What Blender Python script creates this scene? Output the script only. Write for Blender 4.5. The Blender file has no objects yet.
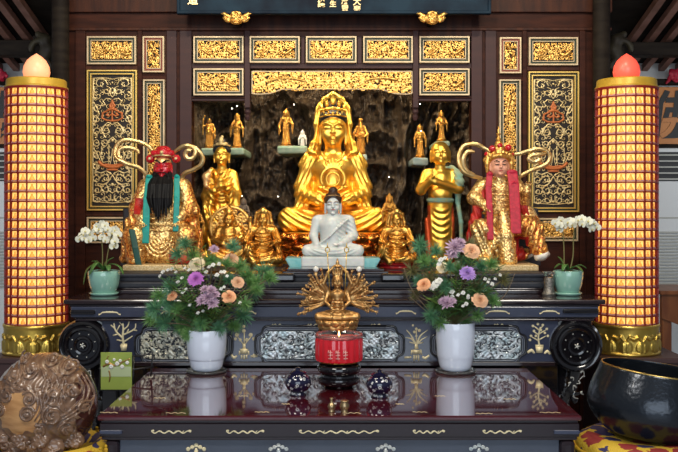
import bpy, bmesh, math, random
import numpy as np
from mathutils import Vector, Matrix
random.seed(7)
C = bpy.context.scene.collection
PI = math.pi
F = 950.0; CX = 339.0; HY = 204.0; CZ = 1.61       # focal length in px, principal column, horizon row, eye height
def X(px, Y): return (px - CX) * Y / F
def Zz(py, Y): return CZ - (py - HY) * Y / F
def P(px, py, Y): return Vector((X(px, Y), Y, Zz(py, Y)))

# ------------------------------------------------------------------ materials
MATS = {}
def mat(name, col, rough=.5, metal=0., col2=None, nscale=8., bump=0., bscale=40., coat=0., emit=None, estr=0., spec=.5, sss=0., trans=0., ior=1.45, stretch=(1, 1, 1), rvar=0., detail=4., lo=.35, hi=.65):
    if name in MATS: return MATS[name]
    m = bpy.data.materials.new(name); m.use_nodes = True
    nt = m.node_tree; b = nt.nodes['Principled BSDF']; L = nt.links
    b.inputs['Base Color'].default_value = (*col, 1); b.inputs['Roughness'].default_value = rough
    b.inputs['Metallic'].default_value = metal; b.inputs['Coat Weight'].default_value = coat; b.inputs['Coat Roughness'].default_value = .04
    b.inputs['Specular IOR Level'].default_value = spec; b.inputs['IOR'].default_value = ior
    b.inputs['Transmission Weight'].default_value = trans
    if sss: b.inputs['Subsurface Weight'].default_value = sss; b.inputs['Subsurface Scale'].default_value = .02
    if emit: b.inputs['Emission Color'].default_value = (*emit, 1); b.inputs['Emission Strength'].default_value = estr
    if col2 or bump or rvar:
        tc = nt.nodes.new('ShaderNodeTexCoord'); mp = nt.nodes.new('ShaderNodeMapping'); mp.inputs['Scale'].default_value = stretch
        L.new(tc.outputs['Object'], mp.inputs['Vector'])
    if col2 or rvar:
        n = nt.nodes.new('ShaderNodeTexNoise'); n.inputs['Scale'].default_value = nscale; n.inputs['Detail'].default_value = detail
        L.new(mp.outputs['Vector'], n.inputs['Vector'])
        if col2:
            r = nt.nodes.new('ShaderNodeValToRGB'); r.color_ramp.elements[0].color = (*col, 1); r.color_ramp.elements[1].color = (*col2, 1)
            r.color_ramp.elements[0].position = lo; r.color_ramp.elements[1].position = hi
            L.new(n.outputs['Fac'], r.inputs['Fac']); L.new(r.outputs['Color'], b.inputs['Base Color'])
        if rvar:
            q = nt.nodes.new('ShaderNodeMapRange'); q.inputs['To Min'].default_value = max(0, rough - rvar); q.inputs['To Max'].default_value = rough + rvar
            L.new(n.outputs['Fac'], q.inputs['Value']); L.new(q.outputs['Result'], b.inputs['Roughness'])
    if bump:
        n2 = nt.nodes.new('ShaderNodeTexNoise'); n2.inputs['Scale'].default_value = bscale; n2.inputs['Detail'].default_value = 3
        L.new(mp.outputs['Vector'], n2.inputs['Vector'])
        bp = nt.nodes.new('ShaderNodeBump'); bp.inputs['Strength'].default_value = bump; bp.inputs['Distance'].default_value = .004
        L.new(n2.outputs['Fac'], bp.inputs['Height']); L.new(bp.outputs['Normal'], b.inputs['Normal'])
    MATS[name] = m; return m
M = {}
M['gold'] = mat('gilded bright gold', (1.0, .64, .12), .33, .88, col2=(.90, .50, .07), nscale=14, rvar=.08, bump=.12, bscale=90)
M['gold_old'] = mat('antique gilded gold', (.86, .50, .12), .30, .95, col2=(.46, .21, .04), nscale=34, rvar=.1, bump=.6, bscale=130, lo=.40, hi=.62)
M['ribbon'] = mat('gilt ribbon', (.80, .62, .32), .30, .85, col2=(.62, .42, .17), nscale=20)
M['gold_brocade'] = mat('gold brocade', (.98, .70, .28), .34, .85, col2=(.58, .26, .08), nscale=46, bump=1., bscale=120, rvar=.1, lo=.42, hi=.62)
def brocade_gold(name, c1, c2, scale):
    m = bpy.data.materials.new(name); m.use_nodes = True; nt = m.node_tree; b = nt.nodes['Principled BSDF']; L = nt.links
    tc = nt.nodes.new('ShaderNodeTexCoord'); v = nt.nodes.new('ShaderNodeTexVoronoi'); v.feature = 'DISTANCE_TO_EDGE'; v.inputs['Scale'].default_value = scale; L.new(tc.outputs['Object'], v.inputs['Vector'])
    n = nt.nodes.new('ShaderNodeTexNoise'); n.inputs['Scale'].default_value = scale * 1.6; n.inputs['Detail'].default_value = 4; L.new(tc.outputs['Object'], n.inputs['Vector'])
    a = nt.nodes.new('ShaderNodeMath'); a.operation = 'MULTIPLY_ADD'; a.inputs[1].default_value = .5; L.new(n.outputs['Fac'], a.inputs[0]); L.new(v.outputs['Distance'], a.inputs[2])
    r = nt.nodes.new('ShaderNodeValToRGB'); e = r.color_ramp.elements; e[0].position = .27; e[0].color = (*c2, 1); e[1].position = .37; e[1].color = (*c1, 1); L.new(a.outputs[0], r.inputs['Fac']); L.new(r.outputs['Color'], b.inputs['Base Color'])
    b.inputs['Metallic'].default_value = .85; b.inputs['Roughness'].default_value = .32
    bp = nt.nodes.new('ShaderNodeBump'); bp.inputs['Strength'].default_value = .9; bp.inputs['Distance'].default_value = .006; L.new(a.outputs[0], bp.inputs['Height']); L.new(bp.outputs['Normal'], b.inputs['Normal']); return m
M['gold_carve'] = mat('gilded carving', (.86, .54, .16), .42, .9, col2=(.62, .33, .08), nscale=50, bump=.3, bscale=120)
M['gold_pale'] = mat('pale gold leaf line', (.74, .60, .32), .42, .6, col2=(.58, .43, .19), nscale=25)
M['gold_red_tint'] = mat('gold tinted with red reflection', (.88, .36, .07), .26, 1., col2=(.60, .17, .03), nscale=12, rvar=.08)  # red reflected onto the gold lotus seat is put into its colour
M['gold_paint'] = mat('ochre gold paint', (.62, .40, .05), .38, .25, col2=(.52, .31, .03), nscale=9)
M['brass'] = mat('lotus brass', (.82, .56, .13), .34, .95, col2=(.64, .42, .08), nscale=14, rvar=.08)
M['bronze'] = mat('golden brown bronze', (.60, .36, .14), .36, .8, col2=(.40, .21, .07), nscale=30, rvar=.1)
M['red'] = mat('red painted cloth', (.46, .02, .015), .45, 0, col2=(.30, .01, .01), nscale=30)
M['red_gloss'] = mat('glossy red face', (.46, .01, .02), .2, 0, coat=.6)
M['crimson'] = mat('crimson tassel silk', (.50, .015, .045), .55, 0, col2=(.34, .008, .03), nscale=60)
M['teal'] = mat('teal silk', (.0, .30, .26), .5, 0, col2=(.0, .22, .20), nscale=40)
M['darkgreen'] = mat('dark green silk', (.008, .06, .045), .45)
M['verdigris'] = mat('grey green paint', (.20, .42, .38), .5, 0, col2=(.34, .38, .22), nscale=20)
M['skin'] = mat('pink painted skin', (.68, .33, .22), .42)
M['skin_gold'] = mat('pale gold skin', (.80, .50, .22), .35, .6)
M['white_paint'] = mat('white paint', (.75, .73, .68), .4)
M['black_hair'] = mat('black hair', (.004, .004, .005), .5, spec=.2)
M['blue_hair'] = mat('dark blue black hair paint', (.012, .014, .022), .3)
M['brown_hair'] = mat('brown hair paint', (.045, .022, .014), .35)
M['jade'] = mat('white marble', (.64, .66, .66), .22, 0, col2=(.50, .55, .56), nscale=18, sss=.15)
M['jade_teal'] = mat('teal stone', (.13, .42, .46), .3, 0, col2=(.25, .52, .54), nscale=30)
M['timber'] = mat('red brown timber', (.056, .016, .009), .55, 0, spec=.15, col2=(.030, .009, .006), nscale=5, stretch=(1, 1, 6), bump=.15, bscale=30)
M['timber_h'] = mat('red brown timber rail', (.066, .021, .011), .5, 0, spec=.18, col2=(.034, .012, .009), nscale=5, stretch=(6, 1, 1), bump=.15, bscale=30)
M['timber_p'] = mat('plum grey timber', (.060, .029, .029), .5, 0, spec=.2, col2=(.050, .026, .028), nscale=5, stretch=(1, 1, 5))
M['dark'] = mat('dark old timber', (.010, .007, .006), .7, 0, spec=.15, col2=(.020, .015, .011), nscale=6, stretch=(1, 1, 5), bump=.2)
M['olive'] = mat('olive weathered bracket', (.040, .034, .018), .6, 0, col2=(.022, .016, .010), nscale=10)
M['rafter'] = mat('faded red rafter', (.26, .13, .10), .6, 0, col2=(.18, .085, .06), nscale=9)
M['backing'] = mat('dark backing board', (.010, .006, .005), .6)
M['frame_cream'] = mat('cream gold edge', (.70, .56, .36), .45, .25, col2=(.54, .42, .27), nscale=14)
M['frame_green'] = mat('dark green edge', (.022, .040, .022), .5)
M['frame_gold'] = mat('yellow gold edge', (.72, .50, .14), .4, .6)
M['frame_red'] = mat('reddish edge', (.24, .05, .03), .5)
M['orange'] = mat('burnt orange carving', (.48, .14, .04), .45, .3)
M['lac'] = mat('black plum lacquer', (.016, .008, .011), .2, 0, coat=.45, rvar=.05, nscale=6)
M['lac_field'] = mat('slate blue painted field', (.055, .068, .10), .22, 0, coat=.6, col2=(.04, .05, .075), nscale=3)
M['lac_red'] = mat('maroon lacquer top', (.085, .008, .013), .05, 0, coat=1., spec=.8, col2=(.062, .006, .010), nscale=3)
M['lac_daylight_tint'] = mat('lacquer tinted with daylight reflection', (.045, .055, .098), .22, 0, coat=.6, col2=(.034, .040, .072), nscale=3)  # cool daylight reflection put into the blue base colour of the lacquer
M['lac_black'] = mat('black lacquer', (.007, .006, .008), .14, 0, coat=.8)
M['inlay'] = mat('pale gold inlay', (.86, .74, .46), .4, .2)
M['pearl_fig'] = mat('pearl shell inlay', (.62, .62, .58), .22, .15, col2=(.40, .48, .52), nscale=22, coat=.5)
M['wire'] = mat('black painted wire', (.01, .01, .012), .35)
M['vase'] = mat('white porcelain', (.72, .80, .95), .12, 0, coat=.7)
M['celadon'] = mat('celadon glaze', (.27, .50, .42), .14, 0, coat=.8, col2=(.23, .45, .38), nscale=4)
M['glass'] = mat('clear glass', (.95, .97, .97), .03, 0, trans=.95)
M['leaf'] = mat('dark green leaf', (.075, .19, .045), .4, 0, col2=(.045, .12, .03), nscale=20)
M['needle'] = mat('pine needle green', (.13, .31, .11), .5, 0, col2=(.20, .37, .10), nscale=12)
M['needle_b'] = mat('blue green pine needle', (.09, .25, .15), .5, 0, col2=(.12, .31, .14), nscale=12)
M['fern'] = mat('yellow green fern leaf', (.26, .42, .08), .5, 0, col2=(.14, .30, .06), nscale=20)
M['stem'] = mat('brown green stem', (.12, .11, .04), .6)
M['twig'] = mat('pale twig bark', (.22, .16, .10), .7)
M['moss'] = mat('moss', (.05, .09, .025), .9, 0, col2=(.09, .07, .03), nscale=60, bump=1, bscale=200)
M['peach'] = mat('peach carnation petal', (.82, .42, .22), .6, 0, col2=(.84, .56, .36), nscale=40)
M['cream'] = mat('cream petal', (.80, .68, .46), .6)
M['magenta'] = mat('violet pink petal', (.46, .10, .55), .6, 0, col2=(.56, .22, .60), nscale=40)
M['lilac'] = mat('lilac petal', (.42, .24, .40), .6, 0, col2=(.62, .48, .58), nscale=60)
M['whitefl'] = mat('white petal', (.78, .78, .74), .6)
M['yellow'] = mat('yellow pistil', (.75, .45, .05), .6)
M['bowlmetal'] = None
M['wood_carved'] = mat('polished carved brown wood', (.25, .145, .088), .24, 0, col2=(.13, .068, .040), nscale=11, coat=.6, stretch=(1, 1, 3))
M['wood_light'] = mat('worn pale wood', (.62, .34, .14), .26, 0, col2=(.40, .19, .07), nscale=9, coat=.5, stretch=(1, 1, 4))
M['yellow_cloth'] = mat('yellow fringe', (.66, .42, .02), .7, 0, col2=(.50, .28, .015), nscale=40)
M['wall'] = mat('pale plaster', (.62, .62, .60), .8, 0, col2=(.55, .55, .54), nscale=3)
M['ac'] = mat('white appliance plastic', (.66, .69, .71), .4)
M['ac_dark'] = mat('black louvre', (.02, .02, .022), .5)
M['ac_grey'] = mat('grey louvre', (.42, .43, .40), .5)
M['sign_orange'] = mat('orange lacquer board', (.52, .19, .03), .4, 0, col2=(.45, .15, .02), nscale=5)
M['ink'] = mat('black ink', (.008, .008, .008), .5)
M['wood_desk'] = mat('orange brown wood', (.24, .085, .028), .35, 0, col2=(.16, .05, .018), nscale=5, stretch=(5, 1, 1))
M['wood_box'] = mat('dark purple brown wood', (.060, .030, .030), .4)
M['floor'] = mat('pale stone floor', (.46, .48, .52), .35, 0, col2=(.38, .40, .44), nscale=4)
M['blue_strip'] = mat('blue grey skirting', (.10, .16, .24), .5)
M['plaque'] = mat('blue black plaque lacquer', (.004, .007, .016), .5, 0, spec=.08, col2=(.012, .030, .052), nscale=4)
M['green_card'] = mat('lime green card', (.33, .41, .08), .5, 0, col2=(.24, .33, .06), nscale=9)
M['cob'] = mat('cobalt black glaze', (.008, .008, .03), .08, 0, coat=1.)
M['silver'] = mat('silver leaf', (.62, .62, .58), .3, .6)
M['cut_silver'] = mat('grey textured pewter', (.30, .28, .25), .35, .7, col2=(.12, .11, .10), nscale=90, bump=1, bscale=160)
M['black_fabric'] = mat('dark navy brocade', (.010, .012, .022), .5, 0, col2=(.022, .024, .034), nscale=60)
M['stone_gold'] = mat('gold flecked slab', (.50, .34, .14), .5, .3, col2=(.75, .60, .36), nscale=120, bump=.6, bscale=150)
M['moss_stone'] = mat('pale green painted ledge', (.17, .27, .20), .7, 0, col2=(.26, .33, .26), nscale=30, bump=.5)
M['blue_ledge'] = mat('grey blue painted ledge', (.20, .29, .29), .7, 0, col2=(.28, .34, .32), nscale=30, bump=.5)
M['led'] = mat('tiny lit lamp', (1, .9, .7), .4, emit=(1, .93, .8), estr=10)
M['flame'] = mat('candle flame', (1, .6, .2), .4, emit=(1, .62, .22), estr=9)

# ------------------------------------------------------------------ mesh helpers
def np_mesh(name, V, Q, mats, midx=None, smooth=True):
    me = bpy.data.meshes.new(name)
    V = np.asarray(V, np.float32); Q = np.asarray(Q, np.int32); k = Q.shape[1]
    me.vertices.add(len(V)); me.vertices.foreach_set('co', V.ravel())
    me.loops.add(Q.size); me.loops.foreach_set('vertex_index', Q.ravel())
    me.polygons.add(len(Q)); me.polygons.foreach_set('loop_start', np.arange(0, Q.size, k, dtype=np.int32))
    me.polygons.foreach_set('loop_total', np.full(len(Q), k, np.int32))
    if smooth: me.polygons.foreach_set('use_smooth', np.ones(len(Q), bool))
    for m in mats: me.materials.append(m)
    if midx is not None: me.polygons.foreach_set('material_index', np.asarray(midx, np.int32))
    me.update(calc_edges=True); me.validate()
    return me
def link(name, me, parent=None, loc=None):
    o = bpy.data.objects.new(name, me); C.objects.link(o)
    if parent is not None: o.parent = parent
    if loc is not None: o.location = loc
    return o
def thing(name, label, cat, loc=(0, 0, 0), rotz=0, group=None):
    o = bpy.data.objects.new(name, None); C.objects.link(o); o.empty_display_size = .05
    o.location = loc; o.rotation_euler = (0, 0, rotz); o['label'] = label; o['category'] = cat
    if group: o['group'] = group
    return o
def tag(o, label, cat, group=None):
    o['label'] = label; o['category'] = cat
    if group: o['group'] = group
    return o
def struct(o): o['kind'] = 'structure'; return o
def copy_tree(o, parent=None):
    c = o.copy(); C.objects.link(c)
    if parent is not None: c.parent = parent
    for ch in list(o.children): copy_tree(ch, c)
    return c
def obj(name, bm, m, parent=None, loc=None, smooth=False, auto=None):
    me = bpy.data.meshes.new(name)
    bmesh.ops.recalc_face_normals(bm, faces=bm.faces)
    bm.to_mesh(me); bm.free()
    for q in (m if isinstance(m, (list, tuple)) else [m]): me.materials.append(q)
    if smooth: me.polygons.foreach_set('use_smooth', [True] * len(me.polygons))
    if auto is not None: me.set_sharp_from_angle(angle=math.radians(auto))
    return link(name, me, parent, loc)
def bx(bm, c, s, bev=0., rot=None, mi=0, seg=2):
    """box of centre c, full sizes s"""
    g = bmesh.ops.create_cube(bm, size=1.0)['verts']
    for v in g: v.co = Vector((v.co.x * s[0], v.co.y * s[1], v.co.z * s[2]))
    if bev:
        es = list({e for v in g for e in v.link_edges})
        r = bmesh.ops.bevel(bm, geom=es, offset=min(bev, min(s) * .45), segments=seg, affect='EDGES', profile=.5)
        g = list({v for f in r['faces'] for v in f.verts} | {v for v in g if v.is_valid})
    T = Matrix.Translation(Vector(c)) @ (rot.to_4x4() if rot else Matrix.Identity(4))
    for v in g: v.co = T @ v.co
    if mi:
        for f in {f for v in g for f in v.link_faces}: f.material_index = mi
    return g
def box2(bm, x0, x1, y0, y1, z0, z1, bev=0., mi=0): return bx(bm, ((x0 + x1) / 2, (y0 + y1) / 2, (z0 + z1) / 2), (x1 - x0, y1 - y0, z1 - z0), bev, mi=mi)
def lathe(bm, prof, n=40, c=(0, 0, 0), sx=1., sy=1., mi=0, close=True):
    rings = []
    for r, z in prof:
        if r < 1e-5: rings.append([bm.verts.new((c[0], c[1], c[2] + z))])
        else: rings.append([bm.verts.new((c[0] + r * sx * math.cos(2 * PI * i / n), c[1] + r * sy * math.sin(2 * PI * i / n), c[2] + z)) for i in range(n)])
    for a, b in zip(rings, rings[1:]):
        for i in range(n):
            j = (i + 1) % n
            if len(a) == 1 and len(b) == 1: continue
            if len(a) == 1: f = (a[0], b[j], b[i])
            elif len(b) == 1: f = (a[i], a[j], b[0])
            else: f = (a[i], a[j], b[j], b[i])
            bm.faces.new(f).material_index = mi
    if close:
        for r in (rings[0], rings[-1]):
            if len(r) > 1: bm.faces.new(r).material_index = mi
    return rings
def smooth_path(pts, n=6):
    pts = [Vector(p) for p in pts]; out = []
    for i in range(len(pts) - 1):
        p0 = pts[max(0, i - 1)]; p1 = pts[i]; p2 = pts[i + 1]; p3 = pts[min(len(pts) - 1, i + 2)]
        for k in range(n):
            t = k / n
            out.append(.5 * ((2 * p1) + (p2 - p0) * t + (2 * p0 - 5 * p1 + 4 * p2 - p3) * t * t + (3 * p1 - p0 - 3 * p2 + p3) * t ** 3))
    out.append(pts[-1]); return out
def tube(bm, pts, r, n=8, mi=0, flat=1., fdir=None):
    """swept tube; r a number or a list; flat<1 squashes along fdir"""
    pts = [Vector(p) for p in pts]; N = len(pts)
    rr = r if isinstance(r, (list, tuple)) else [r] * N
    if len(rr) != N: rr = list(np.interp(np.linspace(0, 1, N), np.linspace(0, 1, len(rr)), rr))
    up = Vector(fdir) if fdir else None; rings = []; prev = None
    for i in range(N):
        t = (pts[min(i + 1, N - 1)] - pts[max(i - 1, 0)]).normalized()
        if up is not None: a = (up - t * up.dot(t)).normalized()
        elif prev is None:
            a = t.orthogonal().normalized()
        else: a = (prev - t * prev.dot(t)).normalized()
        prev = a; b = t.cross(a)
        rings.append([bm.verts.new(pts[i] + a * (math.cos(2 * PI * k / n) * rr[i] * flat) + b * (math.sin(2 * PI * k / n) * rr[i])) for k in range(n)])
    for a, b in zip(rings, rings[1:]):
        for k in range(n): bm.faces.new((a[k], a[(k + 1) % n], b[(k + 1) % n], b[k])).material_index = mi
    for q in (rings[0], rings[-1]): bm.faces.new(q).material_index = mi
def prism(bm, pts2, y0, y1, mi=0):
    """closed outline in (x,z) extruded from y0 to y1"""
    a = [bm.verts.new((p[0], y0, p[1])) for p in pts2]; b = [bm.verts.new((p[0], y1, p[1])) for p in pts2]; n = len(a)
    bm.faces.new(a).material_index = mi; bm.faces.new(b[::-1]).material_index = mi
    for i in range(n): bm.faces.new((a[i], b[i], b[(i + 1) % n], a[(i + 1) % n])).material_index = mi

# ------------------------------------------------------------------ value noise
def vnoise(x, y, z, seed=0):
    xi = np.floor(x).astype(np.int64); yi = np.floor(y).astype(np.int64); zi = np.floor(z).astype(np.int64)
    fx, fy, fz = x - xi, y - yi, z - zi
    fx = fx * fx * (3 - 2 * fx); fy = fy * fy * (3 - 2 * fy); fz = fz * fz * (3 - 2 * fz)
    def h(a, b, c):
        n = (a * 374761393 + b * 668265263 + c * 2147483647 + seed * 144269) & 0xffffffff
        n = ((n ^ (n >> 13)) * 1274126177) & 0xffffffff
        return ((n ^ (n >> 16)) & 0xffff) / 65535.
    r = 0
    for dx in (0, 1):
        for dy in (0, 1):
            for dz in (0, 1):
                r = r + h(xi + dx, yi + dy, zi + dz) * (fx if dx else 1 - fx) * (fy if dy else 1 - fy) * (fz if dz else 1 - fz)
    return r * 2 - 1

# ------------------------------------------------------------------ implicit sculpting (smooth unions polygonised by surface nets)
class Sculpt:
    def __init__(s, h, k=2.): s.h = h; s.k = k; s.ops = []; s.lo = np.full(3, 1e9); s.hi = np.full(3, -1e9)
    def _add(s, fn, lo, hi, k, mode):
        k = s.k if k is None else k; lo = np.array(lo, float); hi = np.array(hi, float)
        s.ops.append((fn, lo, hi, k, mode))
        if mode == 'u': s.lo = np.minimum(s.lo, lo); s.hi = np.maximum(s.hi, hi)
        return s
    def cap(s, a, b, ra, rb=None, k=None, mode='u'):
        a = np.array(a, float); b = np.array(b, float); rb = ra if rb is None else rb; ab = b - a; L2 = max(ab @ ab, 1e-9)
        def fn(x, y, z):
            t = np.clip(((x - a[0]) * ab[0] + (y - a[1]) * ab[1] + (z - a[2]) * ab[2]) / L2, 0, 1)
            return np.sqrt((x - a[0] - t * ab[0]) ** 2 + (y - a[1] - t * ab[1]) ** 2 + (z - a[2] - t * ab[2]) ** 2) - (ra + (rb - ra) * t)
        m = max(ra, rb); return s._add(fn, np.minimum(a, b) - m, np.maximum(a, b) + m, k, mode)
    def chain(s, pts, r, k=None, mode='u'):
        n = len(pts); rr = r if isinstance(r, (list, tuple)) else [r] * n
        if len(rr) != n: rr = list(np.interp(np.linspace(0, 1, n), np.linspace(0, 1, len(rr)), rr))
        for i in range(n - 1): s.cap(pts[i], pts[i + 1], rr[i], rr[i + 1], k, mode)
        return s
    def ell(s, c, r, k=None, mode='u', rot=None):
        c = np.array(c, float); r = np.array(r, float); R = np.array(rot) if rot is not None else None; m = r if R is None else np.full(3, r.max())
        def fn(x, y, z):
            X_, Y_, Z_ = x - c[0], y - c[1], z - c[2]
            if R is not None: X_, Y_, Z_ = (R[0, i] * X_ + R[1, i] * Y_ + R[2, i] * Z_ for i in range(3))
            k0 = np.sqrt((X_ / r[0]) ** 2 + (Y_ / r[1]) ** 2 + (Z_ / r[2]) ** 2); k1 = np.sqrt((X_ / r[0] ** 2) ** 2 + (Y_ / r[1] ** 2) ** 2 + (Z_ / r[2] ** 2) ** 2)
            return k0 * (k0 - 1) / np.maximum(k1, 1e-6)
        return s._add(fn, c - m, c + m, k, mode)
    def box(s, c, hs, rad=0., k=None, mode='u', rot=None):
        c = np.array(c, float); hs = np.array(hs, float); R = np.array(rot) if rot is not None else None; m = hs if R is None else np.full(3, np.linalg.norm(hs))
        def fn(x, y, z):
            X_, Y_, Z_ = x - c[0], y - c[1], z - c[2]
            if R is not None: X_, Y_, Z_ = (R[0, i] * X_ + R[1, i] * Y_ + R[2, i] * Z_ for i in range(3))
            qx, qy, qz = abs(X_) - hs[0] + rad, abs(Y_) - hs[1] + rad, abs(Z_) - hs[2] + rad
            return np.sqrt(np.maximum(qx, 0) ** 2 + np.maximum(qy, 0) ** 2 + np.maximum(qz, 0) ** 2) + np.minimum(np.maximum(qx, np.maximum(qy, qz)), 0) - rad
        return s._add(fn, c - m, c + m, k, mode)
    def torus(s, c, R_, r, axis=1, k=None, mode='u'):
        c = np.array(c, float)
        def fn(x, y, z):
            q = [x - c[0], y - c[1], z - c[2]]; a = q.pop(axis)
            return np.sqrt((np.sqrt(q[0] ** 2 + q[1] ** 2) - R_) ** 2 + a ** 2) - r
        m = np.full(3, R_ + r); m[axis] = r; return s._add(fn, c - m, c + m, k, mode)
    def func(s, fn, lo, hi, k=0, mode='u'): return s._add(fn, lo, hi, k, mode)
    def disp(s, fn, lo, hi): return s._add(fn, lo, hi, 0, 'd')
    def mesh(s, name, mats, scale=1., off=(0, 0, 0), paint=None, zmin=None):
        h = s.h; o = s.lo - 3 * h; n = np.ceil((s.hi - s.lo) / h).astype(int) + 7
        ax = [o[i] + h * np.arange(n[i]) for i in range(3)]
        D = np.full(n, 6 * h + 4, np.float32)
        for fn, lo, hi, k, mode in s.ops:
            e = (k + 3 * h + 1.0) if mode != 'd' else h
            i0 = np.clip(np.floor((lo - e - o) / h).astype(int), 0, n); i1 = np.clip(np.ceil((hi + e - o) / h).astype(int) + 1, 0, n)
            if (i1 <= i0).any(): continue
            sl = tuple(slice(a, b) for a, b in zip(i0, i1))
            x, y, z = (ax[i][i0[i]:i1[i]].astype(np.float32) for i in range(3))
            d = fn(x[:, None, None], y[None, :, None], z[None, None, :])
            A = D[sl]
            if mode == 'd': D[sl] = A + d
            elif mode == 's':
                if k > 0:
                    t = np.clip(.5 - .5 * (A + d) / k, 0, 1); D[sl] = A + (-d - A) * t + k * t * (1 - t)
                else: D[sl] = np.maximum(A, -d)
            else:
                if k > 0:
                    t = np.clip(.5 + .5 * (d - A) / k, 0, 1); D[sl] = d + (A - d) * t - k * t * (1 - t)
                else: D[sl] = np.minimum(A, d)
        if zmin is not None: D = np.maximum(D, (zmin - ax[2])[None, None, :].astype(np.float32))
        D[0] = D[-1] = 5; D[:, 0] = D[:, -1] = 5; D[:, :, 0] = D[:, :, -1] = 5
        D[D == 0] = 1e-5
        V, Q = surface_nets(D)
        V = V * h + o
        mi = None
        if paint is not None:
            c = V[Q].mean(1); mi = paint(c[:, 0], c[:, 1], c[:, 2]).astype(np.int32)
        return np_mesh(name, V * scale + np.array(off), Q, mats if isinstance(mats, (list, tuple)) else [mats], mi)
def surface_nets(D):
    S = D < 0; n = np.array(D.shape) - 1
    cnt = np.zeros(n, np.int8)
    c8 = [(a, b, c) for a in (0, 1) for b in (0, 1) for c in (0, 1)]
    def cs(A, c): return A[c[0]:c[0] + n[0], c[1]:c[1] + n[1], c[2]:c[2] + n[2]]
    for c in c8: cnt += cs(S, c)
    act = (cnt > 0) & (cnt < 8); idx = np.argwhere(act)
    vid = np.full(n, -1, np.int64); vid[act] = np.arange(len(idx))
    acc = np.zeros((len(idx), 3)); num = np.zeros(len(idx))
    i, j, k = idx.T
    vals = {c: D[i + c[0], j + c[1], k + c[2]].astype(float) for c in c8}
    for c in c8:
        for a in range(3):
            if c[a] == 0:
                e = list(c); e[a] = 1; e = tuple(e); v0, v1 = vals[c], vals[e]
                m = (v0 < 0) != (v1 < 0); t = np.where(m, v0 / np.where(v0 - v1 == 0, 1, v0 - v1), 0)
                p = np.array(c, float)[None, :].repeat(len(idx), 0); p[:, a] += t
                acc[m] += p[m]; num[m] += 1
    V = acc / num[:, None] + idx
    Q = []
    for a in range(3):
        b, c = (a + 1) % 3, (a + 2) % 3
        s0 = [slice(1, n[q]) for q in range(3)]; s0[a] = slice(0, n[a]); s1 = list(s0); s1[a] = slice(1, n[a] + 1)
        A, B = S[tuple(s0)], S[tuple(s1)]
        e = np.argwhere(A != B)
        if not len(e): continue
        ins = A[tuple(e.T)]; base = e.copy()
        for q in (b, c): base[:, q] += 1
        def vv(db, dc):
            t = base.copy(); t[:, b] += db; t[:, c] += dc; return vid[tuple(t.T)]
        q4 = np.stack([vv(-1, -1), vv(0, -1), vv(0, 0), vv(-1, 0)], 1)
        q4[~ins] = q4[~ins][:, ::-1]; Q.append(q4)
    Q = np.concatenate(Q); Q = Q[(Q >= 0).all(1)]
    return V, Q
def rotm(ax, deg): return Matrix.Rotation(math.radians(deg), 3, ax)
# ================================================================== THE SETTING
YW = 5.95                                   # timber screen face
def wbox(bm, px0, px1, py0, py1, y0, y1, bev=.004, Y=YW, mi=0): return box2(bm, X(px0, Y), X(px1, Y), y0, y1, Zz(py1, Y), Zz(py0, Y), bev, mi)
bm = bmesh.new(); box2(bm, -5, 5, -7, 8, -.05, 0); struct(obj('floor', bm, M['floor']))
bm = bmesh.new(); box2(bm, -1.95, 1.95, 3.4, 7.8, 3.45, 3.5); struct(obj('ceiling', bm, M['dark']))
for s, nm in ((-1, 'ceiling_left'), (1, 'ceiling_right')):                   # sloping boards of the side eaves
    bm = bmesh.new()
    a = [(s * 1.3, 7.62, 2.73), (s * 4.6, 7.62, 2.73), (s * 4.6, 4.2, 3.62), (s * 1.3, 4.2, 3.62)]
    lo = [bm.verts.new(p) for p in a]; hi = [bm.verts.new((p[0], p[1], p[2] + .04)) for p in a]
    bm.faces.new(lo); bm.faces.new(hi[::-1])
    for i in range(4): bm.faces.new((lo[i], hi[i], hi[(i + 1) % 4], lo[(i + 1) % 4]))
    struct(obj(nm, bm, M['dark']))
    for k in range(12):
        xr = s * (2.175 + .134 * k); bm = bmesh.new()
        tube(bm, [(xr, 7.60, 2.695), (xr, 4.3, 3.545)], .034, 4, fdir=(1, 0, 1)); struct(obj('roof_rafter', bm, M['rafter']))
bm = bmesh.new(); box2(bm, -5, 5, 7.6, 7.7, 0, 3.0); struct(obj('wall_rear', bm, M['wall']))
bm = bmesh.new(); box2(bm, -5, 5, 7.57, 7.6, .42, .52, .004); struct(obj('baseboard_rear', bm, M['blue_strip']))
# eave beams, posts, columns and carved brackets on both sides
for s, nm, q0, q1 in ((-1, 'trim_1', -80, 40), (1, 'trim_2', 620, 760)):
    bm = bmesh.new(); wbox(bm, q0, q1, 41 if s < 0 else 43, 56, 6.95, 7.1, .006, 7.0); struct(obj(nm, bm, M['dark']))
for nm, q0, q1 in (('post_left', 37, 53), ('post_right', 607, 623)):
    bm = bmesh.new(); box2(bm, X(q0, 6.9), X(q1, 6.9), 6.86, 7.0, 0, Zz(38, 6.9), .006)
    box2(bm, X(q0 - 1.5, 6.9), X(q1 + 1.5, 6.9), 6.84, 7.01, Zz(41, 6.9), Zz(37, 6.9), .004); struct(obj('trim_3' if 'left' in nm else 'trim_4', bm, M['dark']))
for nm, q in (('column_left', 60.5), ('column_right', 601.5)):
    bm = bmesh.new(); r = 8.5 * 5.75 / F
    lathe(bm, [(r * 1.5, 0), (r * 1.7, .06), (r * 1.5, .16), (r, .2), (r, 3.45)], 28, (X(q, 5.75), 5.75, 0)); struct(obj('trim_5' if 'left' in nm else 'trim_6', bm, M['dark'], smooth=True, auto=40))
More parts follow.
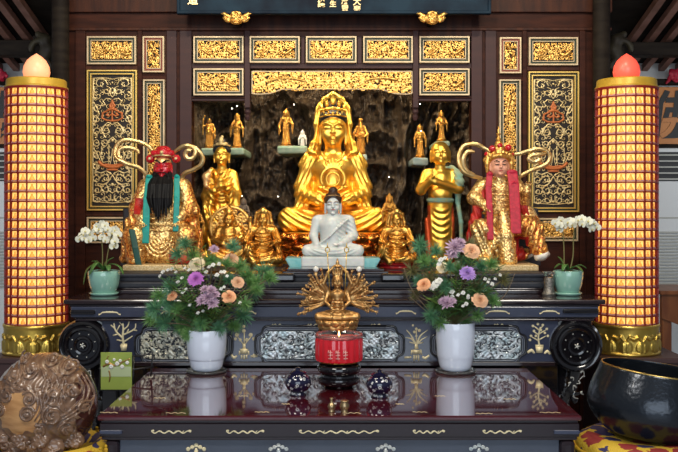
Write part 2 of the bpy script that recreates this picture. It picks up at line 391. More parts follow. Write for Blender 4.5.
for s, q, nm in ((-1, 43, 'left'), (1, 619, 'right')):
    S = Sculpt(.9, 2.)
    pl = [(q, 0, -42), (q + s * 1, 0, -26), (q - s * 5, 0, -14), (q - s * 2, 0, -4), (q + s * 5, 0, 2)]
    S.chain(pl, [9, 7, 7, 6, 3]); S.chain([(q + s * (2 + 9 * math.cos(a)), -3, -14 + 9 * math.sin(a)) for a in np.linspace(0, 5, 14)], [2.6, 1.6])
    S.chain([(q - s * (2 + 7 * math.cos(a)), -3, -32 + 7 * math.sin(a)) for a in np.linspace(0, 5, 12)], [2.4, 1.4])
    Yb = 6.82; sc = Yb / F
    me = S.mesh('carved_bracket', M['olive'], sc, (-CX * sc, 0, 0))
    o = link('carved_bracket', me, None, (0, Yb, Zz(36, Yb)));
    tag(o, 'olive carved scroll bracket under the eave, %s' % ('by the lantern with the peach bulb' if s < 0 else 'by the lantern with the coral red bulb'), 'bracket', 'carved eave brackets')

# timber screen wall with its opening
bm = bmesh.new()
wbox(bm, 66, 192, -80, 460, YW, YW + .10); wbox(bm, 471, 609, -80, 460, YW, YW + .10)
wbox(bm, 191, 472, -80, 31, YW, YW + .10, mi=1); wbox(bm, 64, 611, -80, 13, YW - .03, YW, mi=1); wbox(bm, 64, 611, 28, 31, YW - .02, YW, mi=1)
wbox(bm, 191, 472, 31, 37, YW, YW + .10, mi=1); wbox(bm, 191, 472, 63, 68.5, YW, YW + .10, mi=2); wbox(bm, 191, 250, 96, 101, YW, YW + .10, mi=2); wbox(bm, 413, 472, 96, 101, YW, YW + .10, mi=2)
wbox(bm, 250, 413, 36, 64, YW + .03, YW + .10); wbox(bm, 191, 250, 36, 97, YW + .03, YW + .10); wbox(bm, 413, 472, 36, 97, YW + .03, YW + .10)
for q0, q1, y1 in ((138, 142.5, 460), (167, 177, 460), (180, 192, 460), (471, 482, 460), (485, 496, 460), (522, 526.5, 460), (579, 585, 460), (76, 86, 460)): wbox(bm, q0, q1, 31, y1, YW - .018, YW, mi=2 if 165 < q0 < 490 else 0)
for q0, q1 in ((301, 305), (357, 362)): wbox(bm, q0, q1, 36, 64, YW - .005, YW + .08, mi=2)
wbox(bm, 86, 139, 65.5, 70.5, YW - .012, YW, mi=1); wbox(bm, 526, 579, 66.5, 71, YW - .012, YW, mi=1); wbox(bm, 86, 139, 211.5, 216, YW - .012, YW, mi=1); wbox(bm, 526, 579, 213, 218, YW - .012, YW, mi=1)
wbox(bm, 191, 246, 97, 98.5, YW - .01, YW, mi=1); wbox(bm, 417, 472, 97, 98.5, YW - .01, YW, mi=1)
struct(obj('wall_back', bm, [M['timber'], M['timber_h'], M['timber_p']]))
for q, nm in ((247.5, 'trim_7'), (415.5, 'trim_8')):                        # hanging posts with carved drops
    bm = bmesh.new(); wbox(bm, q - 2.8, q + 2.8, 31, 108, YW - .02, YW + .06)
    lathe(bm, [(0, -.075), (.012, -.07), (.02, -.05), (.012, -.035), (.022, -.02), (.016, 0), (.02, .012)], 16, (X(q, YW), YW + .015, Zz(109, YW)))
    struct(obj(nm, bm, M['timber_p'], smooth=False))

# rock grotto behind the opening
nx, nz = 300, 240
gx = np.linspace(-1.15, 1.1, nx); gz = np.linspace(1.05, 3.0, nz)
GX, GZ = np.meshgrid(gx, gz, indexing='ij')
wv = .18 * vnoise(GX * 3, GZ * 1.6, GX * 0 + 2.2, 3)
rd = 1 - np.abs(vnoise(GX * 5.5 + wv * 9, GZ * 1.5, GX * 0, 1)); rd2 = 1 - np.abs(vnoise(GX * 12 + wv * 16, GZ * 4.5, GX * 0, 5))
rd3 = 1 - np.abs(vnoise(GX * 27 + wv * 26, GZ * 11, GX * 0, 15))
GY = 6.86 - .27 * rd ** 2.5 - .13 * rd2 ** 2.5 - .045 * rd3 ** 2 - .045 * vnoise(GX * 26, GZ * 14, GX * 0, 8) - .028 * vnoise(GX * 55, GZ * 34, GX * 0, 9) - .03 * np.abs(vnoise(GX * 34 + wv * 30, GZ * 9, GX * 0, 11)) - .5 * np.clip((np.abs(GX + .04) - .72) / .45, 0, 1) ** 1.5 + .12 * np.clip((GZ - 2.3) / .4, 0, 1)
idx = np.arange(nx * nz).reshape(nx, nz)
Q = np.stack([idx[:-1, :-1], idx[1:, :-1], idx[1:, 1:], idx[:-1, 1:]], -1).reshape(-1, 4)
def rock_mat():
    m = bpy.data.materials.new('wet brown grotto rock'); m.use_nodes = True; nt = m.node_tree; b = nt.nodes['Principled BSDF']; L = nt.links
    tc = nt.nodes.new('ShaderNodeTexCoord'); mp = nt.nodes.new('ShaderNodeMapping'); mp.inputs['Scale'].default_value = (2.2, 2.2, .8); L.new(tc.outputs['Object'], mp.inputs['Vector'])
    n = nt.nodes.new('ShaderNodeTexNoise'); n.inputs['Scale'].default_value = 11; n.inputs['Detail'].default_value = 10; n.inputs['Roughness'].default_value = .72; L.new(mp.outputs['Vector'], n.inputs['Vector'])
    r = nt.nodes.new('ShaderNodeValToRGB'); e = r.color_ramp.elements
    e[0].position = .36; e[0].color = (.014, .010, .008, 1); e[1].position = .74; e[1].color = (.30, .20, .115, 1)
    q = e.new(.50); q.color = (.050, .031, .018, 1); q = e.new(.60); q.color = (.115, .084, .055, 1)
    L.new(n.outputs['Fac'], r.inputs['Fac']); L.new(r.outputs['Color'], b.inputs['Base Color']); b.inputs['Roughness'].default_value = .42
    n2 = nt.nodes.new('ShaderNodeTexNoise'); n2.inputs['Scale'].default_value = 40; n2.inputs['Detail'].default_value = 6; L.new(mp.outputs['Vector'], n2.inputs['Vector'])
    bp = nt.nodes.new('ShaderNodeBump'); bp.inputs['Strength'].default_value = .9; bp.inputs['Distance'].default_value = .02; L.new(n2.outputs['Fac'], bp.inputs['Height']); L.new(bp.outputs['Normal'], b.inputs['Normal'])
    return m
M['rock'] = rock_mat()
struct(link('rock_grotto', np_mesh('rock_grotto', np.stack([GX, GY, GZ], -1).reshape(-1, 3), Q, [M['rock']])))

# ------------------------------------------------------------------ gilt carvings set in the screen
def ring(bm, x0, x1, z0, z1, w, y0, y1, mi=0):
    """mitred picture-frame ring; y0 is the front"""
    o = [(x0, z0), (x1, z0), (x1, z1), (x0, z1)]; i = [(x0 + w, z0 + w), (x1 - w, z0 + w), (x1 - w, z1 - w), (x0 + w, z1 - w)]
    v = [[bm.verts.new((p[0], y, p[1])) for p in q] for q, y in ((o, y1), (o, y0 + w * .25), ([(a[0] * .8 + b[0] * .2, a[1] * .8 + b[1] * .2) for a, b in zip(o, i)], y0), ([(a[0] * .2 + b[0] * .8, a[1] * .2 + b[1] * .8) for a, b in zip(o, i)], y0), (i, y0 + w * .25), (i, y1))]
    for a, b in zip(v, v[1:]):
        for k in range(4): bm.faces.new((a[k], a[(k + 1) % 4], b[(k + 1) % 4], b[k])).material_index = mi
def spiral2(cx, cz, r, turns, ph, hand=1, n=None):
    n = n or int(8 * turns) + 3
    return [(cx + r * (1 - .85 * t) * math.cos(ph + hand * 2 * PI * turns * t), 0, cz + r * (1 - .85 * t) * math.sin(ph + hand * 2 * PI * turns * t)) for t in np.linspace(0, 1, n)]
SU = YW / F
def relief_scrolls(w, h, seed, mesh_name='relief', dragon=True, r=2.3, th=.46, hh=.42, outline=None):
    rnd = random.Random(seed); S = Sculpt(hh, .3)
    st = r * 1.35; z0_, z1_ = -h / 2 + r * .7, h / 2 - r * .7; nr_ = max(2, round((z1_ - z0_) / (st * .82)) + 1); row = 0
    for z in np.linspace(z0_, z1_, nr_):
        x = -w / 2 + r * .7 + (row % 2) * st * .5
        while x < w / 2 - r * .3:
            if outline is None or outline(x, z):
                rr = r * rnd.uniform(.75, 1.1); cx, cz = x + rnd.uniform(-.6, .6), z + rnd.uniform(-.5, .5)
                pts = spiral2(cx, cz, rr, rnd.uniform(.8, 1.4), rnd.uniform(0, 6.28), rnd.choice((-1, 1)))
                pts = [(max(-w / 2 + .4, min(w / 2 - .4, p[0])), -rnd.uniform(0, .5), max(-h / 2 + .4, min(h / 2 - .4, p[2]))) for p in pts]
                S.chain(pts, [th, th * 1.25, th * .8])
                if rnd.random() < .35: S.ell((cx, -.4, cz), (th * 1.5, th * 1.3, th * 1.5))
            x += st
        row += 1
    if dragon:
        a = min(w, h) * .22; L = max(w, h); ph = rnd.uniform(0, 6)
        pts = [(t * L * .40, -1.0, a * math.sin(ph + t * 4.2)) for t in np.linspace(-1, 1, 22)]
        if h > w: pts = [(p[2], p[1], p[0]) for p in pts]
        S.chain(pts[::2][:4], [.4, .9, .6], 1.); S.chain(pts[-6:], [.6, 1., 1.3], 1.)
        for p in pts[::2]: S.ell((p[0] + rnd.uniform(-2, 2), -.9, p[2] + rnd.uniform(-2.4, 2.4)), (rnd.uniform(.8, 1.5), .8, rnd.uniform(.7, 1.3)))
    return S.mesh(mesh_name, M['gold_carve'], SU)
REL = {}
def gilt_small(q0, q1, p0, p1, label, seed, trim='frame_green', key=None):
    w, h = q1 - q0, p1 - p0; c = P((q0 + q1) / 2, (p0 + p1) / 2, YW)
    t = thing('gilt_carving', label, 'carving', (c.x, YW, c.z), 0, 'gilt carvings set in the timber screen')
    hw, hz = w / 2 * SU, h / 2 * SU; u = SU
    bm = bmesh.new(); box2(bm, -hw + u, hw - u, -.012, .0, -hz + u, hz - u); obj('backing', bm, M['backing'], t)
    bm = bmesh.new(); ring(bm, -hw, hw, -hz, hz, 1.7 * u, -.034, .0); obj('frame', bm, M['frame_cream'], t)
    bm = bmesh.new(); ring(bm, -hw + 1.7 * u, hw - 1.7 * u, -hz + 1.7 * u, hz - 1.7 * u, 1.9 * u, -.022, .0); obj('inner_frame', bm, M[trim], t)
    bm = bmesh.new(); ring(bm, -hw + 3.6 * u, hw - 3.6 * u, -hz + 3.6 * u, hz - 3.6 * u, .8 * u, -.028, .0); obj('liner', bm, M['frame_cream'], t)
    key = key or (round(w), round(h), seed)
    if key not in REL: REL[key] = relief_scrolls(w - 9, h - 9, seed)
    link('relief', REL[key], t, (0, -.020, 0)); return t
col = ['over two small figures on one ledge', 'second from the tall red faced figure', 'straight above the large gold seated figure', 'second from the figure with red tassels', 'above the bald praying figure']
for i, q in enumerate(((194, 244), (250, 300), (306, 356.5), (363, 412.5), (419, 469))):
    gilt_small(q[0], q[1], 37, 63.5, 'horizontal gilt carving in the upper row, ' + col[i], i, key=('h', i % 3))
gilt_small(194, 244, 69, 96, 'horizontal gilt carving in the lower row above the two small figures on one ledge', 11, key=('h', 0))
gilt_small(419, 469, 69, 96, 'horizontal gilt carving in the lower row above the bald praying figure', 12, key=('h', 1))
gilt_small(88, 137, 37, 65, 'horizontal gilt carving over the tall scroll carving beside the peach bulb lantern', 13, key=('h', 2))
gilt_small(528, 577, 38, 66, 'horizontal gilt carving over the tall scroll carving beside the coral bulb lantern', 14, key=('h', 1))
gilt_small(143.5, 165, 37, 73, 'short upright gilt carving with reddish edge above the red faced figure', 15, 'frame_red', key=('v', 0))
gilt_small(499, 520.5, 38, 74, 'short upright gilt carving with reddish edge above the pink faced figure', 16, 'frame_red', key=('v', 0))
gilt_small(144, 165.5, 80, 212, 'narrow upright gilt carving partly behind the red faced figure', 17, key=('l', 0))
gilt_small(498.5, 520, 80, 212, 'narrow upright gilt carving partly behind the pink faced figure', 18, key=('l', 0))
gilt_small(88, 137, 217, 243, 'low gilt carving half hidden behind the drooping white orchid sprays', 19, key=('h', 0))
gilt_small(528, 577, 218, 241, 'low gilt carving behind the arching white orchid', 20, key=('h', 2))

def big_panel_relief():
    S = Sculpt(.42, .2); th = .56
    def both(pts, r=th):
        S.chain([(p[0], 0, p[1]) for p in pts], r); S.chain([(-p[0], 0, p[1]) for p in pts], r)
    def sp(cx, cz, r, turns, ph, hand): 
        p = [(a[0], a[2]) for a in spiral2(cx, cz, r, turns, ph, hand)]; both(p, [th, th * .8])
    H = 61                      # half height; x half width 17
    for cx, cz, r, t, ph, hd in ((10, 54, 5.5, 1.3, PI, -1), (5, 47, 4.5, 1.2, 1.6, 1), (12.5, 42, 4.2, 1.3, 1.5, -1), (12, 31, 4.2, 1.2, -1.5, 1), (13, 20, 3.8, 1.2, 1.5, -1), (12.5, 9, 4, 1.2, -1.5, 1), (5.5, 9.5, 5., 1.5, 2.0, -1),
                                 (13, -3, 3.8, 1.2, 1.5, -1), (6, -2, 3.8, 1.2, -1.6, 1), (12.5, -13, 4.3, 1.2, -1.5, 1), (13, -25, 3.8, 1.2, 1.5, -1), (6, -36, 4.4, 1.2, 0, 1), (13, -36, 3.8, 1.2, -1.5, 1), (5.5, -46, 4.5, 1.3, 1.6, -1), (12.5, -47, 4.2, 1.3, 1.5, 1), (5, -55, 4, 1.1, 2.6, 1), (12.5, -56, 4, 1.1, .6, -1)):
        sp(cx, cz, r, t, ph, hd)
    both([(0, 58), (4, 59), (9, 59.5), (15.5, 59), (16, 52), (15.5, 46)]); both([(16.5, 58), (16.5, -58), (0, -59.5)], .5)
    both([(0, 50), (3, 47), (1.5, 43), (0, 41)], .5); both([(1, 39), (5, 40), (8, 37), (6, 34), (10, 33)])
    both([(0, 15), (4, 17), (7, 14), (9, 8), (6, 3)]); both([(0, 3), (3, 0), (5, -5), (9, -8), (10, -16)])
    both([(3, -4), (3, -20)], .6); both([(0, -8), (1.2, -20)], .45); both([(3, -20), (8, -21), (10, -16)], .5); both([(1, -32), (5, -29), (10, -31), (15, -29)]); both([(0, -33), (4, -40), (8, -42), (12, -41)]); both([(0, -50), (3, -48), (5, -50)])
    both([(15.5, 36), (11, 25), (15.5, 15)], .5); both([(15.5, -8), (10, -20), (15, -31)], .5)
    for z, r in ((55, 1.), (45, 1.2), (0, 1.3), (-42, 1.3), (-57, 1.)): S.ell((0, 0, z), (r, .8, r * 1.3))
    rn = random.Random(8)
    for j in range(24):
        for i in range(3):
            th = .40; sp(3.2 + i * 5.2 + rn.uniform(-.8, .8), -57 + j * 5 + rn.uniform(-1, 1), rn.uniform(1.6, 2.5), 1.0, rn.uniform(0, 6.3), rn.choice((-1, 1)))
    gold = S.mesh('scrollwork', M['gold_pale'], SU)
    S = Sculpt(.42, .3)                                                        # orange lantern-like motif and dish
    def both2(pts, r): S.chain([(p[0], -.6, p[1]) for p in pts], r); S.chain([(-p[0], -.6, p[1]) for p in pts], r)
    both2([(0, 37), (2, 33), (1, 30), (4, 28), (8, 26), (8.5, 21), (5, 19), (0, 18.5)], .9); both2([(0, 25), (3, 23), (5, 24), (3, 26)], .8); both2([(0, 30), (3, 29)], 1.4); S.chain([(0, -.6, 38), (0, -.6, 20)], .8)
    red = S.mesh('lantern_motif', M['orange'], SU)
    S = Sculpt(.42, .3); both2([(0, -25.5), (5, -25), (9, -23), (11, -20.5)], 1.5); both2([(0, -28), (4, -28)], .9); both2([(0, -23.5), (6, -22.5)], .6)
    return gold, red, S.mesh('dish_motif', M['orange'], SU)
BPR = big_panel_relief()
for q0, q1, p0, p1, lab in ((88, 138, 70.5, 210.5, 'tall openwork scroll carving with orange dish behind the bearded figure'), (527.5, 578, 72, 212, 'tall openwork scroll carving with orange dish behind the crowned pink faced figure')):
    w, h = q1 - q0, p1 - p0; c = P((q0 + q1) / 2, (p0 + p1) / 2, YW); u = SU
    t = thing('gilt_carving', lab, 'carving', (c.x, YW, c.z), 0, 'gilt carvings set in the timber screen'); hw, hz = w / 2 * u, h / 2 * u
    bm = bmesh.new(); box2(bm, -hw + u, hw - u, -.012, .0, -hz + u, hz - u); obj('backing', bm, M['backing'], t)
    bm = bmesh.new(); ring(bm, -hw, hw, -hz, hz, 1.6 * u, -.034, .0); obj('frame', bm, M['frame_gold'], t)
    bm = bmesh.new(); ring(bm, -hw + 1.6 * u, hw - 1.6 * u, -hz + 1.6 * u, hz - 1.6 * u, 1.7 * u, -.020, .0); obj('inner_frame', bm, M['frame_green'], t)
    bm = bmesh.new(); ring(bm, -hw + 3.3 * u, hw - 3.3 * u, -hz + 3.3 * u, hz - 3.3 * u, 1.3 * u, -.030, .0); obj('liner', bm, M['frame_gold'], t)
    for nm, me in zip(('scrollwork', 'lantern_motif', 'dish_motif'), BPR): 
        o = link(nm, me, t, (0, -.016, 0)); o.scale = (1.18, 1, 1.05)

# carved valance across the middle opening
def val_out(x, z):
    return z > (-6.2 if abs(x) < 48 else (-6.2 - 3.2 * min(1, (abs(x) - 48) / 10)))
me = relief_scrolls(160, 21, 77, 'carving', True, 2.5, .58, .5, val_out)
c = P(332, 82.5, YW); t = thing('gilt_valance', 'long gilt dragon valance with scalloped lower edge above the grotto', 'carving', (c.x, YW, c.z))
link('carving', me, t, (0, .0, 0))
S = Sculpt(.62, .3)
low = [(-80, 11), (-80, -11), (-74, -11.8), (-62, -11), (-56, -9), (-50, -6.8), (0, -6.5), (50, -6.8), (56, -9), (62, -11), (74, -11.8), (80, -11), (80, 11), (-80, 11)]
S.chain([(p[0], -.3, p[1]) for p in low], .75); link('edging', S.mesh('edging', M['frame_cream'], SU), t)
bm = bmesh.new(); prism(bm, [(p[0] * SU, p[1] * SU) for p in low[:-1]], .008, .02); obj('backing', bm, M['backing'], t)

# plaque and its two gilt clasps
YP = 5.72
t = thing('plaque', 'blue black lacquer plaque with gilt characters hung over the screen', 'plaque', (X(334, YP), YP, Zz(14, YP)))
u = YP / F; bm = bmesh.new(); box2(bm, -157 * u, 157 * u, 0, .04, 0, .55, .004); obj('board', bm, M['plaque'], t)
bm = bmesh.new(); ring(bm, -157 * u, 157 * u, 0, .55, 3.2 * u, -.012, .01); obj('border', bm, M['plaque'], t)
for q in (-110, 110):
    bm = bmesh.new(); tube(bm, [(q * u, .03, .3), (q * u, .21, .3)], .012, 8); obj('hanger', bm, M['dark'], t)
def text_mesh(s, size, m, depth=.004, shear=0., bold=0.):
    cu = bpy.data.curves.new('glyph', 'FONT'); cu.body = s; cu.size = size; cu.extrude = depth; cu.align_x = 'CENTER'; cu.align_y = 'CENTER'; cu.shear = shear; cu.offset = bold
    o = bpy.data.objects.new('glyph', cu); C.objects.link(o); dg = bpy.context.evaluated_depsgraph_get(); dg.update()
    me = bpy.data.meshes.new_from_object(o.evaluated_get(dg)); bpy.data.objects.remove(o); me.materials.clear(); me.materials.append(m)
    me.transform(Matrix.Rotation(PI / 2, 4, 'X')); return me
M['gilt_char'] = mat('gilt character', (.82, .62, .32), .4, .5)
for s, q, p, sz in (('大', 357, 2.2, 8.5), ('悲', 357, 10, 7.6), ('濟', 345, 1.5, 8), ('眾', 345, 9.3, 7.6), ('生', 333, 4.5, 7.), ('議', 321.3, 4.4, 7.6), ('道', 193, .6, 11)):
    link('character', text_mesh(s, sz * u, M['gilt_char'], .003, .0, .0006), t, ((q - 334) * u, -.004, (14 - p) * u))
S = Sculpt(.4, .8)
S.ell((0, 0, 0), (7.5, 4, 6.2)).ell((0, -2.5, -3), (4.6, 3, 2.4)).ell((0, -3, -5), (3, 2, 1.6))
for s in (-1, 1):
    S.ell((s * 2.8, -3.6, 1.2), (1.7, 1.2, 1.5)).ell((s * 3.4, -3.3, 3.6), (2.2, 1.2, .9)).ell((s * 9, -.5, .5), (4, 2, 3.6)).chain([(s * 8, -1, 2), (s * 12, -.5, 4.5), (s * 15, 0, 5)], [2, 1.6, .8]).chain([(s * 9, -1, -1), (s * 13, -.5, .5)], [1.8, .9]).chain([(s * 8, -1, -3), (s * 11, -.5, -2.6)], [1.6, .7])
    S.ell((s * 9.5, -2.2, .2), (1.1, 1.2, 1.1), mode='s', k=.4).ell((s * 2.8, -4.8, 1.2), (.6, .8, .6), mode='s', k=.2)
S.ell((0, -4, -3.8), (2.4, 1.6, .7), mode='s', k=.3).ell((0, -3.8, -.6), (1.6, 1.2, 1.1)).chain([(-4, -3, 5), (0, -3.6, 5.8), (4, -3, 5)], 1.)
me = S.mesh('gilt_clasp', M['gold_carve'], u)
for q, lab in ((236.5, 'gilt winged beast head clasp under the plaque on the side of the red faced figure'), (432, 'gilt winged beast head clasp under the plaque on the side of the bald praying figure')):
    o = link('gilt_clasp', me, None, (X(q, YP), YP - .005, Zz(18.5, YP))); tag(o, lab, 'clasp', 'gilt clasps under the plaque'); bm = bmesh.new(); tube(bm, [(0, .01, 0), (0, .21, 0)], .014, 10); obj('peg', bm, M['dark'], o, smooth=True)

# ------------------------------------------------------------------ back halls: air conditioners, boards, desk
for s, qc, q_, lab in ((1, 686, 'beside', 'white floor air conditioner behind the lantern with the coral red bulb'), (-1, -10, 'x', 'white floor air conditioner behind the lantern with the peach bulb')):
    Ya = 7.165; t = thing('air_conditioner', lab, 'air conditioner', (X(qc, Ya), Ya + .2, 0), 0, 'air conditioners in the side halls'); hw = .30; zt = Zz(148, Ya)
    bm = bmesh.new(); box2(bm, -hw, hw, -.2, .2, .0, zt, .015); obj('housing', bm, M['ac'], t)
    bm = bmesh.new()
    box2(bm, -hw + .03, hw - .03, -.206, -.19, Zz(181, Ya), Zz(152, Ya))
    obj('outlet', bm, M['ac_dark'], t)
    for k in range(5):
        bm = bmesh.new(); box2(bm, -hw + .035, hw - .035, -.222, -.205, Zz(180 - k * 6, Ya), Zz(180 - k * 6, Ya) + .012, .002); obj('louvre', bm, M['ac_grey'], t)
    bm = bmesh.new(); box2(bm, -hw, hw, -.204, -.19, Zz(218.5, Ya), Zz(217, Ya)); obj('seam', bm, M['ac_grey'], t)
    bm = bmesh.new()
    for k in range(18): box2(bm, -hw + .05, hw - .03, -.212, -.197, Zz(232 + k * 3.2, Ya) - .008, Zz(232 + k * 3.2, Ya) + .004)
    obj('intake_grille', bm, M['ac_grey'], t)
for s, q0, q1, lab in ((1, 655, 735, 'orange lacquer board with black brush character behind the coral bulb lantern'), (-1, -62, 14, 'orange lacquer board with black character behind the peach bulb lantern')):
    Ys = 7.54; u7 = Ys / F; t = thing('calligraphy_board', lab, 'sign', (X((q0 + q1) / 2, Ys), Ys, Zz(145, Ys)), 0, 'orange calligraphy boards'); hw = (q1 - q0) / 2 * u7
    bm = bmesh.new(); box2(bm, -hw, hw, 0, .04, 0, 58 * u7, .004); obj('board', bm, M['sign_orange'], t)
    bm = bmesh.new(); ring(bm, -hw - .02, hw + .02, -5 * u7, 66 * u7, 6 * u7, -.02, .03); obj('border', bm, M['dark'], t)
    me = text_mesh('佛', 50 * u7, M['ink'], .003, .12, .008); link('character', me, t, ((672 - (q0 + q1) / 2) * u7 if s > 0 else .10, -.004, 27 * u7))
    S = Sculpt(.8, 1.); rnd = random.Random(3)
    for k in range(16):
        a = k * 2.4; r = 5.5 * math.sqrt(k / 16); S.ell((r * math.cos(a) * 1.5, -3 + rnd.uniform(-1, 1), r * math.sin(a)), (3.2, 1.2, 2.4), rot=rotm('Y', k * 40) @ rotm('Z', 30))
    S.chain([(-6, 0, -4), (-9, 0, -8)], [2, 1]); 
    o = link('red_bow', S.mesh('red_bow', M['crimson'], u7), None, (X(674 if s > 0 else 1, Ys), Ys - .03, Zz(76, Ys))); tag(o, 'red ribbon rosette on the orange board behind the %s bulb lantern' % ('coral red' if s > 0 else 'peach'), 'ribbon', 'red rosettes')
t = thing('wooden_desk', 'orange brown wooden desk beyond the coral bulb lantern', 'desk', (2.45, 6.2, 0))
bm = bmesh.new(); box2(bm, -.42, .5, -.2, .3, Zz(295, 6) , Zz(291, 6), .006); obj('desk_top', bm, M['wood_desk'], t)
bm = bmesh.new(); prism(bm, [(-.40, Zz(295, 6)), (.5, Zz(295, 6)), (.5, Zz(338, 6)), (-.2, Zz(331, 6)), (-.40, Zz(319, 6))], -.17, -.14); obj('apron', bm, M['wood_desk'], t)
for sx in (-.36, .42):
    for sy in (-.12, .24):
        bm = bmesh.new(); box2(bm, sx - .03, sx + .03, sy - .03, sy + .03, 0, Zz(295, 6), .005); obj('leg', bm, M['wood_desk'], t)

# ------------------------------------------------------------------ tower lanterns
M['niche'] = mat('lit amber niche', (.9, .55, .2), .5, emit=(1, .52, .11), estr=1.15)
M['niche_fig'] = mat('amber figurine', (.75, .36, .06), .35, emit=(1, .36, .04), estr=.5)
M['lantern_red'] = mat('red lantern lattice', (.20, .008, .006), .4, 0, emit=None)
M['name_tag'] = mat('pink name strip', (.50, .24, .22), .5)
YL = 5.2; UL = YL / F
def cyl_grid(name, fr, nth, nz_, z0, z1, m):
    th = np.linspace(0, 2 * PI, nth, endpoint=False); zz = np.linspace(z0, z1, nz_); T, Zg = np.meshgrid(th, zz, indexing='ij'); R = fr(T, Zg)
    V = np.stack([R * np.cos(T), R * np.sin(T), Zg], -1).reshape(-1, 3); ii = np.arange(nth * nz_).reshape(nth, nz_); jj = np.roll(ii, -1, 0)
    return np_mesh(name, V, np.stack([ii[:, :-1], jj[:, :-1], jj[:, 1:], ii[:, 1:]], -1).reshape(-1, 4), [m])
ROWS, COLS = 25, 20; zb = Zz(323, YL); zt = Zz(89.5, YL); RP = (zt - zb) / ROWS; RL = 30.5 * UL
def fig_bump(T, Zg):
    a = (T / (2 * PI) * COLS) % 1 - .5; b = ((Zg - zb) / RP) % 1
    body = np.maximum(0, 1 - (a / .26) ** 2 - ((b - .36) / .26) ** 2); head = np.maximum(0, 1 - (a / .11) ** 2 - ((b - .68) / .13) ** 2); knee = np.maximum(0, 1 - (a / .36) ** 2 - ((b - .24) / .13) ** 2)
    return RL - .0125 + .010 * np.sqrt(np.maximum(np.maximum(body, head), knee)) - .002
fig_me = cyl_grid('niche_figurine', fig_bump, COLS * 14, ROWS * 9, zb, zt, M['niche_fig'])
wall_me = cyl_grid('niche_drum', lambda T, Z_: RL - .0125 + 0 * T, COLS * 3, 3, zb, zt, M['niche'])
bm = bmesh.new()
for k in range(ROWS + 1):
    z = zb + k * RP; h_ = .0036 if 0 < k < ROWS else .008
    lathe(bm, [(RL - .014, z - h_), (RL + .001, z - h_), (RL + .002, z), (RL + .001, z + h_), (RL - .014, z + h_)], COLS * 3, close=False)
bm2 = bm; lat_me = bpy.data.meshes.new('lattice')
for k in range(COLS):
    a = 2 * PI * (k) / COLS; bx(bm, (math.cos(a) * (RL - .006), math.sin(a) * (RL - .006), (zb + zt) / 2), (.013, .0062, zt - zb), 0, rotm('Z', math.degrees(a)))
bmesh.ops.recalc_face_normals(bm, faces=bm.faces); bm.to_mesh(lat_me); bm.free(); lat_me.materials.append(M['lantern_red'])
bm = bmesh.new()
for k in range(ROWS):
    z = zb + k * RP + .0045; lathe(bm, [(RL - .010, z), (RL - .005, z), (RL - .006, z + RP * .17), (RL - .012, z + RP * .17)], COLS * 3, close=False)
tag_me = bpy.data.meshes.new('name_strip'); bmesh.ops.recalc_face_normals(bm, faces=bm.faces); bm.to_mesh(tag_me); bm.free(); tag_me.materials.append(M['name_tag'])
def lantern_base():
    S = Sculpt(.8, 1.2); hB = 30
    S.func(lambda x, y, z: np.maximum(np.sqrt(x ** 2 + y ** 2) - (31.5 - .6 * np.sin(np.clip(z / hB, 0, 1) * PI)), np.abs(z - hB / 2) - hB / 2), (-33, -33, 0), (33, 33, hB), 0)
    S.torus((0, 0, 1.5), 31.5, 1.6, 2).torus((0, 0, hB - 2), 31, 1.3, 2)
    for k in range(12):
        a = 2 * PI * k / 12 + .2; ca, sa = math.cos(a), math.sin(a); tx, ty = -sa, ca
        R = Matrix((( -sa, ca, 0), (ca, sa, 0), (0, 0, 1))).transposed()
        S.ell((30.8 * ca, 30.8 * sa, 8.5), (6.4, 1.9, 7.2), k=.6, rot=R)
        for w in (-1, 1): S.cap((32.4 * ca + w * 2.2 * tx, 32.4 * sa + w * 2.2 * ty, 4), (32.4 * ca + w * 2.2 * tx, 32.4 * sa + w * 2.2 * ty, 12), .7, k=.4)
        b = a + PI / 12; cb, sb = math.cos(b), math.sin(b); tx, ty = -sb, cb
        S.chain([(31.2 * cb + w * tx, 31.2 * sb + w * ty, z) for w, z in ((-7, 15), (-4, 19), (0, 17), (4, 19), (7, 15))], [.7, 1.3, 1.8, 1.3, .7], k=.5)
    return S.mesh('lotus_foot', M['brass'], UL)
base_me = lantern_base()
M['bulb_peach'] = mat('glowing peach bulb', (.9, .4, .25), .35, emit=(1, .33, .14), estr=.85)
M['bulb_coral'] = mat('glowing coral bulb', (.8, .1, .07), .35, emit=(1, .085, .05), estr=.70)
M['cap_gold'] = M['gold_paint']
